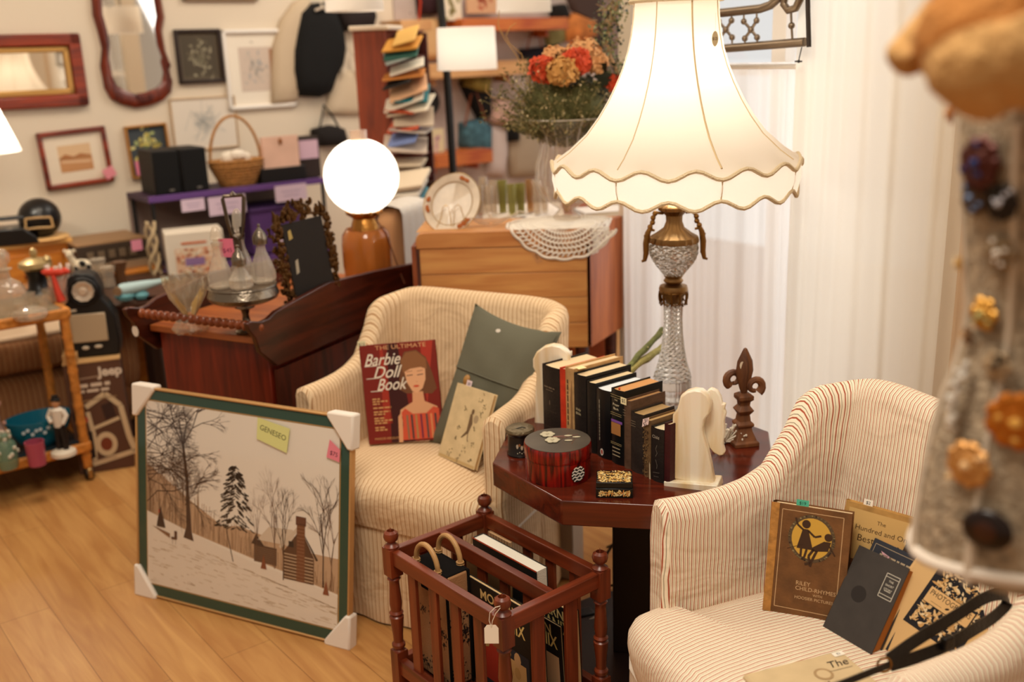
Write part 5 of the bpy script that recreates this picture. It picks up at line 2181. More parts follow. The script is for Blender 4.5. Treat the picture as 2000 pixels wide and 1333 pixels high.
# globe oil lamp (electric)
gp = atY(699, 345, 3.57)
gz = gp.z
GT = .752
gp = gp + Vector((.012, 0, 0))
gl = thing('globe_table_lamp', 'lit white glass globe lamp with brass collar and amber glass base on the dark cabinet', 'lamp', (gp.x, gp.y, GT))
rg = 73 / 2000 * ((gp - CAM).dot(_f))
GLOBE = translucent('#fdf8f0', .7, 'opal_glass', tcol='#fffaf2')
hz = gz - GT
m = M().lathe([(rg * math.sin(R(a_)), hz - rg * math.cos(R(a_))) for a_ in range(20, 166, 6)], 48, cap=False)
obj('opal_globe', m, GLOBE, gl)
m = M().lathe([(.030, hz + rg * .95), (.030, hz + rg * 1.22), (.028, hz + rg * 1.22), (.028, hz + rg * .95)], 24, cap=False)
obj('glass_chimney', m, thin_glass('#fbeee0', 'chimney_glass', .02, .12), gl)
m = M().lathe([(.030, hz - rg * 1.52), (.050, hz - rg * 1.42), (.046, hz - rg * 1.25), (.040, hz - rg * 1.12), (.056, hz - rg * 1.02), (.060, hz - rg * .93)], 32)
for k in range(12):
    a_ = R(30 * k)
    m.ball((.058 * math.cos(a_), .058 * math.sin(a_), hz - rg * .96), .008, 6)
obj('brass_burner', m, mat('#b07a3c', .3, 1.0, bump=.3, bscale=80, name='brass_burner'), gl)
m = M().lathe([(.078, 0), (.082, .02), (.086, .08), (.086, .15), (.082, .185), (.068, .205), (.030, hz - rg * 1.5)], 40)
obj('amber_font', m, mat('#cf7a34', .12, trans=.45, ior=1.4, coat=.4, name='amber_glass'), gl)
m = M().tube([(.04, -.03, hz - rg * 1.1), (.075, -.03, hz - rg * 1.5), (.11, -.02, .06), (.13, -.04, 0.01)], .0025, 6)
obj('cord', m, mat('#5a2c14', .6, name='brown_cord'), gl)
light('globe_bulb_light', 'POINT', (gp.x, gp.y, gz), 2.6, (1.0, .94, .84), radius=.04)
# ------------------------------------------------------------ curtains and what hangs in the window
SHEER = translucent('#f2ece4', .62, 'sheer_voile', see=.30, tcol='#fbf6f0')
SHEER2 = translucent('#eae2d4', .46, 'heavier_voile', see=.03, tcol='#f2eadc')


def curtain(name, label, s0, s1, z0, z1, off, m_, seed, per=.055, amp=.016, group=None, flare=1.0):
    rnd = random.Random(seed)
    n = int((s1 - s0) / .006)
    ph = [rnd.uniform(0, 6.28) for _ in range(4)]
    r = thing(name, label, 'curtain', (CP.x, CP.y, 0), CA, group)

    def f(u, v):
        s = s0 + (s1 - s0) * u
        g = .55 + .45 * math.sin(s * 7 + ph[3])
        d = amp * (math.sin(2 * math.pi * s / per + 2.2 * math.sin(s * 9 + ph[0])) * g + .22 * math.sin(2 * math.pi * s / (per * .4) + 2 * math.sin(s * 17 + ph[1]) + v * 1.2))
        d += .018 * math.sin(s * 5 + ph[2])
        return (s + .01 * math.sin(v * 3 + s * 20) * (1 - v), off + d * (0.6 + .4 * (1 - v)), z0 + (z1 - z0) * v)
    m = M().grid(f, n, 10)
    obj('cloth', m, m_, r, smooth=80, fixn=False)
    m = M().tube([(s0, off, z1 - .012), (s1, off, z1 - .012)], .007, 8)
    obj('rod', m, WHITEP, r)
    return r


s0 = cs(1224, 500)[0]
s1 = cs(1575, 300)[0]
ztop_c = cs(1480, 122)[1]
curtain('cafe_curtain', 'white sheer cafe curtain hanging behind the crystal lamp below the iron rail', s0, s1, .02, ztop_c, 0.0, SHEER, 1, .085)
s2 = cs(1562, 400)[0]
s3 = cs(1862, 400)[0]
curtain('long_curtain', 'long cream sheer curtain right of the crystal lamp, falling behind the near armchair', s2, s3, .02, 2.35, -.035, SHEER2, 3, .15, .022)
s4 = cs(1872, 600)[0]
s5 = cs(1925, 600)[0]
curtain('long_curtain', 'narrow beige curtain edge just left of the lace dress form', s4, s5, .02, 2.3, -.02, translucent('#c9ac8c', .35, 'beige_voile', tcol='#d8b898'), 5, .05)
s6 = cs(1222, 60)[0]

# iron headboard hung in the window
IP = CN * 2.33
IRON = mat('#7c6c5a', .40, .85, bump=.1, name='aged_iron')
r = thing('iron_headboard', 'black iron headboard rail with knobbed crosses hanging in the window', 'headboard', (IP.x, IP.y, 0), CA)
ip = lambda x, y: (lambda sz_: (sz_[0], 0, sz_[1]))(onplane(x, y, IP, CA))
m = M().tube([ip(1330, 101), ip(1412, 95), ip(1500, 88), ip(1572, 82)], .0118, 12)
obj('lower_rail', m, IRON, r)
m = M().tube([ip(1330, 30), ip(1412, 25), ip(1485, 17), ip(1505, 10), ip(1520, -3), ip(1530, -22)], .0120, 12)
obj('upper_rail', m, IRON, r)
m = M().tube([ip(1548, -25), ip(1534, -8), ip(1531, 8), ip(1540, 20), ip(1554, 16), ip(1562, 0), ip(1568, -25)], .0105, 12)
obj('scroll', m, IRON, r)
m = M().tube([ip(1577, -60), ip(1578, 20), ip(1580, 92)], .0065, 10)
obj('post', m, mat('#2c221c', .5, name='dark_iron'), r)
for cx in (1372, 1418, 1467):
    m = M().ball(ip(cx, 58), .0095, 10)
    for dx, dy in ((-14, -16), (11, -18), (12, 15), (-12, 17)):
        m.ball(ip(cx + dx, 58 + dy), .0090, 10)
        m.tube([ip(cx, 58), ip(cx + dx, 58 + dy)], .0042, 6)
        m.tube([ip(cx + dx, 58 + dy), ip(cx + dx, 22 if dy < 0 else 92)], .0028, 6)
    obj('knobbed_cross', m, IRON, r)
m = M().ball(ip(1546, 50), .0092, 12).tube([ip(1545, 22), ip(1546, 50), ip(1548, 84)], .0032, 8)
obj('knob_spindle', m, IRON, r)
m = M().tube([ip(1566, 92), ip(1563, 105), ip(1560, 118)], .0014, 6).tube([ip(1553, 120), ip(1566, 120)], .0025, 6).ball(ip(1560, 120), .0045, 8)
obj('hanging_hook', m, mat('#1c1612', .5, name='black_hook'), r)

# leafy garland beside the shade
GPn = CN * 2.40
r = thing('leaf_garland', 'twiggy green leaf garland hanging left of the big lampshade', 'garland', (GPn.x, GPn.y, 0), CA)
gp_ = lambda x, y: (lambda q: (q[0], 0, q[1]))(onplane(x, y, GPn, CA))
path = [(1232, -70), (1222, -30), (1205, 10), (1192, 40), (1186, 75), (1190, 105), (1203, 135), (1212, 160)]
m = M().tube([gp_(*p) for p in path], .006, 6)
rnd = random.Random(14)
LFG = M()
LFD = M()
for k in range(800):
    t_ = rnd.random() * (len(path) - 1)
    i = int(t_)
    fx = t_ - i
    x = path[i][0] + (path[min(i + 1, len(path) - 1)][0] - path[i][0]) * fx + rnd.gauss(0, 13)
    y = path[i][1] + (path[min(i + 1, len(path) - 1)][1] - path[i][1]) * fx + rnd.gauss(0, 7)
    p = Vector(gp_(x, y)) + Vector((0, rnd.uniform(-.03, .02), 0))
    d = Vector((rnd.gauss(0, 1), rnd.gauss(0, .6), rnd.gauss(0, 1))).normalized()
    l = rnd.uniform(.008, .019)
    n_ = d.cross(Vector((rnd.gauss(0, 1), rnd.gauss(0, 1), rnd.gauss(0, 1)))).normalized() * l * .36
    (LFG if rnd.random() < .6 else LFD).add([tuple(p), tuple(p + d * l * .5 + n_), tuple(p + d * l), tuple(p + d * l * .5 - n_)], [(0, 1, 2, 3)])
    if k % 7 == 0:
        m.tube([tuple(p), tuple(p + d * rnd.uniform(.02, .05))], .0011, 4)
obj('twigs', m, mat('#a8835c', .8, name='dry_twigs'), r)
o = obj('pale_leaves', LFG, mat('#84855a', .7, name='sage_leaf'), r, smooth=0)
o['label'] = 'pale sage leaves'
o = obj('dark_leaves', LFD, mat('#2c3a28', .7, name='dark_leaf'), r, smooth=0)
o['label'] = 'dark green leaves and berries'

# two green stems leaning behind the books
for nm, lab, a_, b_, rr in (('cactus_stem', 'ridged green cactus stem, upper of the two leaning behind the book row', (1236, 708), (1296, 643), .0085), ('cactus_stem', 'ridged yellow green cactus stem, lower of the two leaning behind the book row', (1240, 716), (1300, 675), .0105)):
    p0, p1 = atY(*a_, 2.62), atY(*b_, 2.76)
    d = p1 - p0
    p0 = p0 - d * 1.0
    r = thing(nm, lab, 'stem', p0)
    m = M()
    pts = [d * 2.0 * (k / 10) + Vector((.003 * math.sin(k * 1.7), 0, .003 * math.cos(k * 2.3))) for k in range(11)]
    m.tube(pts, [rr * (1 + .12 * math.sin(k * 2.1)) for k in range(11)], 10)
    obj('ribbed_stem', m, mat('#6c7040' if rr < .009 else '#a49a5c', .7, bump=.4, bscale=90, var=.3, vscale=50, name='stem_skin'), r)
    m = M()
    for k in range(14):
        t_ = k / 14
        q = d * 2.0 * t_
        a2 = k * 2.4
        m.ball(q + Vector((rr * math.cos(a2), rr * math.sin(a2), rr * .4)), .0022, 6)
    obj('thorn_knobs', m, mat('#c8b880', .8, name='stem_knob'), r)

# ------------------------------------------------------------ pine cabinet behind the far chair
C0 = atY(811, 455, 3.34)
C1 = onplane(1152, 470, (C0.x, C0.y), R(-3))
CHA = R(-3)
cw = C1[0]
zt2 = C0.z
cb_ = thing('pine_cabinet', 'honey pine plank cabinet with rounded corners behind the far armchair', 'cabinet', (C0.x, C0.y, 0), CHA)
zb2 = .57
# outlines: front at y=0, depth .34
m = M()
for k in range(4):
    z0 = zb2 + (zt2 - .055 - zb2) * k / 4
    z1 = zb2 + (zt2 - .055 - zb2) * (k + 1) / 4 - .0015
    m.box((cw / 2, .008, (z0 + z1) / 2), (cw - .02, .016, z1 - z0))
obj('front_panel', m, PINE, cb_, bevel=.002)
m = M().prism([(0.0, zt2 - .055), (cw + .004, zt2 - .055), (cw + .004, zt2), (.030, zt2), (.012, zt2 - .004), (.004, zt2 - .012), (0, zt2 - .024)], -.004, .020)
obj('top_rail', m, wood('#ad6c36', '#bf8248', 'x', rough=.45, name='pine_rail'), cb_, bevel=.003)
SD = Matrix.Rotation(R(0), 4, 'Z')
m = M()
n1 = (cw, .0)
m.add([(cw, 0, zb2), (cw + .135, .34, zb2 - .02), (cw + .135, .34, zt2 - .015), (cw, 0, zt2)], [(0, 1, 2, 3)])
m.add([(cw - .02, 0.01, zb2), (cw + .115, .34, zb2 - .02), (cw + .115, .34, zt2 - .015), (cw - .02, 0.01, zt2)], [(3, 2, 1, 0)])
m.add([(cw, 0, zt2), (cw + .135, .34, zt2 - .015), (cw + .115, .34, zt2 - .015), (cw - .02, 0.01, zt2)], [(0, 1, 2, 3)])
m.add([(cw, 0, zb2), (cw + .135, .34, zb2 - .02), (cw + .115, .34, zb2 - .02), (cw - .02, 0.01, zb2)], [(3, 2, 1, 0)])
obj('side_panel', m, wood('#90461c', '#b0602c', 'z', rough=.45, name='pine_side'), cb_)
m = M().box((-.008, .16, (zb2 + zt2) / 2 - .02), (.014, .34, zt2 - zb2 - .05))
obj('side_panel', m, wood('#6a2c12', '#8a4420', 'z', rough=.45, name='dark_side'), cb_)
m = M().add([(0, .016, zt2 - .002), (cw, .016, zt2 - .002), (cw + .13, .34, zt2 - .016), (-.01, .34, zt2 - .016)], [(0, 1, 2, 3)])
m.add([(0, .016, zt2 - .018), (cw, .016, zt2 - .018), (cw + .13, .34, zt2 - .03), (-.01, .34, zt2 - .03)], [(3, 2, 1, 0)])
obj('top_board', m, PINE, cb_)
for x, y in ((.02, .03), (cw - .03, .03), (.02, .30), (cw + .08, .30)):
    m = M().lathe([(.014, 0), (.022, .04), (.018, .30), (.024, zb2)], 12, (x, y, 0))
    obj('leg', m, DKWOOD, cb_)
a = Art()
a.T = Matrix(((1, 0, 0, .395), (0, 0, -1, -.002), (0, 1, 0, .885), (0, 0, 0, 1)))
a.poly([(-.02, .02), (.01, .025), (.022, -.018), (.002, -.024)], '#b98252')
a.up(2)
a.t('$44', .012, .002, .0, '#4a2c1c', rot=-1.2)
a.make('tan_price_tag', cb_)
CBM = Matrix.Translation((C0.x, C0.y, 0)) @ Matrix.Rotation(CHA, 4, 'Z')

# crochet doily
LACE = mat('#e4dacb', .9, name='crochet_cotton')
dz = zt2 + .004
r = thing('crochet_doily', 'white crochet doily draped over the cabinet corner beneath the glass vase', 'doily', (C0.x, C0.y, 0), CHA)
m = M()
dcx, dcy = .490, .075
def drape(x, y):
    """sheet coordinates -> point lying on the top and hanging over the front and side edges"""
    z = dz - .002
    if y < -.004:
        z = dz - (-.004 - y)
        y2 = -.008 - .004 * math.sin(x * 60)
        return (x, y2, z)
    if x > cw + .004 + y * .4:
        o_ = x - (cw + .004 + y * .4)
        return (cw + .008 + y * .4 + .004 * math.sin(y * 70), y, dz - o_)
    return (x, y, z)


NR_, NTH = 11, 64
Rd = .178
for i in range(1, NR_ + 1):
    rr = Rd * i / NR_
    pts = []
    for k in range(NTH * 2):
        a_ = 2 * math.pi * k / (NTH * 2)
        w_ = rr * (1 + (.035 * abs(math.sin(a_ * 9)) if i == NR_ else 0))
        pts.append(drape(dcx + w_ * math.cos(a_) * 1.05, dcy + w_ * math.sin(a_)))
    m.tube(pts, .0034 if i < NR_ else .0048, 4, closed=True)
for k in range(NTH):
    a_ = 2 * math.pi * k / NTH
    pts = []
    for i in range(9):
        rr = Rd * (i + 1) / 9.2
        a2 = a_ + (.05 if i % 2 else -.05)
        pts.append(drape(dcx + rr * math.cos(a2) * 1.05, dcy + rr * math.sin(a2)))
    m.tube(pts, .0028, 4)
obj('openwork', m, LACE, r)
m = M()
m.lathe([(.0001, 0), (.05, .001)], 24, (dcx - .02, dcy, dz))
obj('centre', m, LACE, r)

# vase with flowers
VP = Vector((0, 0, 0))
vp = atY(1108, 452, 3.47)
vp.z = zt2 + .010
kv = (vp - CAM).dot(_f) / 2000
VG = thin_glass('#f3ede6', 'ribbed_glass', .04, .12, '#d8c8b4')
r = thing('ribbed_glass_vase', 'tall footed ribbed glass vase on the doily, holding the dried flowers', 'vase', vp)
vz = lambda y: (452 - y) * kv * 1.02
prof = [(26, 452), (26, 446), (20, 440), (15, 434), (24, 428), (42, 416), (54, 398), (58, 378), (56, 350), (50, 330), (48, 312), (52, 295), (62, 278), (76, 264)]
m = M().lathe([(rr * kv, vz(y)) for rr, y in prof], 64, flute=16, depth=.03, cap=False)
obj('glass_bowl', m, VG, r)
m = M()
for k in range(16):
    a_ = 2 * math.pi * k / 16
    m.tube([((rr * kv) * 1.03 * math.cos(a_), (rr * kv) * 1.03 * math.sin(a_), vz(y)) for rr, y in prof[5:]], .0018, 5)
m.tube([(76 * kv * math.cos(R(12 * k)), 76 * kv * math.sin(R(12 * k)), vz(264)) for k in range(30)], .0028, 6, closed=True)
obj('glass_ribs', m, thin_glass('#fdf8f0', 'bright_glass', .05, .35, '#eadfce'), r)
m = M().lathe([(.005, .02), (.030, vz(400)), (.028, vz(372)), (.012, vz(366))], 10)
obj('vase_filler', m, mat('#b08050', .8, var=.4, vscale=60, name='bark_filler'), r)

fl = thing('dried_bouquet', 'bouquet of peach orange hydrangeas and wiry dried greenery in the ribbed vase', 'flowers', (vp.x, vp.y, vp.z + vz(300)))
fz = vz(300)
m1, m2, m3 = M(), M(), M()
rnd = random.Random(33)
for k in range(620):
    az = rnd.uniform(0, 6.28)
    el = rnd.uniform(.25, 1.4)
    L_ = rnd.uniform(.14, .30)
    if math.cos(az) > .2:
        L_ *= .85
    d = Vector((math.cos(az) * math.cos(el), math.sin(az) * math.cos(el) * .8, math.sin(el)))
    pts = []
    for i in range(5):
        t_ = i / 4
        pts.append(d * L_ * t_ + Vector((rnd.uniform(-.008, .008), rnd.uniform(-.008, .008), .02 * t_ - .03)))
    (m1 if k % 3 else m2).tube(pts, [.0016, .0013, .0011, .0008, .0005], 4)
    for q in range(16):
        b = pts[1 + q % 4] + Vector((rnd.uniform(-.014, .014), rnd.uniform(-.014, .014), rnd.uniform(-.014, .014)))
        dd = Vector((rnd.gauss(0, 1), rnd.gauss(0, 1), rnd.gauss(0, 1))).normalized() * rnd.uniform(.008, .018)
        nn = dd.cross(Vector((rnd.random(), rnd.random(), rnd.random()))).normalized() * .0036
        (m1 if (k + q) % 3 else m2).add([tuple(b - nn), tuple(b + nn), tuple(b + dd)], [(0, 1, 2)])
    if k % 9 == 0:
        m3.ball(pts[4], .0032, 6)
m1.ball((0, 0, .10), .112, 14, s=(1.2, .8, .95))
o = obj('fern_fronds', m1, mat('#54512a', .8, name='olive_frond'), fl, smooth=0)
o['label'] = 'dark olive wiry fronds'
o = obj('pale_fronds', m2, mat('#98895a', .8, name='straw_frond'), fl, smooth=0)
o['label'] = 'pale straw coloured fronds'
obj('seed_buds', m3, mat('#d8c49a', .6, name='seed_bud'), fl)
fo = Vector((vp.x, vp.y, vp.z + fz))


def petals(m, c, rad, n, rnd, front):
    for k in range(n):
        d = Vector((rnd.gauss(0, 1), rnd.gauss(0, 1), rnd.gauss(0, 1)))
        if d.y > 0:
            d.y *= -.6
        d.normalize()
        rj = rad * rnd.uniform(.82, 1.12)
        p = c + Vector((d.x * rj, d.y * rj, d.z * rj * .8))
        d = (d + Vector((rnd.gauss(0, .35), rnd.gauss(0, .35), rnd.gauss(0, .35)))).normalized()
        t1 = d.cross(Vector((0, 0, 1)))
        if t1.length < .01:
            continue
        t1.normalize()
        t2 = d.cross(t1)
        for q in range(4):
            a_ = q * 1.571 + k
            e1 = t1 * math.cos(a_) + t2 * math.sin(a_)
            e2 = t1 * -math.sin(a_) + t2 * math.cos(a_)
            s_ = .0125
            pts = [p, p + e1 * s_ * .6 + e2 * s_ * .55 + d * .003, p + e1 * s_ * 1.25 + e2 * s_ * .35 + d * .005, p + e1 * s_ * 1.25 - e2 * s_ * .35 + d * .004, p + e1 * s_ * .6 - e2 * s_ * .55 + d * .002]
            m.add([tuple(v) for v in pts], [(0, 1, 2, 3, 4)])


PEACH = mat('#d8a068', .7, var=.15, vscale=30, name='peach_petal')
ORNG = mat('#cc4a26', .7, name='orange_petal')
TANP = mat('#c8924e', .7, name='ochre_petal')
for (x, y, Y, rad, pm, lab) in ((1062, 136, 3.40, .036, ORNG, 'orange hydrangea cluster at left'), (1098, 140, 3.36, .040, TANP, 'ochre hydrangea cluster in the middle'), (1128, 120, 3.38, .034, ORNG, 'red orange blossoms at right'), (1140, 104, 3.44, .044, PEACH, 'pale peach hydrangea at top'), (1085, 112, 3.44, .030, PEACH, 'small peach blossoms'), (1165, 122, 3.42, .026, PEACH, 'peach blossoms at far right'), (1196, 162, 3.42, .018, ORNG, 'orange blossom by the lampshade')):
    p = atY(x, y, Y) - fo
    m = M()
    petals(m, p, rad * 1.15, 80, rnd, True)
    m.ball(p, rad * .8, 10)
    o = obj('hydrangea_head', m, pm, fl, smooth=0)
    o['label'] = lab
m = M()
for k in range(7):
    p = atY(1130 + rnd.uniform(-20, 40), 150 + rnd.uniform(-12, 20), 3.42) - fo
    d = Vector((rnd.uniform(-.3, 1), -.4, rnd.uniform(-.7, .3))).normalized()
    n_ = d.cross(Vector((0, 1, 0))).normalized() * .020
    m.add([tuple(p), tuple(p + d * .03 + n_), tuple(p + d * .07), tuple(p + d * .03 - n_)], [(0, 1, 2, 3)])
obj('dark_leaves', m, mat('#262818', .6, name='dark_leaf2'), fl, smooth=0)
m = M()
q_ = lambda x, y: atY(x, y, 3.45) - fo
m.tube([q_(1040, 190), q_(1020, 130), q_(1010, 110), q_(985, 75), q_(973, 50), q_(975, 20)], .0013, 5)
m.tube([q_(1045, 190), q_(1018, 105), q_(995, 85), q_(988, 70), q_(997, 52), q_(1008, 45)], .0013, 5)
m.tube([q_(1030, 200), q_(960, 190), q_(948, 178), q_(950, 165)], .0011, 5)
m.tube([q_(1025, 200), q_(985, 150), q_(970, 140)], .0011, 5)
obj('curly_twigs', m, mat('#b48a4c', .7, name='curly_twig'), fl)

# glass leaf dish and oval plate on a stand
p = CBM @ Vector((.24, .14, zt2))
dish = thing('glass_leaf_dish', 'small pressed clear glass dish lying on the pine cabinet between plate and doily', 'dish', p, R(5))
m = M()
vs, fs = [], []
prof = [(.02, .002), (.045, .006), (.075, .022), (.085, .028)]
for r_, z in prof:
    for k in range(32):
        a_ = 2 * math.pi * k / 32
        w_ = 1 + .10 * math.cos(a_ * 8) * (r_ / .085)
        vs.append((r_ * w_ * math.cos(a_) * 1.0, r_ * w_ * math.sin(a_) * .6, z + .004 * math.cos(a_ * 8)))
for i in range(3):
    for k in range(32):
        fs.append((i * 32 + k, i * 32 + (k + 1) % 32, (i + 1) * 32 + (k + 1) % 32, (i + 1) * 32 + k))
m.add(vs, fs)
DG = thin_glass('#f8f2ea', 'pressed_glass', .06, .3, '#e6dacb')
obj('bowl', m, DG, dish)
m = M().tube([(.08, 0, .026), (.10, .01, .036), (.115, 0, .034)], .004, 6).ball((0, 0, .03), .008, 8)
obj('handle', m, DG, dish)

pc = atY(883, 398, 3.46)
kk = (pc - CAM).dot(_f) / 2000
tlt = Matrix.Translation(pc) @ Matrix.Rotation(R(0), 4, 'Z') @ Matrix.Rotation(R(72), 4, 'X') @ Matrix.Rotation(R(-36), 4, 'Z')
pt = thing('oval_plate', 'oval glass plate with gold rim and leaf clusters, standing on wire easel', 'plate', mat4=tlt)
m = M()
rx, ry = 52 * kk, 62 * kk
prof = [(0.001, 0), (.68, .001), (.72, .004), (.98, .012), (1.0, .010), (.72, -.001), (.001, -.004)]
vs = [(f_r * rx * math.cos(2 * math.pi * k / 48), f_r * ry * math.sin(2 * math.pi * k / 48), z) for f_r, z in prof for k in range(48)]
m.add(vs, [(i * 48 + k, i * 48 + (k + 1) % 48, (i + 1) * 48 + (k + 1) % 48, (i + 1) * 48 + k) for i in range(6) for k in range(48)])
obj('plate_glass', m, mat('#dccdb8', .2, name='cream_porcelain', var=.08, vscale=30), pt)
m = M()
for f_r in (.72, 1.0):
    m.tube([(f_r * rx * math.cos(R(7.5 * k)), f_r * ry * math.sin(R(7.5 * k)), .0125 if f_r == 1 else .0045) for k in range(48)], .0012, 5, closed=True)
obj('gold_rim', m, mat('#c0995a', .3, 1.0, name='gilt_rim'), pt)
m = M()
rnd = random.Random(6)
for a0, n in ((R(95), 8), (R(-18), 18), (R(-150), 8)):
    for k in range(n):
        a_ = a0 + rnd.uniform(-.28, .28)
        m.ball((rx * .86 * math.cos(a_) + rnd.uniform(-.003, .003), ry * .86 * math.sin(a_), .012), rnd.uniform(.005, .009), 6, s=(1, 1, .5))
obj('leaf_clusters', m, mat('#a5581a', .5, name='amber_leaf'), pt)
st = thing('wire_plate_stand', 'thin gilt wire easel holding the oval plate on the pine cabinet', 'plate stand', (pc.x, pc.y - .012, zt2))
m = M()
for dx in (-.030, .030):
    z_ = pc.z - zt2
    m.tube([(dx * 1.8, -.035, .002), (dx * 1.3, -.022, .03), (dx, -.018, z_ * .9), (dx * .7, -.016, z_ * 1.0), (dx * .3, -.018, z_ * .9), (dx * .1, -.03, .004)], .0013, 6)
obj('wire_loops', m, mat('#c8a060', .3, 1.0, name='gilt_wire'), st)
m = M().tube([(0, -.016, .06), (0, .05, .002)], .0013, 6)
obj('rear_leg', m, mat('#c8a060', .3, 1.0, name='gilt_wire'), st)
# ------------------------------------------------------------ pictures and mirrors on the wall
def wallframe(px0, py0, px1, py1, off=0.0, tilt=0.0):
    c, w, h = wrect(px0, py0, px1, py1, off)
    m4 = plane_frame((c.x, c.y, c.z), WA) @ Matrix.Rotation(tilt, 4, 'Z')
    return m4, w, h


def framed(name, label, box, fw, fmat, mat_col, inner, art=None, tilt=0.0, depth=.025, cat='picture', liner=None, glass=False):
    m4, w, h = wallframe(*box, off=.002, tilt=tilt)
    r = thing(name, label, cat, mat4=m4)
    m = M()
    for c_, s_ in (((0, -h / 2 + fw / 2, depth / 2), (w, fw, depth)), ((0, h / 2 - fw / 2, depth / 2), (w, fw, depth)), ((-w / 2 + fw / 2, 0, depth / 2), (fw, h, depth)), ((w / 2 - fw / 2, 0, depth / 2), (fw, h, depth))):
        m.box(c_, s_)
    obj('frame', m, fmat, r, bevel=min(.006, fw * .3))
    a = Art(.006)
    iw, ih = w / 2 - fw, h / 2 - fw
    a.rect(-iw, -ih, iw, ih, mat_col)
    a.up(4)
    if inner:
        a.rect(-iw * inner, -ih * inner, iw * inner, ih * inner, '#cbb394')
        a.up(4)
        iw, ih = iw * inner, ih * inner
    if art:
        art(a, iw, ih)
    a.make('picture_sheet', r)
    return r, w, h


DKRED = wood('#571a0c', '#8a3216', 'x', rough=.35, name='red_frame_wood')


def framed_mirror():
    m4, w, h = wallframe(-70, 67, 162, 213, off=.002)
    r = thing('wall_mirror', 'wide dark red wood framed mirror with gilt liner at the upper left edge', 'mirror', mat4=m4)
    fw = .056
    m = M()
    for c_, s_ in (((0, -h / 2 + fw / 2, .02), (w, fw, .04)), ((0, h / 2 - fw / 2, .02), (w, fw, .04)), ((w / 2 - fw / 2, 0, .02), (fw, h, .04)), ((-w / 2 + fw / 2, 0, .02), (fw, h, .04))):
        m.box(c_, s_)
    obj('frame', m, DKRED, r, bevel=.010)
    m = M()
    g = .026
    W2, H2 = w / 2 - fw, h / 2 - fw
    for c_, s_ in (((0, -H2 + g / 2, .016), (2 * W2, g, .02)), ((0, H2 - g / 2, .016), (2 * W2, g, .02)), ((W2 - g / 2, 0, .016), (g, 2 * H2, .02)), ((-W2 + g / 2, 0, .016), (g, 2 * H2, .02))):
        m.box(c_, s_)
    obj('gilt_liner', m, mat('#c89a5a', .35, .8, name='gilt_liner'), r, bevel=.004)
    m = M().box((0, 0, .007), (2 * W2, 2 * H2, .004))
    obj('mirror_glass', m, MIRROR, r)


framed_mirror()
# shield shaped mirror
L_ = [(176, -30), (180, 30), (190, 62), (198, 95), (195, 130), (199, 150), (203, 172), (214, 192), (235, 203), (262, 210), (288, 206), (315, 196), (331, 180), (334, 160), (327, 135), (331, 128), (320, 100), (313, 60), (318, 35), (312, 0), (310, -40), (290, -75), (245, -95), (200, -75)]
cw_ = W0 + WN * .002
wp = lambda x, y: onplane(x, y, (cw_.x, cw_.y), WA)
cs0, cz0 = wp(262, 70)
r = thing('shaped_mirror', 'tall mirror in curvy carved red mahogany frame on the left wall', 'mirror', mat4=plane_frame((cw_.x + WD.x * cs0, cw_.y + WD.y * cs0, cz0), WA))
out_ = [(s - cs0, z - cz0) for s, z in (wp(*p) for p in L_)]
inn = [(x * .76 + (0 if 1 else 0), (y + .02) * .86) for x, y in out_]
n = len(out_)
m = M()
m.add([(x, y, .0) for x, y in out_] + [(x, y, .022) for x, y in out_] + [((a_[0] + b_[0]) / 2, (a_[1] + b_[1]) / 2, .036) for a_, b_ in zip(out_, inn)] + [(x, y, .016) for x, y in inn], [(i + j * n, (i + 1) % n + j * n, (i + 1) % n + (j + 1) * n, i + (j + 1) * n) for j in range(3) for i in range(n)])
obj('carved_frame', m, wood('#4a160a', '#762c14', 'y', rough=.3, name='carved_mahogany'), r, smooth=60)
m = M().prism([(x * 1.01, y * 1.01) for x, y in inn], .006, .012, plane='xy')
obj('mirror_glass', m, MIRROR, r)
m = M()
for k in range(5):
    a_ = R(-150 + 30 * k)
    m.ball((.0 + .035 * math.cos(a_), out_[9][1] + .055 + .022 * math.sin(a_), .030), .014, 8, s=(.7, 1.4, .6))
obj('carved_shell', m, mat('#4a160a', .35, name='carving'), r)

def art_faded(a, w, h):
    rnd = random.Random(3)
    a.rect(-w, -h, w, h, '#5a4e3e')
    a.up(3)
    a.rect(-w * .85, -h * .85, w * .85, h * .85, '#4a4032')
    a.up(3)
    for k in range(70):
        a.ell(rnd.gauss(0, w * .3), rnd.gauss(0, h * .38), w * .10, h * .05, rnd.choice(['#8a8068', '#7a7058', '#a0967c', '#5c5240']), 8, rnd.uniform(0, 3))


framed('framed_flower_picture', 'dark framed faded flower picture right of the curvy mirror', (342, 57, 433, 163), .018, mat('#2a1a12', .5, name='dark_frame'), '#4a4034', 0, art_faded)


def art_blue(a, w, h):
    rnd = random.Random(5)
    a.rect(-w, -h, w, h, '#c9b6a6')
    a.up(3)
    for k in range(60):
        a.ell(rnd.gauss(-w * .2, w * .3), rnd.gauss(h * .1, h * .4), w * .10, h * .04, rnd.choice(['#a8a49c', '#98989a', '#bdb0a2', '#b4aaa0']), 8, rnd.uniform(0, 3))
    a.rect(w * .6, -h * .9, w * .95, h * .9, '#a87a5a')


framed('white_framed_print', 'white framed pale blue flower print partly behind the cream coat', (437, 57, 570, 212), .020, WHITEP, '#e6dac8', .62, art_blue)


def art_sketch(a, w, h):
    rnd = random.Random(8)
    for k in range(30):
        a.line([(rnd.gauss(0, w * .25), rnd.gauss(0, h * .3)) for _ in range(3)], .002, '#a8a8a4')


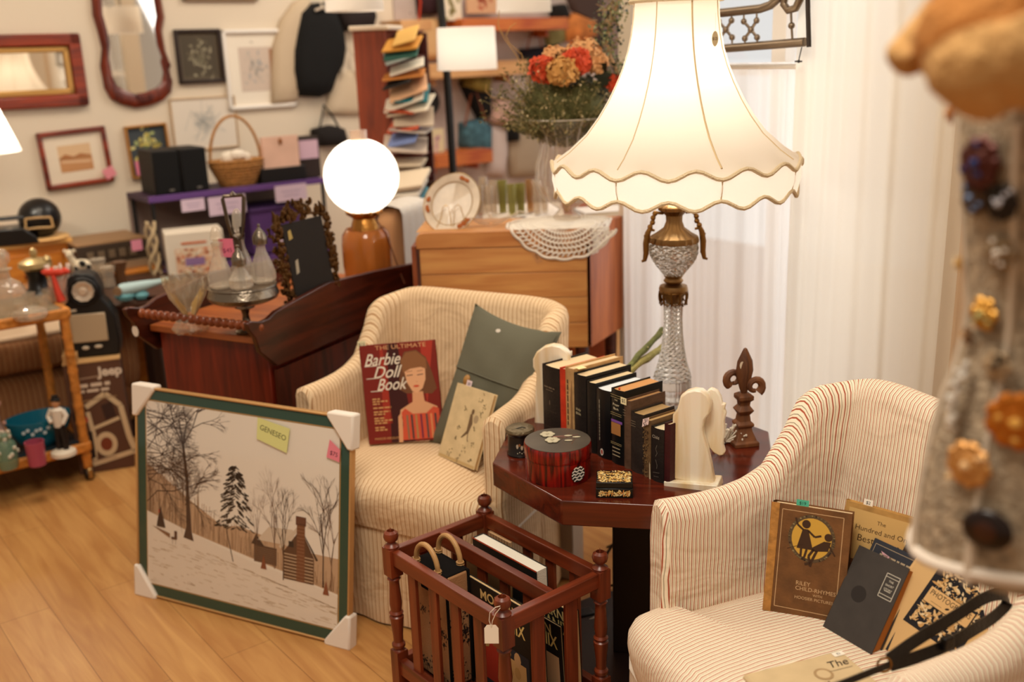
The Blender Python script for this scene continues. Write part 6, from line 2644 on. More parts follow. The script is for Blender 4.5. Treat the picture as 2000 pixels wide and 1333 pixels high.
framed('unframed_watercolour', 'white mounted faint blue flower sketch above the speakers', (335, 190, 462, 292), .006, mat('#c0a078', .6, name='thin_gold_edge'), '#ddd0c0', 0, art_sketch, depth=.012)


def art_land(a, w, h):
    a.rect(-w, -h, w, h, '#d8b48c')
    a.up(3)
    a.rect(-w, -h, w, h * .05, '#c08a5c')
    a.poly([(-w, h * .05), (-w * .6, h * .35), (-w * .1, h * .1), (w * .3, h * .3), (w, h * .1), (w, -h * .1), (-w, -h * .1)], '#a86c40')
    a.up(3)
    a.line([(-w * .9, -h * .2), (w * .9, -h * .35)], .012, '#d8b08a')


r, w, h = framed('framed_landscape', 'red brown framed small landscape with wide cream mat and pink tag', (78, 252, 213, 364), .022, DKRED, '#e4d3bc', .56, art_land, tilt=R(2.5))
price(r, '', w / 2 - .02, -h / 2 + .045, .055, .05, '#e08a94', z=.028, rot=.4)


def art_daff(a, w, h):
    rnd = random.Random(9)
    a.rect(-w, -h, w, h, '#3c4246')
    a.up(3)
    for k in range(40):
        a.ell(rnd.gauss(0, w * .35), rnd.gauss(h * .2, h * .3), w * .14, h * .07, rnd.choice(['#c8b860', '#b8a04c', '#a8b070', '#5c6a48', '#d8cc84']), 8, rnd.uniform(0, 3))
    a.rect(-w * .15, -h * .8, w * .2, -h * .3, '#a8a890')


r, w, h = framed('daffodil_painting', 'small gilt framed painting of yellow flowers left of the black speakers', (248, 243, 330, 345), .010, mat('#a8702c', .45, name='gilt_frame'), '#3c4246', 0, art_daff, tilt=R(2))
price(r, '', -w / 2 + .045, -h / 2 + .05, .05, .07, '#d87890', z=.028)
framed('picture_above', 'bottom edge of a brown framed picture cut off by the top of photo', (350, -90, 497, 2), .016, mat('#8a6a4c', .5, name='brown_frame'), '#d8c8b4', 0)

# left table lamp at the picture edge
lp = atY(-60, 300, 4.1)
r = thing('cone_shade_lamp', 'glowing white cone shaded lamp cut off by the left picture edge', 'lamp', (lp.x, lp.y, .80))
m = M().lathe([(.19, .42), (.10, .68)], 32, cap=False)
obj('lamp_shade', m, translucent('#f6efe2', .6, 'cone_shade', tcol='#fbf4e8'), r)
m = M().lathe([(.06, 0), (.065, .01), (.03, .03), (.02, .2), (.03, .3), (.012, .38), (.012, .5)], 20)
obj('base', m, BRASS, r)
light('cone_lamp_light', 'POINT', (lp.x, lp.y, .80 + .52), 9, (1.0, .93, .80), radius=.04)

# ------------------------------------------------------------ clothes and bags hanging on the wall
def cloth_shape(name, label, cat, pts, col, depth=.05, parts=None, rough=.9, group=None):
    """puffed silhouette hung on the wall; pts in picture pixels, clockwise"""
    s0 = sum(wp(*p)[0] for p in pts) / len(pts)
    z0 = sum(wp(*p)[1] for p in pts) / len(pts)
    r = thing(name, label, cat, mat4=plane_frame((cw_.x + WD.x * s0, cw_.y + WD.y * s0, z0), WA), group=group)
    o_ = [(s - s0, z - z0) for s, z in (wp(*p) for p in pts)]
    n = len(o_)
    m = M()
    rings = ((1.0, .002), (1.0, depth * .45), (.90, depth * .85), (.6, depth * 1.0), (.0, depth * 1.02))
    vs = [(x * k, y * k, z) for k, z in rings for x, y in o_]
    m.add(vs, [(i + j * n, (i + 1) % n + j * n, (i + 1) % n + (j + 1) * n, i + (j + 1) * n) for j in range(4) for i in range(n)])
    obj('cloth' if parts is None else parts, m, col if not isinstance(col, str) else mat(col, rough, bump=.25, bscale=18, name='fabric'), r, smooth=70)
    loc = lambda x, y, z=.03: (lambda q: (q[0] - s0, q[1] - z0, z))(wp(x, y))
    return r, loc


r, lc = cloth_shape('cream_coat', 'long cream coat hanging in an arc left of the black jacket', 'coat', [(598, -10), (570, 5), (545, 40), (530, 90), (528, 150), (528, 205), (575, 200), (582, 150), (586, 100), (594, 40), (606, 10)], '#c4ae92', .05)
r, lc = cloth_shape('black_jacket', 'black suit jacket hanging on the wall below a white clip hanger', 'jacket', [(598, 8), (580, 25), (572, 60), (565, 100), (565, 140), (572, 175), (582, 188), (618, 190), (640, 180), (650, 150), (662, 130), (668, 95), (664, 60), (650, 25), (628, 4)], '#0e0c0b', .09)
m = M().tube([lc(600, 22, .09), lc(612, 16, .11), lc(622, 22, .09)], .006, 6).tube([lc(612, 16, .10), lc(613, -4, .06), lc(616, -12, .03)], .004, 6)
obj('hanger', m, mat('#d8c8b4', .5, name='hanger_wood'), r)
r, lc = cloth_shape('dark_hat', 'dark brown brimmed hat hanging behind the black jacket', 'hat', [(655, 14), (690, 12), (722, 15), (727, 32), (722, 52), (700, 58), (670, 62), (660, 48)], '#241a18', .08)
r, lc = cloth_shape('white_tote_bag', 'cream canvas tote bag hanging beside the tall card rack', 'bag', [(648, 140), (672, 136), (702, 140), (706, 180), (709, 222), (670, 224), (634, 222), (640, 180)], '#cdb99e', .035)
m = M().tube([lc(660, 145, .06), lc(668, 110, .05), lc(676, 92, .03), (lc(684, 110, .05)), lc(690, 145, .06)], .007, 6)
obj('strap', m, mat('#dccab2', .9, name='canvas'), r)
r, lc = cloth_shape('black_handbag', 'small black slouchy handbag hanging under the tote bag', 'handbag', [(606, 252), (640, 244), (662, 250), (668, 272), (655, 284), (620, 286), (605, 276)], '#1c1614', .10)
m = M().tube([lc(612, 258, .06), lc(622, 220, .05), lc(628, 205, .02), lc(640, 225, .05), lc(655, 255, .06)], .006, 6)
obj('handle', m, BLACK, r)
m = M().tube([lc(615, 190, .03), lc(620, 220, .03)], .004, 6)
0 and cloth_shape('pale_scarf', 'pale beige shawl hanging in the shadow behind the basket', 'scarf', [(560, 205), (600, 195), (620, 210), (615, 250), (600, 278), (560, 262), (520, 250), (530, 215)], '#cbb8a2', .03)

# pegboard area
m4, w, h = wallframe(778, -60, 1250, 420, off=.004)
r = thing('pegboard_panel', 'pale lilac white pegboard panel behind the hanging bags and shelves', 'pegboard', mat4=m4)
m = M().box((0, 0, .004), (w, h, .008))
obj('board', m, mat('#b9a79e', .8, var=.12, vscale=6, name='pegboard_paint'), r)
m = M()
for i in range(9):
    for j in range(9):
        m.lathe([(.004, 0), (.004, .002)], 6, (-w / 2 + w * (i + .5) / 9, -h / 2 + h * (j + .5) / 9, .008))
o = obj('peg_holes', m, mat('#5a4a44', .8, name='peg_hole'), r)
o['kind'] = 'stuff'


def wshelf(name, label, px0, py0, px1, py1, mt_, dep=.22):
    c, w, h = wrect(px0, py0, px1, py1, .0)
    r = thing(name, label, 'shelf', (c.x, c.y, c.z), WA)
    m = M().box((0, -dep / 2 - .014, 0), (w, dep, h))
    obj('board', m, mt_, r, bevel=.004)
    for sx_ in (-1, 1):
        obj('bracket', M().box((sx_ * w * .38, -.08, -h / 2 - .02), (.018, .13, .04)), mt_, r)
    return c, w, h


SHW = wood('#a8491c', '#c8702c', 'x', rough=.4, name='orange_shelf_wood')
SHW2 = wood('#b98452', '#cf9c66', 'x', rough=.5, name='tan_shelf_wood')
wshelf('display_shelf', 'orange red wooden wall shelf just above the main drum lampshade', 858, 38, 1062, 62, SHW)
wshelf('display_shelf', 'tan wooden wall shelf crossing behind the drum lamp pole', 796, 122, 985, 150, SHW2)
wshelf('display_shelf', 'orange wooden wall shelf at lower left of the pegboard', 808, 292, 918, 318, SHW)
wshelf('display_shelf', 'short wooden shelf end above the yellow tote', 740, 42, 800, 62, SHW2)

for nm, lab, cat, pts, col, dp, strap in (
    ('yellow_tote_bag', 'mustard cream bag with red straps hanging from top left wall shelf', 'bag', [(800, 40), (842, 34), (848, 60), (850, 105), (840, 118), (805, 118), (798, 80)], '#d2a876', .10, [(805, 45), (808, 5), (804, -20)]),
    ('maroon_bag', 'dark maroon bag hanging at the top beside red straps', 'bag', [(808, -10), (852, -10), (850, 28), (812, 30)], '#2e1418', .09, None),
    ('orange_bag', 'crumpled orange patterned bag hanging behind the hydrangeas', 'bag', [(1092, 36), (1110, 26), (1150, 42), (1152, 72), (1135, 78), (1098, 82)], mat('#cc7a3c', .8, var=.35, vscale=14, name='orange_print'), .10, None),
    ('blue_patterned_bag', 'teal blue patterned shoulder bag with brown straps hanging low on pegboard', 'bag', [(893, 240), (930, 232), (946, 245), (945, 298), (918, 304), (892, 285)], mat('#3e626e', .7, var=.5, vscale=22, name='teal_print'), .11, [(893, 245), (905, 185), (915, 180), (935, 240)]),
    ('pink_floral_pouch', 'rounded pink floral pouch bag hanging above the white cloth', 'bag', [(948, 200), (965, 190), (985, 196), (994, 225), (990, 243), (960, 244), (945, 235)], mat('#c8a294', .8, var=.3, vscale=22, name='pink_print'), .11, None),
    ('black_shoulder_bag', 'black shoulder bag hanging under the pale drum shade', 'bag', [(892, 160), (915, 170), (948, 165), (950, 225), (930, 235), (905, 190)], '#14110f', .08, None),
    ('yellow_purse', 'small yellow and grey purse hanging under the middle shelf', 'purse', [(895, 148), (925, 145), (942, 155), (938, 182), (915, 178), (895, 168)], mat('#8c7c3c', .8, var=.5, vscale=16, name='yellow_grey_print'), .13, None),
    ('white_cloth_hanging', 'long white cloth hanging below the pink pouch', 'cloth', [(946, 244), (982, 244), (984, 300), (978, 345), (945, 342), (948, 290)], '#cdbcb6', .06, None),
    ('beige_garment', 'long beige grey garment hanging behind the flower stems', 'garment', [(985, 250), (1010, 245), (1045, 255), (1050, 330), (1040, 345), (990, 345)], '#a8957f', .06, None),
    ('black_wallet_bag', 'small black flat bag between white cloth and beige garment', 'bag', [(978, 238), (1000, 238), (1000, 275), (980, 276)], '#100d0c', .10, None),
    ('navy_bag', 'dark navy bag behind the curly twigs', 'bag', [(1010, 96), (1050, 92), (1085, 85), (1100, 120), (1050, 150), (1015, 140)], '#1a1620', .06, [(1020, 100), (1028, 66), (1045, 70), (1050, 95)]),
    ('olive_bag', 'olive green bag under the black pots', 'bag', [(1055, 40), (1095, 38), (1100, 80), (1065, 96)], '#8c8454', .05, None),
    ('brown_coat', 'long brown grey coat hanging at the pegboard right end', 'coat', [(1098, -20), (1165, -20), (1172, 90), (1150, 100), (1150, 40), (1110, 20)], '#4a3832', .05, None),
    ('grey_coat', 'grey mauve coat hanging between garland and brown coat', 'coat', [(1168, -20), (1215, -20), (1218, 180), (1185, 190), (1175, 90)], '#8a7670', .05, None),
    ('black_pot_bag', 'black round bag hanging at the right end of the red shelf', 'bag', [(1068, 12), (1090, 8), (1098, 30), (1092, 44), (1072, 40)], '#161210', .10, None),
):
    r, lc = cloth_shape(nm, lab, cat, pts, col, dp)
    if strap:
        m = M().tube([lc(x, y, dp * .7) for x, y in strap], .006, 6)
        obj('strap', m, mat('#8a4a2c' if nm != 'yellow_tote_bag' else '#b8381c', .7, name='strap_leather'), r)
for nm, lab, box, c1, c2 in (('picture_on_shelf', 'small framed print with dark branches at the top shelf left', (857, -30, 900, 40), '#d8c8b0', '#8a7a4c'), ('picture_on_shelf', 'framed orange print on the red shelf, cut by the photo top', (910, -40, 968, 26), '#c89a74', '#a8553c'), ('card_on_shelf', 'pale greeting card standing on the lower orange shelf', (838, 252, 866, 298), '#d8c49c', '#c89aa0')):
    m4, w, h = wallframe(*box, off=.16)
    r = thing(nm, lab, 'picture', mat4=m4)
    m = M().box((0, 0, 0), (w, h, .012))
    obj('panel', m, mat(c1, .6, name='pale_board'), r)
    a = Art(.0065)
    rnd = random.Random(len(lab))
    for k in range(14):
        a.ell(rnd.gauss(0, w * .18), rnd.gauss(0, h * .2), w * .10, h * .06, c2, 8, rnd.uniform(0, 3))
    a.make('printed_image', r)
m4, w, h = wallframe(812, 170, 856, 228, off=.05)
r = thing('black_round_fan', 'black round paddle shaped disc hanging right of the card rack', 'fan', mat4=m4)
m = M().lathe([(.001, 0), (w * .48, 0), (w * .5, .01), (w * .48, .02), (.001, .022)], 32, sy=h / w)
obj('disc', m, mat('#1c1613', .7, name='dark_disc'), r)

# ------------------------------------------------------------ tall card rack
B0 = atY(688, 60, 4.62)
zt3 = B0.z
c, w, h = rect(688, 62, 752, 330, (B0.x, B0.y), R(-8))
cr = thing('tall_card_rack', 'tall red brown wooden rack holding fanned cards behind the globe lamp', 'display rack', (B0.x, B0.y, 0), R(-8))
tw = onplane(752, 60, (B0.x, B0.y), R(-8))[0]
m = M().box((tw / 2, .13, zt3 / 2), (tw, .26, zt3))
obj('side_panel', m, wood('#6a2a12', '#923e1c', 'z', rough=.45, name='rack_panel'), cr, bevel=.004)
m = M().box((tw / 2, .13, zt3 + .008), (tw + .03, .28, .022))
obj('top_cap', m, mat('#dccbb4', .6, name='cream_cap'), cr, bevel=.006)
m = M().box((tw + .06, .24, zt3 / 2), (.14, .02, zt3 * .98))
obj('back_panel', m, mat('#4c170c', .6, name='dark_red_panel'), cr)
m = M()
for k in range(13):
    m.box((tw + .06, .13, .35 + k * .107), (.12, .20, .008))
obj('pocket_shelf', m, mat('#5c2412', .6, name='rack_shelf'), cr)
m = M().box((tw / 2 + .12, .12, .03), (tw + .2, .34, .06))
obj('plinth', m, mat('#5c2412', .6, name='rack_shelf'), cr, bevel=.004)
cards = [(70, '#d8a858', 40), (86, '#c88a34', 62), (98, '#3c6a5c', 58), (104, '#a8b0a8', 50), (130, '#e0d4c0', 60), (146, '#c8803c', 70), (156, '#2a2622', 50), (172, '#d8a880', 68), (182, '#1f6a70', 56), (192, '#d8ccb8', 72), (206, '#dccdb4', 74), (214, '#a84420', 50), (228, '#b8a48c', 68), (240, '#c85a3c', 56), (252, '#b0a498', 64), (264, '#7888b8', 52), (282, '#cdb8a4', 74), (318, '#d0bca0', 70), (330, '#c8b498', 60)]
rnd = random.Random(77)
for k, (y, col, wpx) in enumerate(cards):
    x0 = 752 + rnd.uniform(0, 26)
    p = atY((x0 + x0 + wpx) / 2, y, 4.55 - .0006 * k)
    sc_ = (p - CAM).dot(_f) / 2000
    r = thing('greeting_card', 'x', 'card', (p.x, p.y, p.z), R(-8 + rnd.uniform(-12, 12)), 'cards fanned out of the tall rack')
    names = {'#d8a858': 'golden yellow', '#c88a34': 'mustard', '#3c6a5c': 'dark green', '#a8b0a8': 'silver grey', '#e0d4c0': 'cream white', '#c8803c': 'orange tan', '#2a2622': 'black', '#d8a880': 'peach', '#1f6a70': 'teal', '#d8ccb8': 'ivory', '#dccdb4': 'off white', '#a84420': 'rust', '#b8a48c': 'taupe', '#c85a3c': 'coral red', '#b0a498': 'pale grey', '#7888b8': 'lavender blue', '#cdb8a4': 'pinkish beige', '#d0bca0': 'sand coloured', '#c8b498': 'dull beige'}
    ordn = 'above' if k < 9 else 'below'
    r['label'] = names[col] + ' card fanned out of the tall rack, ' + ordn + ' its middle'
    m = M().box((0, 0, 0), (wpx * 1.15 * sc_, .15, .009), ry=R(rnd.uniform(-20, 8)), rx=R(rnd.uniform(4, 30)))
    obj('sheet', m, mat(col, .7, name='card_stock'), r, bevel=.002)

# ------------------------------------------------------------ floor lamp and other drum shades
fl_ = atY(911, 95, 4.75)
sc_ = (fl_ - CAM).dot(_f) / 2000
DRUM = translucent('#f0e8dc', .55, 'drum_shade', tcol='#f6efe4')
r = thing('drum_floor_lamp', 'black floor lamp with lit white drum shade standing before the pegboard', 'floor lamp', (fl_.x, fl_.y, 0))
rs2, hh2 = 59 * sc_, 80 * sc_
m = M().lathe([(rs2 * 1.0, fl_.z - hh2 / 2), (rs2 * .96, fl_.z + hh2 / 2)], 40, cap=False)
obj('lamp_shade', m, DRUM, r)
pdx = -45 * sc_
m = M().tube([(pdx + .03, 0, 0.02), (pdx + .01, 0, fl_.z - hh2 * .5), (pdx - .004, 0, fl_.z + hh2 * 1.3)], .018, 10)
m.tube([(pdx, 0, fl_.z + hh2 * .4), (0, 0, fl_.z + hh2 * .45)], .006, 8)
obj('pole', m, mat('#17130f', .45, name='black_pole'), r)
m = M().lathe([(.14, 0), (.14, .02), (.02, .035)], 32, (pdx + .03, 0, 0))
obj('base', m, mat('#17130f', .45, name='black_pole'), r)
light('drum_lamp_light', 'POINT', (fl_.x, fl_.y, fl_.z), .7, (1.0, .94, .86), radius=.04)
for lab, x, y, Y, wpx, hpx in (('white hanging drum lamp, cut off above the black jacket', 690, -18, 4.3, 57, 76), ('white hanging drum lamp, cut off above the red wall shelf', 1022, -20, 4.9, 54, 84)):
    p = atY(x, y, Y)
    sc_ = (p - CAM).dot(_f) / 2000
    r = thing('hanging_drum_lamp', lab, 'pendant lamp', (p.x, p.y, 0))
    m = M().lathe([(wpx * sc_, p.z - hpx * sc_ / 2), (wpx * sc_ * .96, p.z + hpx * sc_ / 2)], 40, cap=False)
    obj('lamp_shade', m, DRUM, r)
    m = M().lathe([(.006, p.z - .005), (.006, p.z + hpx * sc_ / 2)], 8)
    m.tube([(wpx * sc_ * .97, 0, p.z + hpx * sc_ * .45), (-wpx * sc_ * .97, 0, p.z + hpx * sc_ * .45)], .004, 6)
    m.tube([(0, 0, p.z), (0, 0, 2.98)], .004, 8)
    obj('stem', m, mat('#17130f', .45, name='black_pole'), r)

# ------------------------------------------------------------ purple display shelves
S0 = atY(290, 388, 4.55)
SA = R(37)
zS = S0.z
sl = onplane(640, 352, (S0.x, S0.y), SA)[0]
sh_ = thing('display_shelving', 'black metal shelving with purple trimmed boards against the left wall', 'shelving', (S0.x, S0.y, 0), SA)
PURP = mat('#5e3c78', .6, name='purple_trim')
for z in (zS, zS - .34, .12):
    m = M().box((sl / 2, .16, z - .012), (sl, .30, .022))
    obj('shelf_board', m, mat('#3c2a3c', .6, name='dark_board2'), sh_)
    m = M().box((sl / 2, .004, z - .008), (sl, .014, .028))
    obj('purple_edge', m, PURP, sh_, bevel=.002)
for x in (.02, sl - .02):
    for y in (.02, .29):
        m = M().tube([(x, y, 0), (x, y, zS - .01)], .010, 8)
        obj('leg', m, BLACK, sh_)
m = M().box((sl / 2, .31, zS / 2), (sl, .006, zS - .05))
obj('back_sheet', m, mat('#8a7468', .8, name='back_sheet'), sh_)
SM = Matrix.Translation((S0.x, S0.y, 0)) @ Matrix.Rotation(SA, 4, 'Z')
for k, (px0, py0, px1, py1) in enumerate(((352, 388, 398, 412), (405, 382, 478, 418), (535, 360, 597, 392), (535, 438, 590, 470))):
    c, w, h = rect(px0, py0, px1, py1, (S0.x - WN.x * -.0, S0.y), SA)
    c = c + Vector((math.sin(SA), -math.cos(SA), 0)) * .012
    r = thing('shelf_label', ['small lilac paper label hanging under the purple shelf left end', 'wide lilac paper label behind the silver cruet handle', 'lilac paper label under the purple shelf below the record boxes', 'lilac paper label on the purple bin'][k], 'label', mat4=plane_frame((c.x, c.y, c.z), SA))
    a = Art(.001)
    a.rect(-w / 2, -h / 2, w / 2, h / 2, '#cbb4c4')
    a.up(3)
    a.line([(-w * .3, h * .1), (w * .3, h * .1)], .004, '#9a86a0')
    a.line([(-w * .25, -h * .15), (w * .25, -h * .15)], .004, '#9a86a0')
    a.make('card', r)


def on_shelf(px0, py0, px1, py1, dep, back=.05):
    """box whose front face fills the picture rectangle, standing on the shelf plane"""
    p0 = SM @ Vector((0, back, 0))
    c, w, h = rect(px0, py0, px1, py1, (p0.x, p0.y), SA)
    return c, w, h


for lab, b in (('black bookshelf speaker, left of the pair on the purple shelf', (300, 294, 352, 384)), ('black bookshelf speaker, right of the pair on the purple shelf', (354, 289, 406, 374))):
    c, w, h = on_shelf(*b, .2)
    zb3 = zS
    h = c.z + h / 2 - zb3
    r = thing('bookshelf_speaker', lab, 'speaker', (c.x, c.y, zb3), SA, 'pair of black speakers')
    m = M().box((0, .10, h / 2), (w, .19, h))
    obj('cabinet', m, mat('#17120f', .6, name='speaker_black'), r, bevel=.003)
    m = M().box((0, .002, h / 2), (w * .94, .012, h * .96))
    obj('grille', m, mat('#0d0b0a', .95, name='speaker_grille'), r, bevel=.004)
    m = M().box((w * .1, -.005, h * .10), (w * .18, .004, .008))
    obj('badge', m, mat('#8a8278', .4, .8, name='badge'), r)
# basket
c, w, h = on_shelf(405, 315, 520, 362, .2, .10)
r = thing('wicker_basket', 'small wicker basket with tall hoop handle full of white things on purple shelf', 'basket', (c.x, c.y, zS), SA)
WICK = mat('#a8743c', .8, bump=.8, bscale=90, var=.3, vscale=60, name='wicker')
hb = .115
m = M().lathe([(w * .28, 0), (w * .32, .01), (w * .46, hb), (w * .49, hb + .004), (w * .46, hb + .010), (w * .42, hb)], 32, sy=.62)
for k in range(7):
    rr = w * (.29 + .17 * k / 7)
    m.tube([(rr * 1.03 * math.cos(R(15 * q)), rr * .64 * math.sin(R(15 * q)), .012 + k * .0145) for q in range(24)], .006, 5, closed=True)
obj('woven_bowl', m, WICK, r)
m = M().tube([(w * .43 * math.cos(R(9 * k)), 0, hb + .21 * math.sin(R(9 * k))) for k in range(21)], .007, 6)
obj('hoop_handle', m, WICK, r)
m = M()
for x, y, z, s_ in ((-.03, 0, hb + .02, .045), (.04, .01, hb + .015, .04), (0, -.02, hb + .03, .04)):
    m.ball((x, y, z), s_, 10, s=(1.1, .8, .7))
p = SM @ Vector((0, 0, 0))
o = obj('crumpled_tissue', m, mat('#dccfbd', .9, bump=.4, bscale=30, name='white_tissue'), loc=(c.x, c.y, zS), rz=SA)
tag(o, 'crumpled white tissue bundle inside the wicker basket', 'tissue')
# records / boxes
c, w, h = on_shelf(513, 266, 584, 330, .05, .06)
r = thing('pink_album', 'square pale pink album sleeve standing on black box on the purple shelf', 'album', mat4=plane_frame((c.x, c.y, c.z), SA))
m = M().box((0, 0, -.01), (w, h, .02))
obj('sleeve', m, mat('#d8b09a', .7, var=.1, vscale=8, name='pink_sleeve'), r)
m = M().ball((0, h * .35, .004), .012, 8, s=(.8, 1.4, .5))
obj('clasp', m, mat('#8a5424', .5, name='gold_clasp'), r)
c, w, h = on_shelf(512, 328, 600, 352, .2, .04)
r = thing('black_audio_box', 'low black box supporting the pink album on purple shelf', 'box', (c.x, c.y, zS), SA)
m = M().box((0, .12, .035), (w, .22, .07))
obj('case', m, mat('#15110f', .5, name='black_case'), r, bevel=.003)
c, w, h = on_shelf(583, 282, 627, 330, .1, .08)
r = thing('dark_player', 'dark box with lilac label standing right of the pink album', 'box', (c.x, c.y, zS), SA)
m = M().box((0, .06, .10), (w, .10, .20))
obj('case', m, mat('#2c1e18', .6, name='brown_case'), r, bevel=.003)
a = Art()
a.T = Matrix(((1, 0, 0, 0), (0, 0, -1, .006), (0, 1, 0, .14), (0, 0, 0, 1)))
a.rect(-w * .42, -.045, w * .42, .045, '#c9a8b8')
a.make('lilac_label', r)
# bins below
c, w, h = on_shelf(495, 425, 600, 505, .2, .03)
r = thing('purple_storage_bin', 'purple storage bin on the lower display shelf behind the cruets', 'bin', (c.x, c.y, zS - .34), SA)
m = M().box((0, .12, .11), (w, .22, .21))
obj('bin_body', m, mat('#54346c', .6, name='purple_plastic'), r, bevel=.006)
m = M().box((0, .12, .222), (w * 1.04, .24, .02))
obj('bin_lid', m, mat('#462a5c', .6, name='purple_lid'), r, bevel=.005)
P3c = atY(385, 500, 4.52)
c, w, h = rect(326, 452, 440, 548, (P3c.x, P3c.y), R(22))
r = thing('floral_box', 'white box with orange floral panel standing under the display shelf', 'box', (c.x, c.y, 0), R(22))
m = M().box((0, .08, c.z / 2 + h / 4), (w, .16, c.z + h / 2))
obj('carton', m, mat('#dccdb8', .7, name='white_carton'), r, bevel=.004)
a = Art()
a.T = Matrix(((1, 0, 0, 0), (0, 0, -1, -.002), (0, 1, 0, c.z - .01), (0, 0, 0, 1)))
rnd = random.Random(31)
a.rect(-w * .36, -h * .40, w * .42, h * .22, '#d8b090')
a.up(3)
for k in range(90):
    a.ell(rnd.uniform(-w * .34, w * .40), rnd.uniform(-h * .38, h * .20), .008, .006, rnd.choice(['#c8683c', '#d89060', '#e8d8c0', '#a85a40', '#dcc8a8']), 7)
a.up(3)
a.rect(-w * .2, -h * .14, w * .14, h * .02, '#8a6a94')
a.rect(-w * .24, h * .30, w * .2, h * .345, '#c8683c')
a.make('floral_panel', r)
# vine twined around shelf leg
r = thing('twig_garland', 'pale twisted twig garland climbing the display shelf left leg', 'garland', (S0.x, S0.y - .03, 0))
m = M()
for ph in (0, 2.1, 4.2):
    m.tube([(.022 * math.cos(k * .8 + ph), .02 * math.sin(k * .8 + ph), .30 + k * .0295) for k in range(20)], .008, 6)
obj('twisted_vine', m, mat('#b8a07c', .9, name='pale_vine'), r)

# ------------------------------------------------------------ small pine cabinets, receiver, helmet, phone
def boxat(name, label, cat, px0, py0, px1, py1, Y, dep, ang, mt_, zbase=None):
    q = atY((px0 + px1) / 2, (py0 + py1) / 2, Y)
    c, w, h = rect(px0, py0, px1, py1, (q.x, q.y), ang)
    zb_ = c.z - h / 2 if zbase is None else zbase
    h = c.z + h / 2 - zb_
    r = thing(name, label, cat, (c.x, c.y, zb_), ang)
    m = M().box((0, dep / 2, h / 2), (w, dep, h))
    return r, m, w, h


PN2 = wood('#b0621e', '#cc822e', 'x', rough=.4, name='orange_pine')
r, m, w, h = boxat('pine_bedside_cabinet', 'orange pine cabinet at the left wall carrying the black helmet', 'cabinet', -45, 482, 148, 640, 4.50, .23, WA, PN2, 0)
obj('carcass', m, PN2, r, bevel=.004)
zP = h
m = M().box((0, .11, h + .006), (w + .03, .24, .022))
obj('top', m, wood('#d09448', '#e0ae66', 'x', rough=.4, name='light_pine'), r, bevel=.004)
m = M().box((.0, -.006, h - .13), (w * .8, .014, .19))
dr = obj('drawer', m, PN2, r, bevel=.003)
pcm = r.matrix_world.copy()
PCM = Matrix.Translation(r.location) @ Matrix.Rotation(WA, 4, 'Z')
m = M().ball((0, -.022, h - .13), .012, 8)
obj('knob', m, mat('#7a3a14', .5, name='pine_knob'), dr)
q = atY(78, 430, 4.62)
r = thing('black_helmet', 'round black helmet like globe on the pine cabinet', 'helmet', (q.x, q.y, zP + .016), R(20))
m = M().ball((0, 0, .095), .092, 24, s=(1, 1, .98))
obj('shell', m, mat('#120e0c', .3, name='glossy_black'), r)
m = M()
for zz_, wd_ in ((.105, .052), (.060, .052)):
    m.tube([(-wd_, -.078, zz_), (0, -.094, zz_ + .004), (wd_, -.078, zz_)], .005, 6)
m.tube([(-.052, -.078, .105), (-.056, -.082, .06)], .005, 6).tube([(.052, -.078, .105), (.056, -.082, .06)], .005, 6)
obj('visor_trim', m, mat('#b08a58', .5, name='tan_trim'), r)
m = M().lathe([(.10, 0), (.115, .006), (.11, .012)], 32)
obj('stand_ring', m, mat('#d8a868', .5, name='light_ring'), r)
q = atY(22, 462, 4.52)
r = thing('black_telephone', 'old black telephone with silver dial left of the helmet', 'telephone', (q.x, q.y, zP + .016), R(25))
m = M().prism([(-.11, 0), (.11, 0), (.10, .03), (.05, .075), (-.05, .075), (-.10, .03)], -.07, .07)
obj('body', m, mat('#15110f', .3, name='bakelite'), r, bevel=.006)
m = M().lathe([(.035, 0), (.035, .012), (.012, .014)], 24)
m.T = Matrix.Identity(4)
for i, v in enumerate(m.v):
    m.v[i] = (v[0], -.055 - v[2] * .8, .045 + v[1] * .9)
obj('dial', m, mat('#c8bca8', .3, .5, name='dial_metal'), r)
m = M().tube([(-.09, 0, .10), (-.05, 0, .112), (.05, 0, .112), (.09, 0, .10)], [.018, .010, .010, .018], 10)
obj('handset', m, mat('#15110f', .3, name='bakelite'), r)
r, m, w, h = boxat('pine_side_cabinet', 'small orange pine cabinet under the stereo receiver', 'cabinet', 245, 530, 320, 640, 4.62, .28, WA, PN2, 0)
obj('carcass', m, PN2, r, bevel=.004)
m = M().box((0, .15, h + .004), (w + .03, .33, .016))
obj('top', m, PN2, r, bevel=.003)
m = M().ball((-w * .3, -.01, h - .06), .008, 8)
obj('knob', m, mat('#7a3a14', .5, name='pine_knob'), r)
zR = h
r, m, w, h = boxat('low_wooden_stand', 'low dark wooden stand hidden under the left half of receiver', 'stand', 158, 530, 224, 640, 4.60, .26, WA, DKWOOD, 0)
obj('carcass', m, DKWOOD, r)
r, m, w, h = boxat('stereo_receiver', 'brown and black stereo receiver with pink tag beside pine cabinet', 'stereo', 150, 474, 290, 522, 4.61, .28, WA, BLACK, zR + .012)
obj('casing', m, mat('#3a2c20', .5, name='receiver_brown'), r, bevel=.004)
m = M().box((0, .14, h + .003), (w, .28, .010))
obj('wood_top', m, mat('#94704c', .5, name='walnut_veneer'), r, bevel=.002)
m = M().box((0, -.004, h * .16), (w * .98, .008, h * .28))
obj('silver_fascia', m, mat('#b09a7c', .35, .6, name='champagne_metal'), r)
m = M()
for k in range(5):
    m.box((-w * .32 + k * w * .15, -.003, h * .62), (w * .09, .008, h * .28))
obj('display_windows', m, mat('#6a5844', .4, name='amber_window'), r)
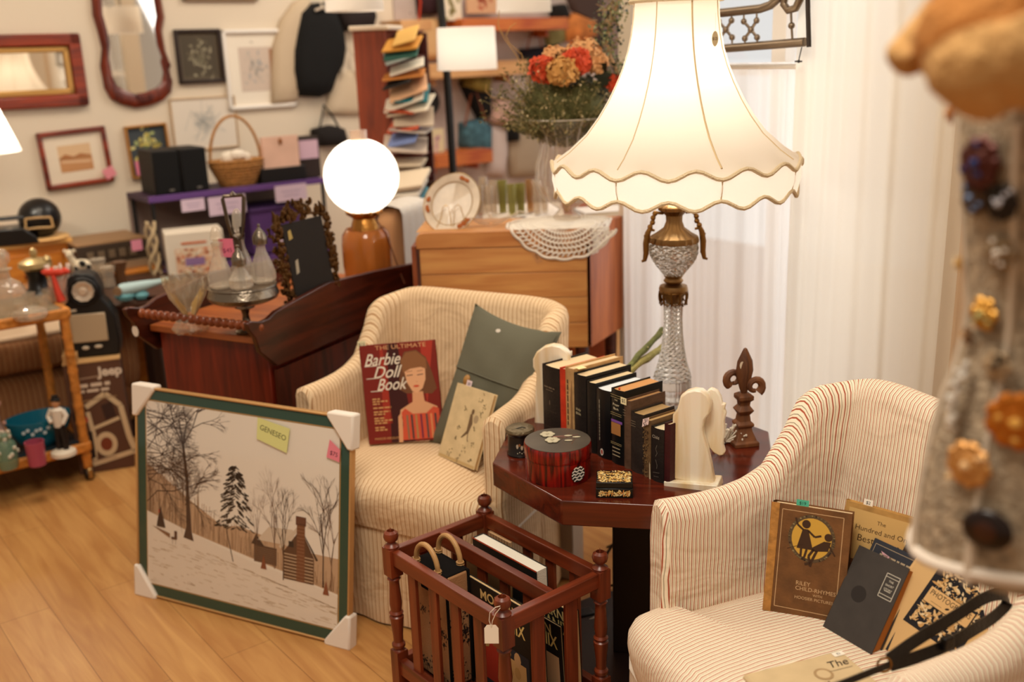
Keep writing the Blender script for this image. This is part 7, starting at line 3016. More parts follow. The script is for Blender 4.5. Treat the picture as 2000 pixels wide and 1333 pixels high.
pr = price(r, '', 0, 0, .05, .05, '#e08ea4', z=0)
pr.matrix_local = Matrix(((1, 0, 0, w * .34), (0, 0, -1, -.010), (0, 1, 0, h * .80), (0, 0, 0, 1)))
# ------------------------------------------------------------ rattan bar cart
K0 = onz(184, 936, 0.0)
kz = lambda px, py: onplane(px, py, (K0.x, K0.y), WA)[1]
zlow, ztp = .135, kz(135, 612)
CL, CDp = .95, .40
kc = thing('rattan_bar_cart', 'golden rattan wrapped two shelf bar cart on casters at the left edge', 'bar cart', K0, WA)
RAT = mat('#c07a32', .5, bump=.5, bscale=60, var=.35, vscale=25, name='rattan')
for x in (-.012, -CL):
    for y in (.012, CDp):
        m = M()
        m.tube([(x, y, .05), (x, y, ztp)], .0165, 8)
        for k in range(9):
            m.tube([(x, y, .09 + k * .068), (x, y, .104 + k * .068)], .0185, 8)
        obj('post', m, RAT, kc)
        m = M().box((x, y, .028), (.020, .050, .044))
        c_ = obj('caster', m, mat('#b0905c', .3, .9, name='brass_caster'), kc, bevel=.006)
        m = M().lathe([(.022, -.014), (.024, -.008), (.024, .008), (.022, .014)], 16)
        m.v = [(v[2] + x, v[0] + y, v[1] + .024) for v in m.v]
        obj('wheel', m, mat('#1c140e', .5, name='caster_wheel'), c_)
for z in (zlow, ztp):
    m = M()
    m.box((-CL / 2, 0, z), (CL, .022, .038)).box((-CL / 2, CDp, z), (CL, .022, .038)).box((0, CDp / 2, z), (.022, CDp, .038)).box((-CL, CDp / 2, z), (.022, CDp, .038))
    obj('shelf_rim', m, RAT, kc, bevel=.006)
m = M().box((-CL / 2, CDp / 2, zlow + .006), (CL - .02, CDp - .02, .008))
obj('lower_shelf', m, mat('#2a3236', .15, name='dark_glass_shelf'), kc)
m = M().box((-CL / 2, CDp / 2, ztp + .010), (CL - .02, CDp - .02, .008))
obj('upper_shelf', m, thin_glass('#d8d8cc', 'glass_shelf', .05, .25, '#cdbb9a'), kc)
KM = Matrix.Translation(K0) @ Matrix.Rotation(WA, 4, 'Z')


def kp(px, py, z, lab_back=0):
    p = onz(px, py, z)
    return (p.x, p.y, z)


zL, zT = zlow + .011, ztp + .0145
# blue bowl, pink glass, figurine, floral jars below
p = kp(84, 868, zL)
r = thing('blue_glass_bowl', 'wide turquoise blue bowl with white flowers on the cart lower shelf', 'bowl', p, WA)
m = M()
pts = [(.05, 0), (.085, .025), (.108, .07), (.122, .115)]
m.lathe(pts + [(.117, .115), (.103, .07), (.08, .03), (.001, .02)], 40, sy=.7)
obj('bowl_body', m, mat('#1f7f9c', .15, trans=.3, name='turquoise_glass'), r)
a = Art()
for k in range(7):
    x, z = (-.075 + .014 * k, .085 + .01 * math.sin(k * 2.2))
    yy = -.7 * math.sqrt(max(0, .126 ** 2 - x * x)) - .004
    a.T = Matrix(((1, 0, 0, 0), (0, 0, -1, yy), (0, 1, 0, 0), (0, 0, 0, 1)))
    a.ell(x, z, .007, .007, '#b9c8cc', 8)
a.make('white_flowers', r)
p = kp(74, 908, zL)
r = thing('pink_glass', 'small pink tumbler standing before the turquoise bowl', 'tumbler', p)
m = M().lathe([(.030, 0), (.034, .09), (.031, .09), (.027, .01), (.001, .008)], 24)
obj('tumbler_body', m, mat('#c0566c', .2, trans=.3, name='pink_glass'), r)
p = kp(125, 888, zL)
r = thing('waiter_figurine', 'porcelain figurine of a man in white shirt and black trousers on the cart', 'figurine', p, R(-10))
m = M().lathe([(.046, 0), (.044, .014), (.030, .022), (.001, .024)], 20)
obj('base', m, mat('#dccdb8', .4, name='porcelain_base'), r)
m = M().tube([(-.012, 0, .02), (-.012, 0, .07), (-.006, 0, .115)], [.011, .011, .015], 8).tube([(.014, 0, .02), (.013, 0, .07), (.006, 0, .115)], [.011, .012, .015], 8)
obj('trousers', m, mat('#1c1614', .5, name='black_glaze'), r)
m = M().tube([(0, 0, .112), (0, 0, .15), (0, 0, .178), (0, 0, .186)], [.018, .021, .022, .010], 10)
m.tube([(-.022, 0, .176), (-.036, -.004, .150), (-.018, -.018, .132)], [.010, .009, .007], 8).tube([(.022, 0, .176), (.036, -.002, .155), (.028, -.016, .128)], [.010, .009, .007], 8)
obj('white_shirt', m, mat('#dfd4c4', .4, name='white_glaze'), r)
m = M().ball((0, 0, .203), .016, 12, s=(.9, .95, 1.15)).tube([(0, 0, .180), (0, 0, .195)], .007, 8).ball((0, -.015, .202), .004, 6)
obj('head', m, mat('#c08a60', .5, name='skin_glaze'), r)
m = M().ball((0, .003, .212), .016, 12, s=(1, 1, .8)).lathe([(.017, .214), (.018, .219), (.013, .222), (.012, .232), (.001, .233)], 14)
obj('black_cap', m, mat('#15110f', .5, name='black_glaze2'), r)
for k, (x, y, hh3, cc, lab) in enumerate(((18, 915, .13, '#7a9c84', 'green floral glass jar at the left edge of cart lower shelf'), (0, 900, .17, '#c8a8a0', 'pale pink floral spray at the left edge behind the jar'))):
    p = kp(x, y, zL)
    r = thing(('floral_jar', 'floral_spray')[k], lab, ('jar', 'ornament')[k], p)
    m = M().lathe([(.030, 0), (.036, .02), (.036, hh3 * .7), (.024, hh3 * .85), (.026, hh3)], 20)
    obj('jar_body', m, thin_glass('#e8efe4', 'jar_glass', .05, .45, cc), r)
    m = M()
    rnd = random.Random(k)
    for q in range(22):
        a_ = rnd.uniform(0, 6.28)
        zz_ = rnd.uniform(.02, hh3 + (.08 if k else .02))
        rr = .037 if zz_ < hh3 * .7 else rnd.uniform(.01, .04)
        m.ball((rr * math.cos(a_), rr * math.sin(a_), zz_), .008, 6)
    if k:
        m.tube([(0, 0, hh3), (.01, 0, hh3 + .09)], .003, 5)
    obj('applied_flowers', m, mat('#c8bca8' if k == 0 else '#b88a7c', .6, name='tiny_flowers'), r)

# upper shelf: decanter, pitcher, ribbon jar, cow, glasses
GL2 = thin_glass('#f8f2ea', 'decanter_glass', .04, .22, '#dccdb8')


def glassware(name, label, px, py, prof, z=zT, dy=.0, mt_=None, n=24, flute=0, dep=0.0, group=None, cat=None, part='glass_body'):
    p = kp(px, py, z)
    r = thing(name, label, cat or name.split('_')[-1], (p[0], p[1] + dy, z), 0, group)
    m = M().lathe(prof, n, flute=flute, depth=dep)
    obj(part, m, mt_ or GL2, r)
    return r


r = glassware('glass_decanter', 'big cut glass decanter with heart facet at the left picture edge', 20, 612, [(.055, 0), (.062, .02), (.066, .08), (.050, .11), (.020, .13), (.020, .155), (.032, .165)], flute=8, dep=.05)
m = M().lathe([(.014, .15), (.012, .17), (.028, .19), (.030, .215), (.018, .235), (.001, .24)], 12)
obj('stopper', m, GL2, r)
glassware('glass_jug', 'clear glass jug behind the decanter on the cart top', -8, 598, [(.04, 0), (.045, .10), (.035, .16), (.040, .19)], dy=.05)
for k, (x, y) in enumerate(((60, 600), (85, 606), (98, 592), (45, 622))):
    glassware('shot_glass', ('second', 'third', 'rightmost', 'leftmost')[k] + ' of the four small clear glasses on the cart top', x, y, [(.018, 0), (.024, .055), (.022, .055), (.016, .008), (.001, .006)], group='small clear glasses on the cart top', cat='glass', flute=8, dep=.04)
glassware('round_lidded_dish', 'low round clear glass dish at the front of cart top', 60, 622, [(.05, 0), (.06, .015), (.055, .03), (.03, .04), (.001, .045)], flute=10, dep=.06, cat='dish')
# console table behind the cart carrying small things
T0 = onz(200, 640, .62)
q0 = onz(20, 575, .62)
r = thing('dark_low_table', 'round dark brown table behind the cart holding glassware and the blue bottle', 'table', (-1.55, 4.26, 0))
m = M().lathe([(.29, .600), (.31, .610), (.31, .622), (.29, .628)], 48)
obj('round_top', m, mat('#3a2218', .3, name='dark_table'), r)
m = M().lathe([(.16, 0), (.14, .03), (.04, .06), (.035, .55), (.10, .60)], 24)
obj('pedestal', m, mat('#2a1810', .4, name='dark_table_leg'), r)
ZQ = .628


def tq(px, py):
    p = onz(px, py, ZQ)
    return (p.x, p.y, ZQ)


p = kp(78, 575, zT)
r = thing('black_gilt_pitcher', 'black pitcher with gilt shoulder and small gilt figure on top', 'pitcher', p)
m = M().lathe([(.05, 0), (.055, .01), (.038, .03), (.034, .07), (.045, .10)], 24)
obj('pitcher_body', m, mat('#15110f', .3, name='black_glaze3'), r)
m = M().lathe([(.045, .10), (.062, .112), (.060, .13), (.030, .145), (.001, .15)], 24).ball((0, 0, .165), .016, 8, s=(1, .8, 1.3)).ball((.05, 0, .14), .016, 8)
obj('gilt_lid', m, mat('#b8a070', .35, .7, name='gilt_glaze'), r)
p = kp(122, 588, zT)
r = thing('red_ribbon_jar', 'glass jar of white straws tied with a big red ribbon', 'jar', p)
m = M().lathe([(.035, 0), (.045, .05), (.040, .09)], 20)
obj('glass_body', m, thin_glass('#fbeee6', 'jar_glass2', .05, .3, '#e0b8a8'), r)
m = M()
rnd = random.Random(1)
for k in range(12):
    a_ = rnd.uniform(0, 6.28)
    m.tube([(.015 * math.cos(a_), .015 * math.sin(a_), .02), (.045 * math.cos(a_), .03 * math.sin(a_), .14)], .005, 6)
o = obj('white_straws', m, mat('#dccfc0', .6, name='white_straws'), r)
o['kind'] = 'stuff'
m = M()
for k in range(6):
    a_ = k * 1.05
    m.ball((.03 * math.cos(a_), -.02 + .02 * math.sin(a_), .118), .022, 8, s=(1.2, .6, .6))
m.tube([(.0, -.045, .11), (.01, -.05, .05), (.02, -.05, .01)], [.008, .012, .016], 6)
obj('red_bow', m, mat('#c0361e', .6, name='red_ribbon'), r)
p = tq(166, 556)
r = thing('cow_figurine', 'black and white standing animal figurine behind the black radio', 'figurine', p)
COWW = mat('#d8c8ac', .5, name='cow_white')
m = M().ball((0, 0, .085), .03, 12, s=(1.4, .8, .9)).tube([(-.03, 0, .09), (-.04, -.01, .12)], [.018, .015], 8).ball((-.042, -.012, .135), .02, 10, s=(.8, 1, 1.1))
for x, y in ((-.028, -.012), (.028, -.012), (-.028, .014), (.028, .014)):
    m.tube([(x, y, .08), (x, y, .0)], [.010, .008], 6)
for x in (-.062, -.022):
    m.ball((x, -.008, .15), .008, 6)
obj('body', m, COWW, r)
m = M()
for x, z, s_ in ((.01, .095, .016), (.035, .08, .012), (-.02, .075, .011), (-.042, .145, .009)):
    m.ball((x, -.020, z), s_, 8, s=(1, .4, 1))
obj('black_patches', m, BLACK, r)
for k, (x, y, h_, lab) in enumerate(((198, 560, .12, 'fluted clear vase right of the animal figurine'), (215, 562, .09, 'clear glass beaker right of the animal figurine'), (238, 556, .10, 'brown glass bottle pair behind the clear beaker'), (150, 560, .05, 'small glass jar with dark lid left of the radio'))):
    p = tq(x, y)
    r = thing(('fluted_vase', 'glass_beaker', 'brown_bottle', 'small_jar')[k], lab, ('vase', 'glass', 'bottle', 'jar')[k], p)
    m = M().lathe([(.022, 0), (.026, .01), (.020, h_ * .5), (.032, h_)], 16, flute=8, depth=.06)
    obj('body', m, GL2 if k in (0, 1, 3) else mat('#5a3a22', .3, name='brown_glass'), r)
    if k == 3:
        m = M().cyl((0, 0, h_), .033, .018)
        obj('lid', m, mat('#4a2c1c', .4, name='dark_lid'), r)
p0_ = tq(262, 588)
r = thing('blue_bottle', 'pale blue plastic bottle shape lying on the round dark table', 'bottle', (p0_[0], p0_[1], ZQ + .05), R(25))
m = M().tube([(-.05, 0, 0), (-.03, 0, .0), (.05, 0, .008), (.10, 0, .014), (.14, 0, .020)], [.022, .026, .020, .012, .009], 12)
obj('body', m, mat('#a8c0c0', .4, name='pale_blue_plastic'), r)
m = M().tube([(-.055, -.010, 0), (-.06, -.026, 0)], .017, 14)
obj('dark_end', m, mat('#8a6a4c', .4, name='bronze_cap'), r)
m = M().ball((-.03, 0, -.025), .026, 8, s=(1.6, 1, .9)).ball((.03, 0, -.03), .022, 8, s=(1.4, 1, .9))
obj('turquoise_wrapping', m, mat('#6aa8b0', .5, bump=.6, bscale=60, name='turquoise_wrap'), r)
p = onz(312, 572, ZQ)
r = thing('brown_round_tray', 'dark brown round tray leaning behind the beaded rail', 'tray', (p.x + .0, p.y, ZQ + .0))
m = M().lathe([(.001, .004), (.10, .004), (.12, .016), (.125, .014), (.10, 0), (.001, 0)], 36)
obj('dish', m, mat('#4c3026', .35, name='brown_dish'), r)

# armchair behind the cart
ac = onz(120, 880, 0)
r = thing('striped_armchair', 'brown striped rolled arm armchair with pale seat cushion behind the bar cart', 'armchair', (-2.00, 4.10, 0), R(34))
BRS = stripes('#a87850', '#7a4e34', '#8a6248', .022, 'brown_striped')
def softbox(cx, cy, cz, sx, sy, sz_, e=.35, n=20):
    m = M()
    for sgn in (0,):
        def f(u, v):
            th = (v - .5) * math.pi
            ph = u * 2 * math.pi
            cc = lambda t, p: math.copysign(abs(t) ** p, t)
            return (cx + sx / 2 * cc(math.cos(th), e) * cc(math.cos(ph), e), cy + sy / 2 * cc(math.cos(th), e) * cc(math.sin(ph), e), cz + sz_ / 2 * cc(math.sin(th), e))
        m.grid(f, n * 2, n, 0, lambda u, v: (cx + f(u, v)[0] + f(u, v)[1] * .5, f(u, v)[2]))
    return m


obj('base', softbox(0, .17, .17, .80, .40, .30), BRS, r, smooth=70)
obj('seat_cushion', softbox(.02, .16, .40, .52, .44, .16), BRS, r, smooth=70)
obj('cushion_top', softbox(.02, .16, .475, .50, .42, .03), mat('#dcc0a0', .9, name='pale_cushion'), r, smooth=70)
obj('arm', softbox(-.34, .16, .38, .20, .42, .50, .6), BRS, r, smooth=70)
obj('arm', softbox(.36, .16, .33, .16, .40, .40, .6), BRS, r, smooth=70)
obj('back', softbox(0, .34, .42, .70, .12, .40, .5), BRS, r, smooth=70)

# big brown carton with the black portable radio on top
J0 = onz(172, 928, 0)
JA = R(20)
jw = onplane(262, 905, (J0.x, J0.y), JA)[0]
jh = onplane(168, 705, (J0.x, J0.y), JA)[1]
jh = onplane(215, 705, (J0.x, J0.y), JA)[1]
r = thing('stroller_carton', 'tall brown cardboard carton with white lettering and stroller part picture', 'box', (J0.x - .03, J0.y, 0), JA)
jw += .03
m = M().box((jw / 2, .15, jh / 2), (jw, .30, jh))
obj('carton', m, mat('#5c3c2a', .75, var=.06, vscale=5, name='brown_carton'), r, bevel=.003)
m = M().box((jw / 2, .15, jh + .002), (jw + .004, .304, .005)).box((jw * .14, .10, jh + .020), (jw * .26, .19, .03))
obj('top_flaps', m, mat('#c09560', .8, name='plain_cardboard'), r)
a = Art()
a.T = Matrix(((1, 0, 0, 0), (0, 0, -1, -.0015), (0, 1, 0, 0), (0, 0, 0, 1)))
a.t('Jeep', .050, jw * .80, jh * .905, '#dccab4', bold=.002)
a.line([(jw * .25, jh * .865), (jw * .60, jh * .872)], .005, '#a88a70')
a.scr(jw * .22, jh * .80, jw * .55, .014, '#d8c4ac')
a.scr(jw * .22, jh * .75, jw * .52, .011, '#d8c4ac')
a.line([(jw * .05, jh * .66), (jw * .85, jh * .675)], .004, '#a8845c')
cx_, cy_ = jw * .55, jh * .34
W_ = '#d0b892'
a.line([(cx_ - .055, cy_ + .12), (cx_ + .02, cy_ + .165), (cx_ + .07, cy_ + .11), (cx_ + .085, cy_ - .02), (cx_ + .10, cy_ - .085), (cx_ - .06, cy_ - .115)], .020, W_)
a.line([(cx_ - .05, cy_ + .10), (cx_ - .04, cy_ + .0), (cx_ - .05, cy_ - .10)], .016, W_)
a.line([(cx_ - .04, cy_ + .03), (cx_ + .06, cy_ + .06)], .014, W_)
a.up(3)
a.ell(cx_ + .0, cy_ - .04, .040, .050, W_, 20)
a.up(3)
a.ell(cx_ + .0, cy_ - .04, .022, .028, '#7a3a20', 16)
a.rect(cx_ - .085, cy_ - .09, cx_ - .045, cy_ + .02, '#2a1c18')
a.ell(cx_ - .07, cy_ + .07, .018, .016, '#b03028', 10)
a.ell(cx_ - .085, cy_ + .09, .020, .03, '#241a18', 10)
a.poly([(cx_ - .0, cy_ + .12), (cx_ + .04, cy_ + .13), (cx_ + .05, cy_ + .07), (cx_ + .01, cy_ + .06)], '#3a241c')
a.line([(jw * .2, jh * .11), (jw * .7, jh * .12)], .004, '#a8866c')
a.make('printed_panel', r)
# radio
q = onz(196, 690, jh + .035)
RZ = onplane(196, 690, (J0.x, J0.y + .10), 0)
r = thing('black_portable_radio', 'black portable radio with chrome round dial and small grey screen on the carton', 'radio', (J0.x + jw * .52 - .065, J0.y + .14, jh + .005), R(14))
rk2 = .0021
ro_ = [(-46, 0), (46, 0), (50, 25), (48, 75), (38, 98), (28, 112), (30, 130), (22, 152), (10, 160), (-12, 160), (-24, 152), (-32, 130), (-28, 112), (-40, 98), (-50, 70), (-50, 25)]
m = M().prism([(x * rk2, y * rk2 * .98) for x, y in ro_], -.05, .05)
obj('casing', m, mat('#171412', .45, name='radio_black'), r, bevel=.008)
m = M().box((0, -.054, .118), (.130, .012, .112))
obj('screen', m, mat('#b09a7c', .3, name='grey_screen'), r, bevel=.004)
m = M().lathe([(.050, 0), (.056, .010), (.050, .018), (.044, .010), (.001, .008)], 32)
m.v = [(v[0], -.050 - v[2], .262 + v[1]) for v in m.v]
obj('dial_ring', m, BLACK, r)
m = M().lathe([(.042, 0), (.038, .010), (.018, .004), (.012, .014), (.001, .014)], 10)
m.v = [(v[0], -.060 - v[2], .262 + v[1]) for v in m.v]
obj('chrome_dial', m, mat('#cdbba6', .25, .4, name='chrome'), r, smooth=0)
m = M().ball((-.022, -.056, .040), .010, 8, s=(1.4, .5, .8)).ball((.025, -.056, .042), .010, 8, s=(1.6, .5, .7)).box((-.05, -.054, .190), (.03, .006, .008))
obj('buttons', m, mat('#c8b8a0', .4, name='cream_button'), r)

# ------------------------------------------------------------ white glass-display table behind the pine cabinet
Q0 = atY(945, 432, 4.0)
zq = Q0.z
r = thing('brown_chest', 'reddish brown low chest behind the pine cabinet under the white cloth', 'chest', (Q0.x - .02, Q0.y, 0), 0)
qw = onplane(1190, 430, (Q0.x, Q0.y), 0)[0]
m = M().box((qw / 2, .20, zq / 2), (qw, .40, zq))
obj('carcass', m, wood('#7a3416', '#9c4a22', 'x', rough=.4, name='chest_wood'), r, bevel=.004)
z3 = zq
r = thing('white_tablecloth', 'white cloth spread on the brown chest beneath the glassware', 'cloth', (Q0.x - .02, Q0.y, z3 + .003))
m = M().grid(lambda u, v: (qw * .03 + qw * .66 * u, .02 + .36 * v, .003 * math.sin(u * 30) * (1 - v) + .004), 40, 6)
m.grid(lambda u, v: (qw * .03 + qw * .66 * u, -.006 + .002 * math.sin(u * 50), .004 - .04 * v + .006 * math.sin(u * 19)), 40, 3)
obj('sheet', m, mat('#dccfc2', .9, name='white_linen'), r)
TUMC = {'clear': GL2, 'green': thin_glass('#e2dea0', 'green_glass', .05, .45, '#a8a060'), 'amber': thin_glass('#f0d8b0', 'amber_tumbler', .05, .3, '#c8a880')}
TUM = ((926, 395, 62, 15, 'clear'), (936, 378, 58, 14, 'clear'), (945, 402, 70, 15, 'clear'), (955, 374, 60, 14, 'clear'), (964, 396, 66, 16, 'clear'), (982, 398, 62, 17, 'green'), (1000, 400, 60, 17, 'green'), (1017, 398, 58, 17, 'green'), (1036, 402, 62, 16, 'amber'), (1050, 408, 66, 15, 'clear'), (1064, 402, 50, 14, 'clear'))
for k, (x, y, hpx, wpx, kd) in enumerate(TUM):
    zt_b = z3 + .010
    p = atY(x, y, Q0.y + .06 + .04 * (k % 3))
    sc_ = (p - CAM).dot(_f) / 2000
    r = thing('glass_tumbler', 'x', 'tumbler', (p.x, p.y, zt_b))
    nth = ['leftmost', 'second', 'third', 'fourth', 'fifth', 'sixth', 'seventh'][sum(1 for q in TUM[:k] if q[4] == kd)]
    r['label'] = {'clear': 'clear glass tumbler on the white cloth, ' + nth + ' of the clear ones', 'green': nth + ' of three greenish glass tumblers in the row on white cloth', 'amber': 'pale amber glass tumbler nearest the ribbed vase on white cloth'}[kd]
    if kd != 'amber':
        r['group'] = kd + ' tumblers on the white cloth'
    hh4 = hpx * sc_
    m = M().lathe([(wpx * sc_ * .42, 0), (wpx * sc_ * .55, hh4), (wpx * sc_ * .50, hh4), (wpx * sc_ * .38, .008), (.001, .006)], 20, flute=10, depth=.03)
    obj('glass_body', m, TUMC[kd], r)
# stack of books and papers right of the vase
p = atY(1185, 428, 3.85)
hts = [('#a48c72', .022, 'pinkish brown'), ('#d8c8b0', .030, 'cream'), ('#3a2c24', .016, 'dark brown'), ('#c8b494', .026, 'sand'), ('#b98a5c', .020, 'tan'), ('#d8ccc0', .016, 'pale grey')]
zc = zq + .01 - .10
r = thing('side_stool', 'small orange wooden stool behind the curtain edge holding stacked books', 'stool', (p.x, p.y + .1, 0))
m = M().box((0, 0, zc - .015), (.30, .26, .03))
obj('seat', m, SHW, r, bevel=.003)
for x, y in ((-.12, -.1), (.12, -.1), (-.12, .1), (.12, .1)):
    m = M().box((x, y, (zc - .03) / 2), (.03, .03, zc - .03))
    obj('leg', m, SHW, r)
for k, (col, t_, nm) in enumerate(hts):
    r = thing('stacked_book', nm + ' book lying in the stack right of the ribbed vase', 'book', (p.x + .01 * math.sin(k * 2), p.y + .08, zc), R(-6 + 4 * k), 'books stacked right of the vase')
    m = M().box((0, 0, .0012), (.20, .15, .0024)).box((0, 0, t_ - .0012), (.20, .15, .0024)).box((-.099, 0, t_ / 2), (.003, .15, t_))
    obj('cover', m, mat(col, .7, name='old_cover'), r)
    m = M().box((.001, 0, t_ / 2), (.192, .142, t_ - .005))
    obj('page_block', m, PAPER, r)
    zc += t_ + .0005

# draped chair arm with towel behind the globe lamp
p = atY(790, 470, 3.95)
r = thing('tan_chair', 'tan upholstered chair with rounded arm right of the globe lamp', 'chair', (p.x, p.y, 0), R(-20))
obj('padded_arm', softbox(0, .0, .82, .11, .34, .34, .5), mat('#b88a60', .9, bump=.2, bscale=20, name='tan_upholstery'), r, smooth=70)
obj('seat_block', softbox(.0, .15, .42, .36, .5, .24, .4), mat('#b88a60', .9, bump=.2, bscale=20, name='tan_upholstery'), r, smooth=70)
for x, y in ((-.14, 0), (.14, 0), (-.14, .32), (.14, .32)):
    m = M().lathe([(.015, 0), (.022, .32)], 8, (x, y, 0))
    obj('leg', m, DKWOOD, r)
m = M().box((0, .1, .62), (.06, .1, .3))
obj('arm_support', m, DKWOOD, r)
r = thing('grey_towel', 'light grey towel draped over the tan chair arm', 'towel', (p.x, p.y, .90), R(-20))
m = M()


def tw_(u, v):
    a_ = (v - .5) * 2
    x = .075 * math.copysign(min(1, abs(a_) * 2.2), a_)
    z = .102 - max(0, abs(a_) - .42) * .36 - .02 * min(1, abs(a_) * 2) ** 2
    return (x + .003 * math.sin(u * 25), -.16 + .24 * u, z)


m.grid(tw_, 20, 30)
obj('cloth', m, mat('#c6bcb0', .95, bump=.3, bscale=80, name='terry_cloth'), r, smooth=80)
# plates and pamphlets on the lower rack area
for k, (x, y, wp_, col, nm) in enumerate(((800, 352, 70, '#cdb99e', 'beige folded pamphlet right of the globe lamp'), (798, 368, 60, '#d8cdbc', 'cream folded pamphlet under the beige one'), (806, 385, 44, '#5a8a94', 'teal booklet edge low beside the globe lamp'), (800, 398, 54, '#c8b0a4', 'pinkish pamphlet lowest beside the globe lamp'))):
    p = atY(x, y, 4.3)
    sc_ = (p - CAM).dot(_f) / 2000
    r = thing('pamphlet', nm, 'pamphlet', (p.x, p.y, p.z), R(-14))
    m = M().box((0, 0, 0), (wp_ * sc_, .16, .018), rx=R(20), ry=R(-8 + 5 * k))
    obj('sheet', m, mat(col, .8, name='paper_stock'), r, bevel=.003)
p = atY(803, 412, 4.3)
r = thing('pamphlet_stand', 'dark brown stepped stand holding pamphlets right of the globe lamp', 'stand', (p.x, p.y + .02, 0), R(-14))
m = M().box((0, .12, .42), (.24, .10, .84))
for k in range(4):
    m.box((0, .02, .80 + .045 * k - .02), (.22, .16, .008))
m.box((0, .10, .92), (.22, .02, .18))
obj('frame', m, mat('#3c2014', .5, name='dark_stand'), r)

# ------------------------------------------------------------ under the table: cables, little crate
p = onz(1150, 1075, .10)
r = thing('cardboard_sign_box', 'small white box with zero digits under the octagonal table', 'box', (.12, 2.83, 0), R(-25))
m = M().box((0, 0, .13), (.13, .09, .26))
obj('carton', m, mat('#a89888', .7, name='grey_white_card'), r, bevel=.004)
a = Art()
a.T = Matrix(((1, 0, 0, 0), (0, 0, -1, -.0462), (0, 1, 0, .215), (0, 0, 0, 1)))
a.frame(-.058, -.03, .058, .036, .004, '#c8bcac')
a.up(2)
a.t('00', .045, -.008, .002, '#7a2a24')
a.make('printed_digits', r)
m = M()
pts = [(.28, 2.95, .01), (.33, 2.83, .10), (.30, 2.75, .16), (.24, 2.72, .08), (.20, 2.74, .008), (.27, 2.70, .006), (.36, 2.72, .05), (.42, 2.76, .2)]
def curve(pts, k=3):
    pts = [Vector(p) for p in pts]
    for _ in range(k):
        q = [pts[0]]
        for i in range(len(pts) - 1):
            q += [pts[i] * .75 + pts[i + 1] * .25, pts[i] * .25 + pts[i + 1] * .75]
        q.append(pts[-1])
        pts = q
    return pts


m.tube(curve(pts), .004, 6)
o = obj('power_cable', m, mat('#2a1c16', .6, name='cable_rubber'))
tag(o, 'dark looping power cable on floor behind the table pedestal', 'cable')
m = M().tube(curve([(.02, 2.62, .01), (.14, 2.60, .006), (.22, 2.55, .02), (.20, 2.48, .04), (.12, 2.50, .006)]), .0035, 6)
o = obj('lamp_cord', m, mat('#c8b8a0', .6, name='cream_cord'))
tag(o, 'cream lamp cord lying on floor under the octagonal table', 'cord')
r = thing('black_power_adapter', 'black power adapter on the floor beside the table pedestal', 'adapter', (.17, 2.52, 0), R(20))
m = M().box((0, 0, .02), (.06, .04, .04))
obj('casing', m, BLACK, r, bevel=.004)

# ------------------------------------------------------------ lace dress form with brooches, fur stole (close to the camera)
FY = .98
ax_ = atY(2052, 600, FY)
fk = (ax_ - CAM).dot(_f) / 2000
fz_ = lambda y: atY(2052, y, FY).z
form = thing('lace_dress_form', 'grey lace dress form covered in brooches, blurred at the right edge', 'dress form', (ax_.x, ax_.y, 0), R(-20))
LACEG = mat('#a8957c', .9, bump=1.0, bscale=160, var=.40, vscale=70, name='grey_lace')
prof = [(60, 0), (205, 90), (208, 140), (200, 230), (192, 320), (176, 430), (162, 520), (152, 600), (156, 660), (168, 720), (186, 780), (200, 860), (212, 950), (216, 1010), (214, 1070)]
m = M().lathe([(r_ * fk, fz_(y)) for r_, y in reversed(prof)], 64, cap=False)
obj('lace_bodice', m, LACEG, form, smooth=80)
m = M()
for k in range(8):
    a_ = R(45 * k + 192)
    m.tube([((r_ + 1) * fk * math.cos(a_), (r_ + 1) * fk * math.sin(a_), fz_(y)) for r_, y in prof[3:]], [.0035] * 10 + [.006] * 3, 6)
obj('cream_boning', m, mat('#cdbda8', .9, name='cream_tape'), form)
m = M().tube([(213 * fk * math.cos(R(6 * k)), 213 * fk * math.sin(R(6 * k)), fz_(1010) - .030 - .012 * math.cos(R(12 * k))) for k in range(60)], .0075, 8, closed=True)
obj('hem_trim', m, mat('#dccfc0', .9, name='white_hem'), form)
m = M()
m.tube([(.17, 0, .03), (.17, 0, fz_(1000)), (0, 0, fz_(880))], .014, 10)
for k in range(3):
    a_ = R(120 * k + 10)
    m.tube([(.17, 0, .10), (.17 + .22 * math.cos(a_), .22 * math.sin(a_), .012)], .012, 8)
obj('stand', m, mat('#2a1c14', .5, name='stand_wood'), form)
FM = Matrix.Translation((ax_.x, ax_.y, 0))


def interp2(y):
    for (r0, y0), (r1, y1) in zip(prof, prof[1:]):
        if y0 <= y <= y1:
            return r0 + (r1 - r0) * (y - y0) / (y1 - y0)
    return 150


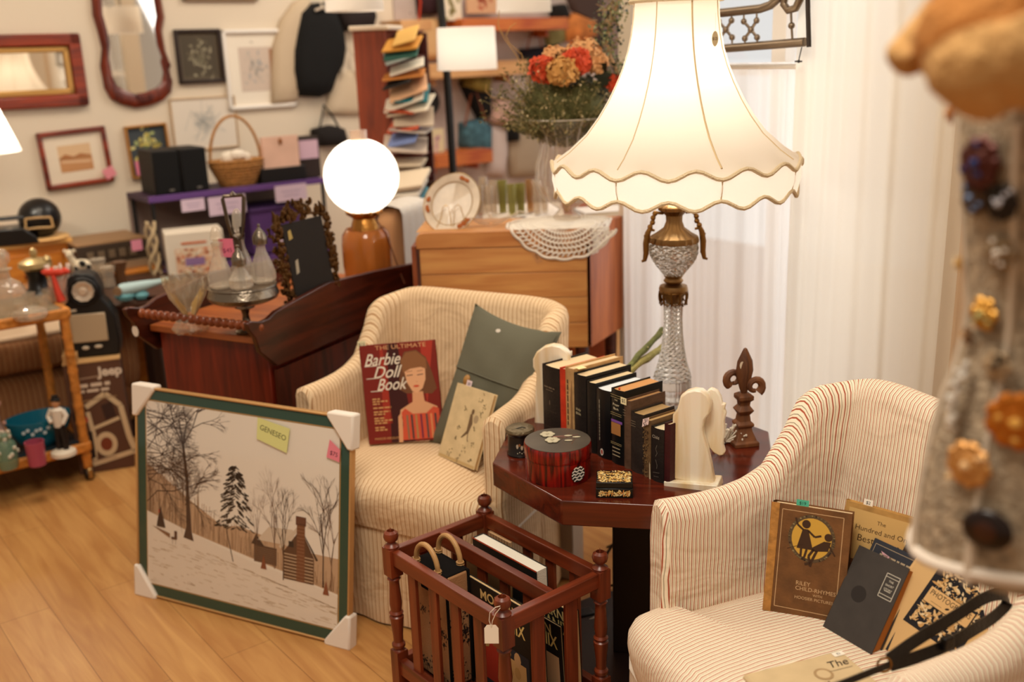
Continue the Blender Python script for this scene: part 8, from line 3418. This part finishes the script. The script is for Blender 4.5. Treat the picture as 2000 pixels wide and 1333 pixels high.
BRO = [
    ('brooch', 'dark ruby and blue stone brooch cluster high on the lace form', 1925, 318, .026, '#4a2018', '#1c2a5c', 1),
    ('brooch', 'dark jewelled brooch with a light blue stone below the ruby cluster', 1915, 385, .018, '#4a3420', '#6a84a8', 1),
    ('brooch', 'black and pearl brooch at upper right of the lace form', 1965, 395, .018, '#2a2018', '#c8c8d0', 1),
    ('brooch', 'rhinestone branch brooch sparkling in the middle of lace form', 1962, 492, .018, '#8a7458', '#f0e8dc', 0),
    ('brooch', 'gold and green leaf brooch at the waist of the lace form', 1932, 612, .018, '#c08a34', '#a8a870', 0),
    ('brooch', 'pale shell and black bow brooch below the waist', 1955, 712, .016, '#b09878', '#1c1612', 0),
    ('brooch', 'large amber gold flower brooch at the right edge', 1990, 820, .030, '#b86a1c', '#e0a850', 1),
    ('brooch', 'round golden rose brooch low on the lace form', 1900, 905, .025, '#c08a4c', '#e0b884', 1),
    ('brooch', 'black oval button brooch at the bottom of the lace form', 1934, 1030, .021, '#1c0f0b', '#3c2014', 2),
    ('brooch', 'coppery dangling brooch on the left edge near fur', 1812, 222, .012, '#b07038', '#c89058', 0),
    ('brooch', 'tiny gold brooch on the left edge of the waist', 1888, 515, .008, '#c89a50', '#e8d0a0', 0),
    ('brooch', 'small dark gold brooch on the left edge above bracelet', 1903, 655, .010, '#6a4a2c', '#c89a68', 0),
]
rnd = random.Random(50)
for nm, lab, px, py, rr, c1, c2, kind in BRO:
    R0 = interp2(py) * fk
    d = ray(px, py)
    # nearest hit on the cylinder of radius R0
    ox, oy = -ax_.x, -ax_.y
    A_ = d.x ** 2 + d.y ** 2
    B_ = ox * d.x + oy * d.y
    C_ = ox * ox + oy * oy - R0 * R0
    disc = B_ * B_ - A_ * C_
    t_ = (-B_ - math.sqrt(disc)) / A_ if disc > 0 else -B_ / A_
    P_ = CAM + d * t_
    ang = math.atan2(P_.y - ax_.y, P_.x - ax_.x)
    nrm_ = Vector((math.cos(ang), math.sin(ang), 0))
    ex = Vector((-math.sin(ang), math.cos(ang), 0))
    P_ = Vector((ax_.x, ax_.y, P_.z)) + nrm_ * (R0 + (.004 if disc > 0 else .0))
    m4 = Matrix(((ex.x, 0, nrm_.x, P_.x), (ex.y, 0, nrm_.y, P_.y), (0, 1, 0, P_.z), (0, 0, 0, 1)))
    r = thing(nm, lab, 'brooch', mat4=m4)
    m = M()
    if kind == 2:
        m.ball((0, 0, .004), rr, 24, s=(1.15, 1, .35))
    else:
        for q in range(9 if kind else 6):
            a_ = q * 2 * math.pi / (9 if kind else 6)
            m.ball((rr * .62 * math.cos(a_), rr * .62 * math.sin(a_), .003), rr * .38, 8, s=(1, 1, .5))
            m.ball((rr * .28 * math.cos(a_ + .3), rr * .28 * math.sin(a_ + .3), .006), rr * .25, 8, s=(1, 1, .6))
    obj('setting', m, mat(c1, .3, 0.0 if kind == 2 else .5, name='brooch_metal'), r)
    m = M().ball((0, 0, .008), rr * .22, 10)
    if kind < 2:
        for q in range(4):
            m.ball((rnd.uniform(-rr, rr) * .7, rnd.uniform(-rr, rr) * .7, .007), rr * .14, 6)
    else:
        m.lathe([(rr * .5, .008), (rr * .52, .0115), (rr * .4, .012)], 20)
    obj('stones', m, mat(c2, .1, name='brooch_stone'), r)
r = thing('rhinestone_bracelet', 'sparkling pearl and rhinestone bracelet pinned down the left side of lace form', 'bracelet', atY(1868, 770, .95))
m = M()
rnd = random.Random(5)
for k in range(26):
    x, y = 1886 - 26 * math.sin(k / 25 * 2.2) + rnd.uniform(-7, 7), 712 + k * 5.0
    q = atY(x, y, .95 + rnd.uniform(-.006, .006)) - r.location
    m.ball(q, .0042, 8)
obj('rhinestones', m, mat('#d8d0c4', .08, .3, name='rhinestone'), r)
o = [c_ for c_ in r.children][0]
o['kind'] = 'stuff'
# fur stole
r = thing('fur_stole', 'caramel brown fur stole draped over the top of the lace dress form', 'stole', atY(1960, 90, .95))
FUR = mat('#b2763a', .95, bump=1.0, bscale=60, var=.35, vscale=9, name='caramel_fur')
PALE = mat('#c89a60', .95, bump=1.0, bscale=60, var=.25, vscale=9, name='pale_fur')
f0 = r.location.copy()


def blob(pts, rad, s=(1, 1, 1), n=16):
    m = M()
    P = curve([Vector(p) for p in pts], 2)
    k = len(P)
    rr = []
    for i in range(k):
        t_ = i / (k - 1) * (len(rad) - 1)
        j = min(int(t_), len(rad) - 2)
        rr.append(rad[j] + (rad[j + 1] - rad[j]) * (t_ - j))
    m.tube(P, rr, n)
    return m


Q = lambda x, y, Y: atY(x, y, Y) - f0
obj('shoulder_roll', blob([Q(1840, 30, .88), Q(1900, 60, .86), Q(1980, 60, .85), Q(2080, 50, .88)], [.035, .052, .062, .055]), FUR, r, smooth=80)
obj('upper_fold', blob([Q(1860, -10, .90), Q(1940, -30, .87), Q(2040, -40, .86), Q(2110, -30, .9)], [.03, .05, .06, .05]), FUR, r, smooth=80)
o = obj('pale_drape', blob([Q(1905, 90, .82), Q(1918, 140, .81), Q(1940, 180, .81), Q(1975, 190, .81)], [.040, .040, .026, .008]), PALE, r, smooth=80)
o['label'] = 'paler honey coloured hanging flap'
obj('right_drape', blob([Q(1985, 60, .81), Q(2010, 120, .80), Q(2030, 180, .80), Q(2035, 205, .80)], [.042, .046, .030, .008]), PALE, r, smooth=80)
obj('paw', blob([Q(1850, 40, .88), Q(1815, 70, .885), Q(1785, 100, .89), Q(1757, 118, .89), Q(1744, 128, .89)], [.026, .021, .019, .016, .008]), PALE, r, smooth=80)
# small handled things beside the dress form
p = atY(1845, 865, 1.02)
r = thing('black_handbag_clasp', 'small black curved clasp poking out left of the lace form', 'clasp', p)
m = M().tube([(0, 0, .028), (-.006, 0, .010), (-.002, 0, -.012), (.008, 0, -.026)], [.004, .006, .006, .003], 8)
obj('clasp_body', m, BLACK, r)
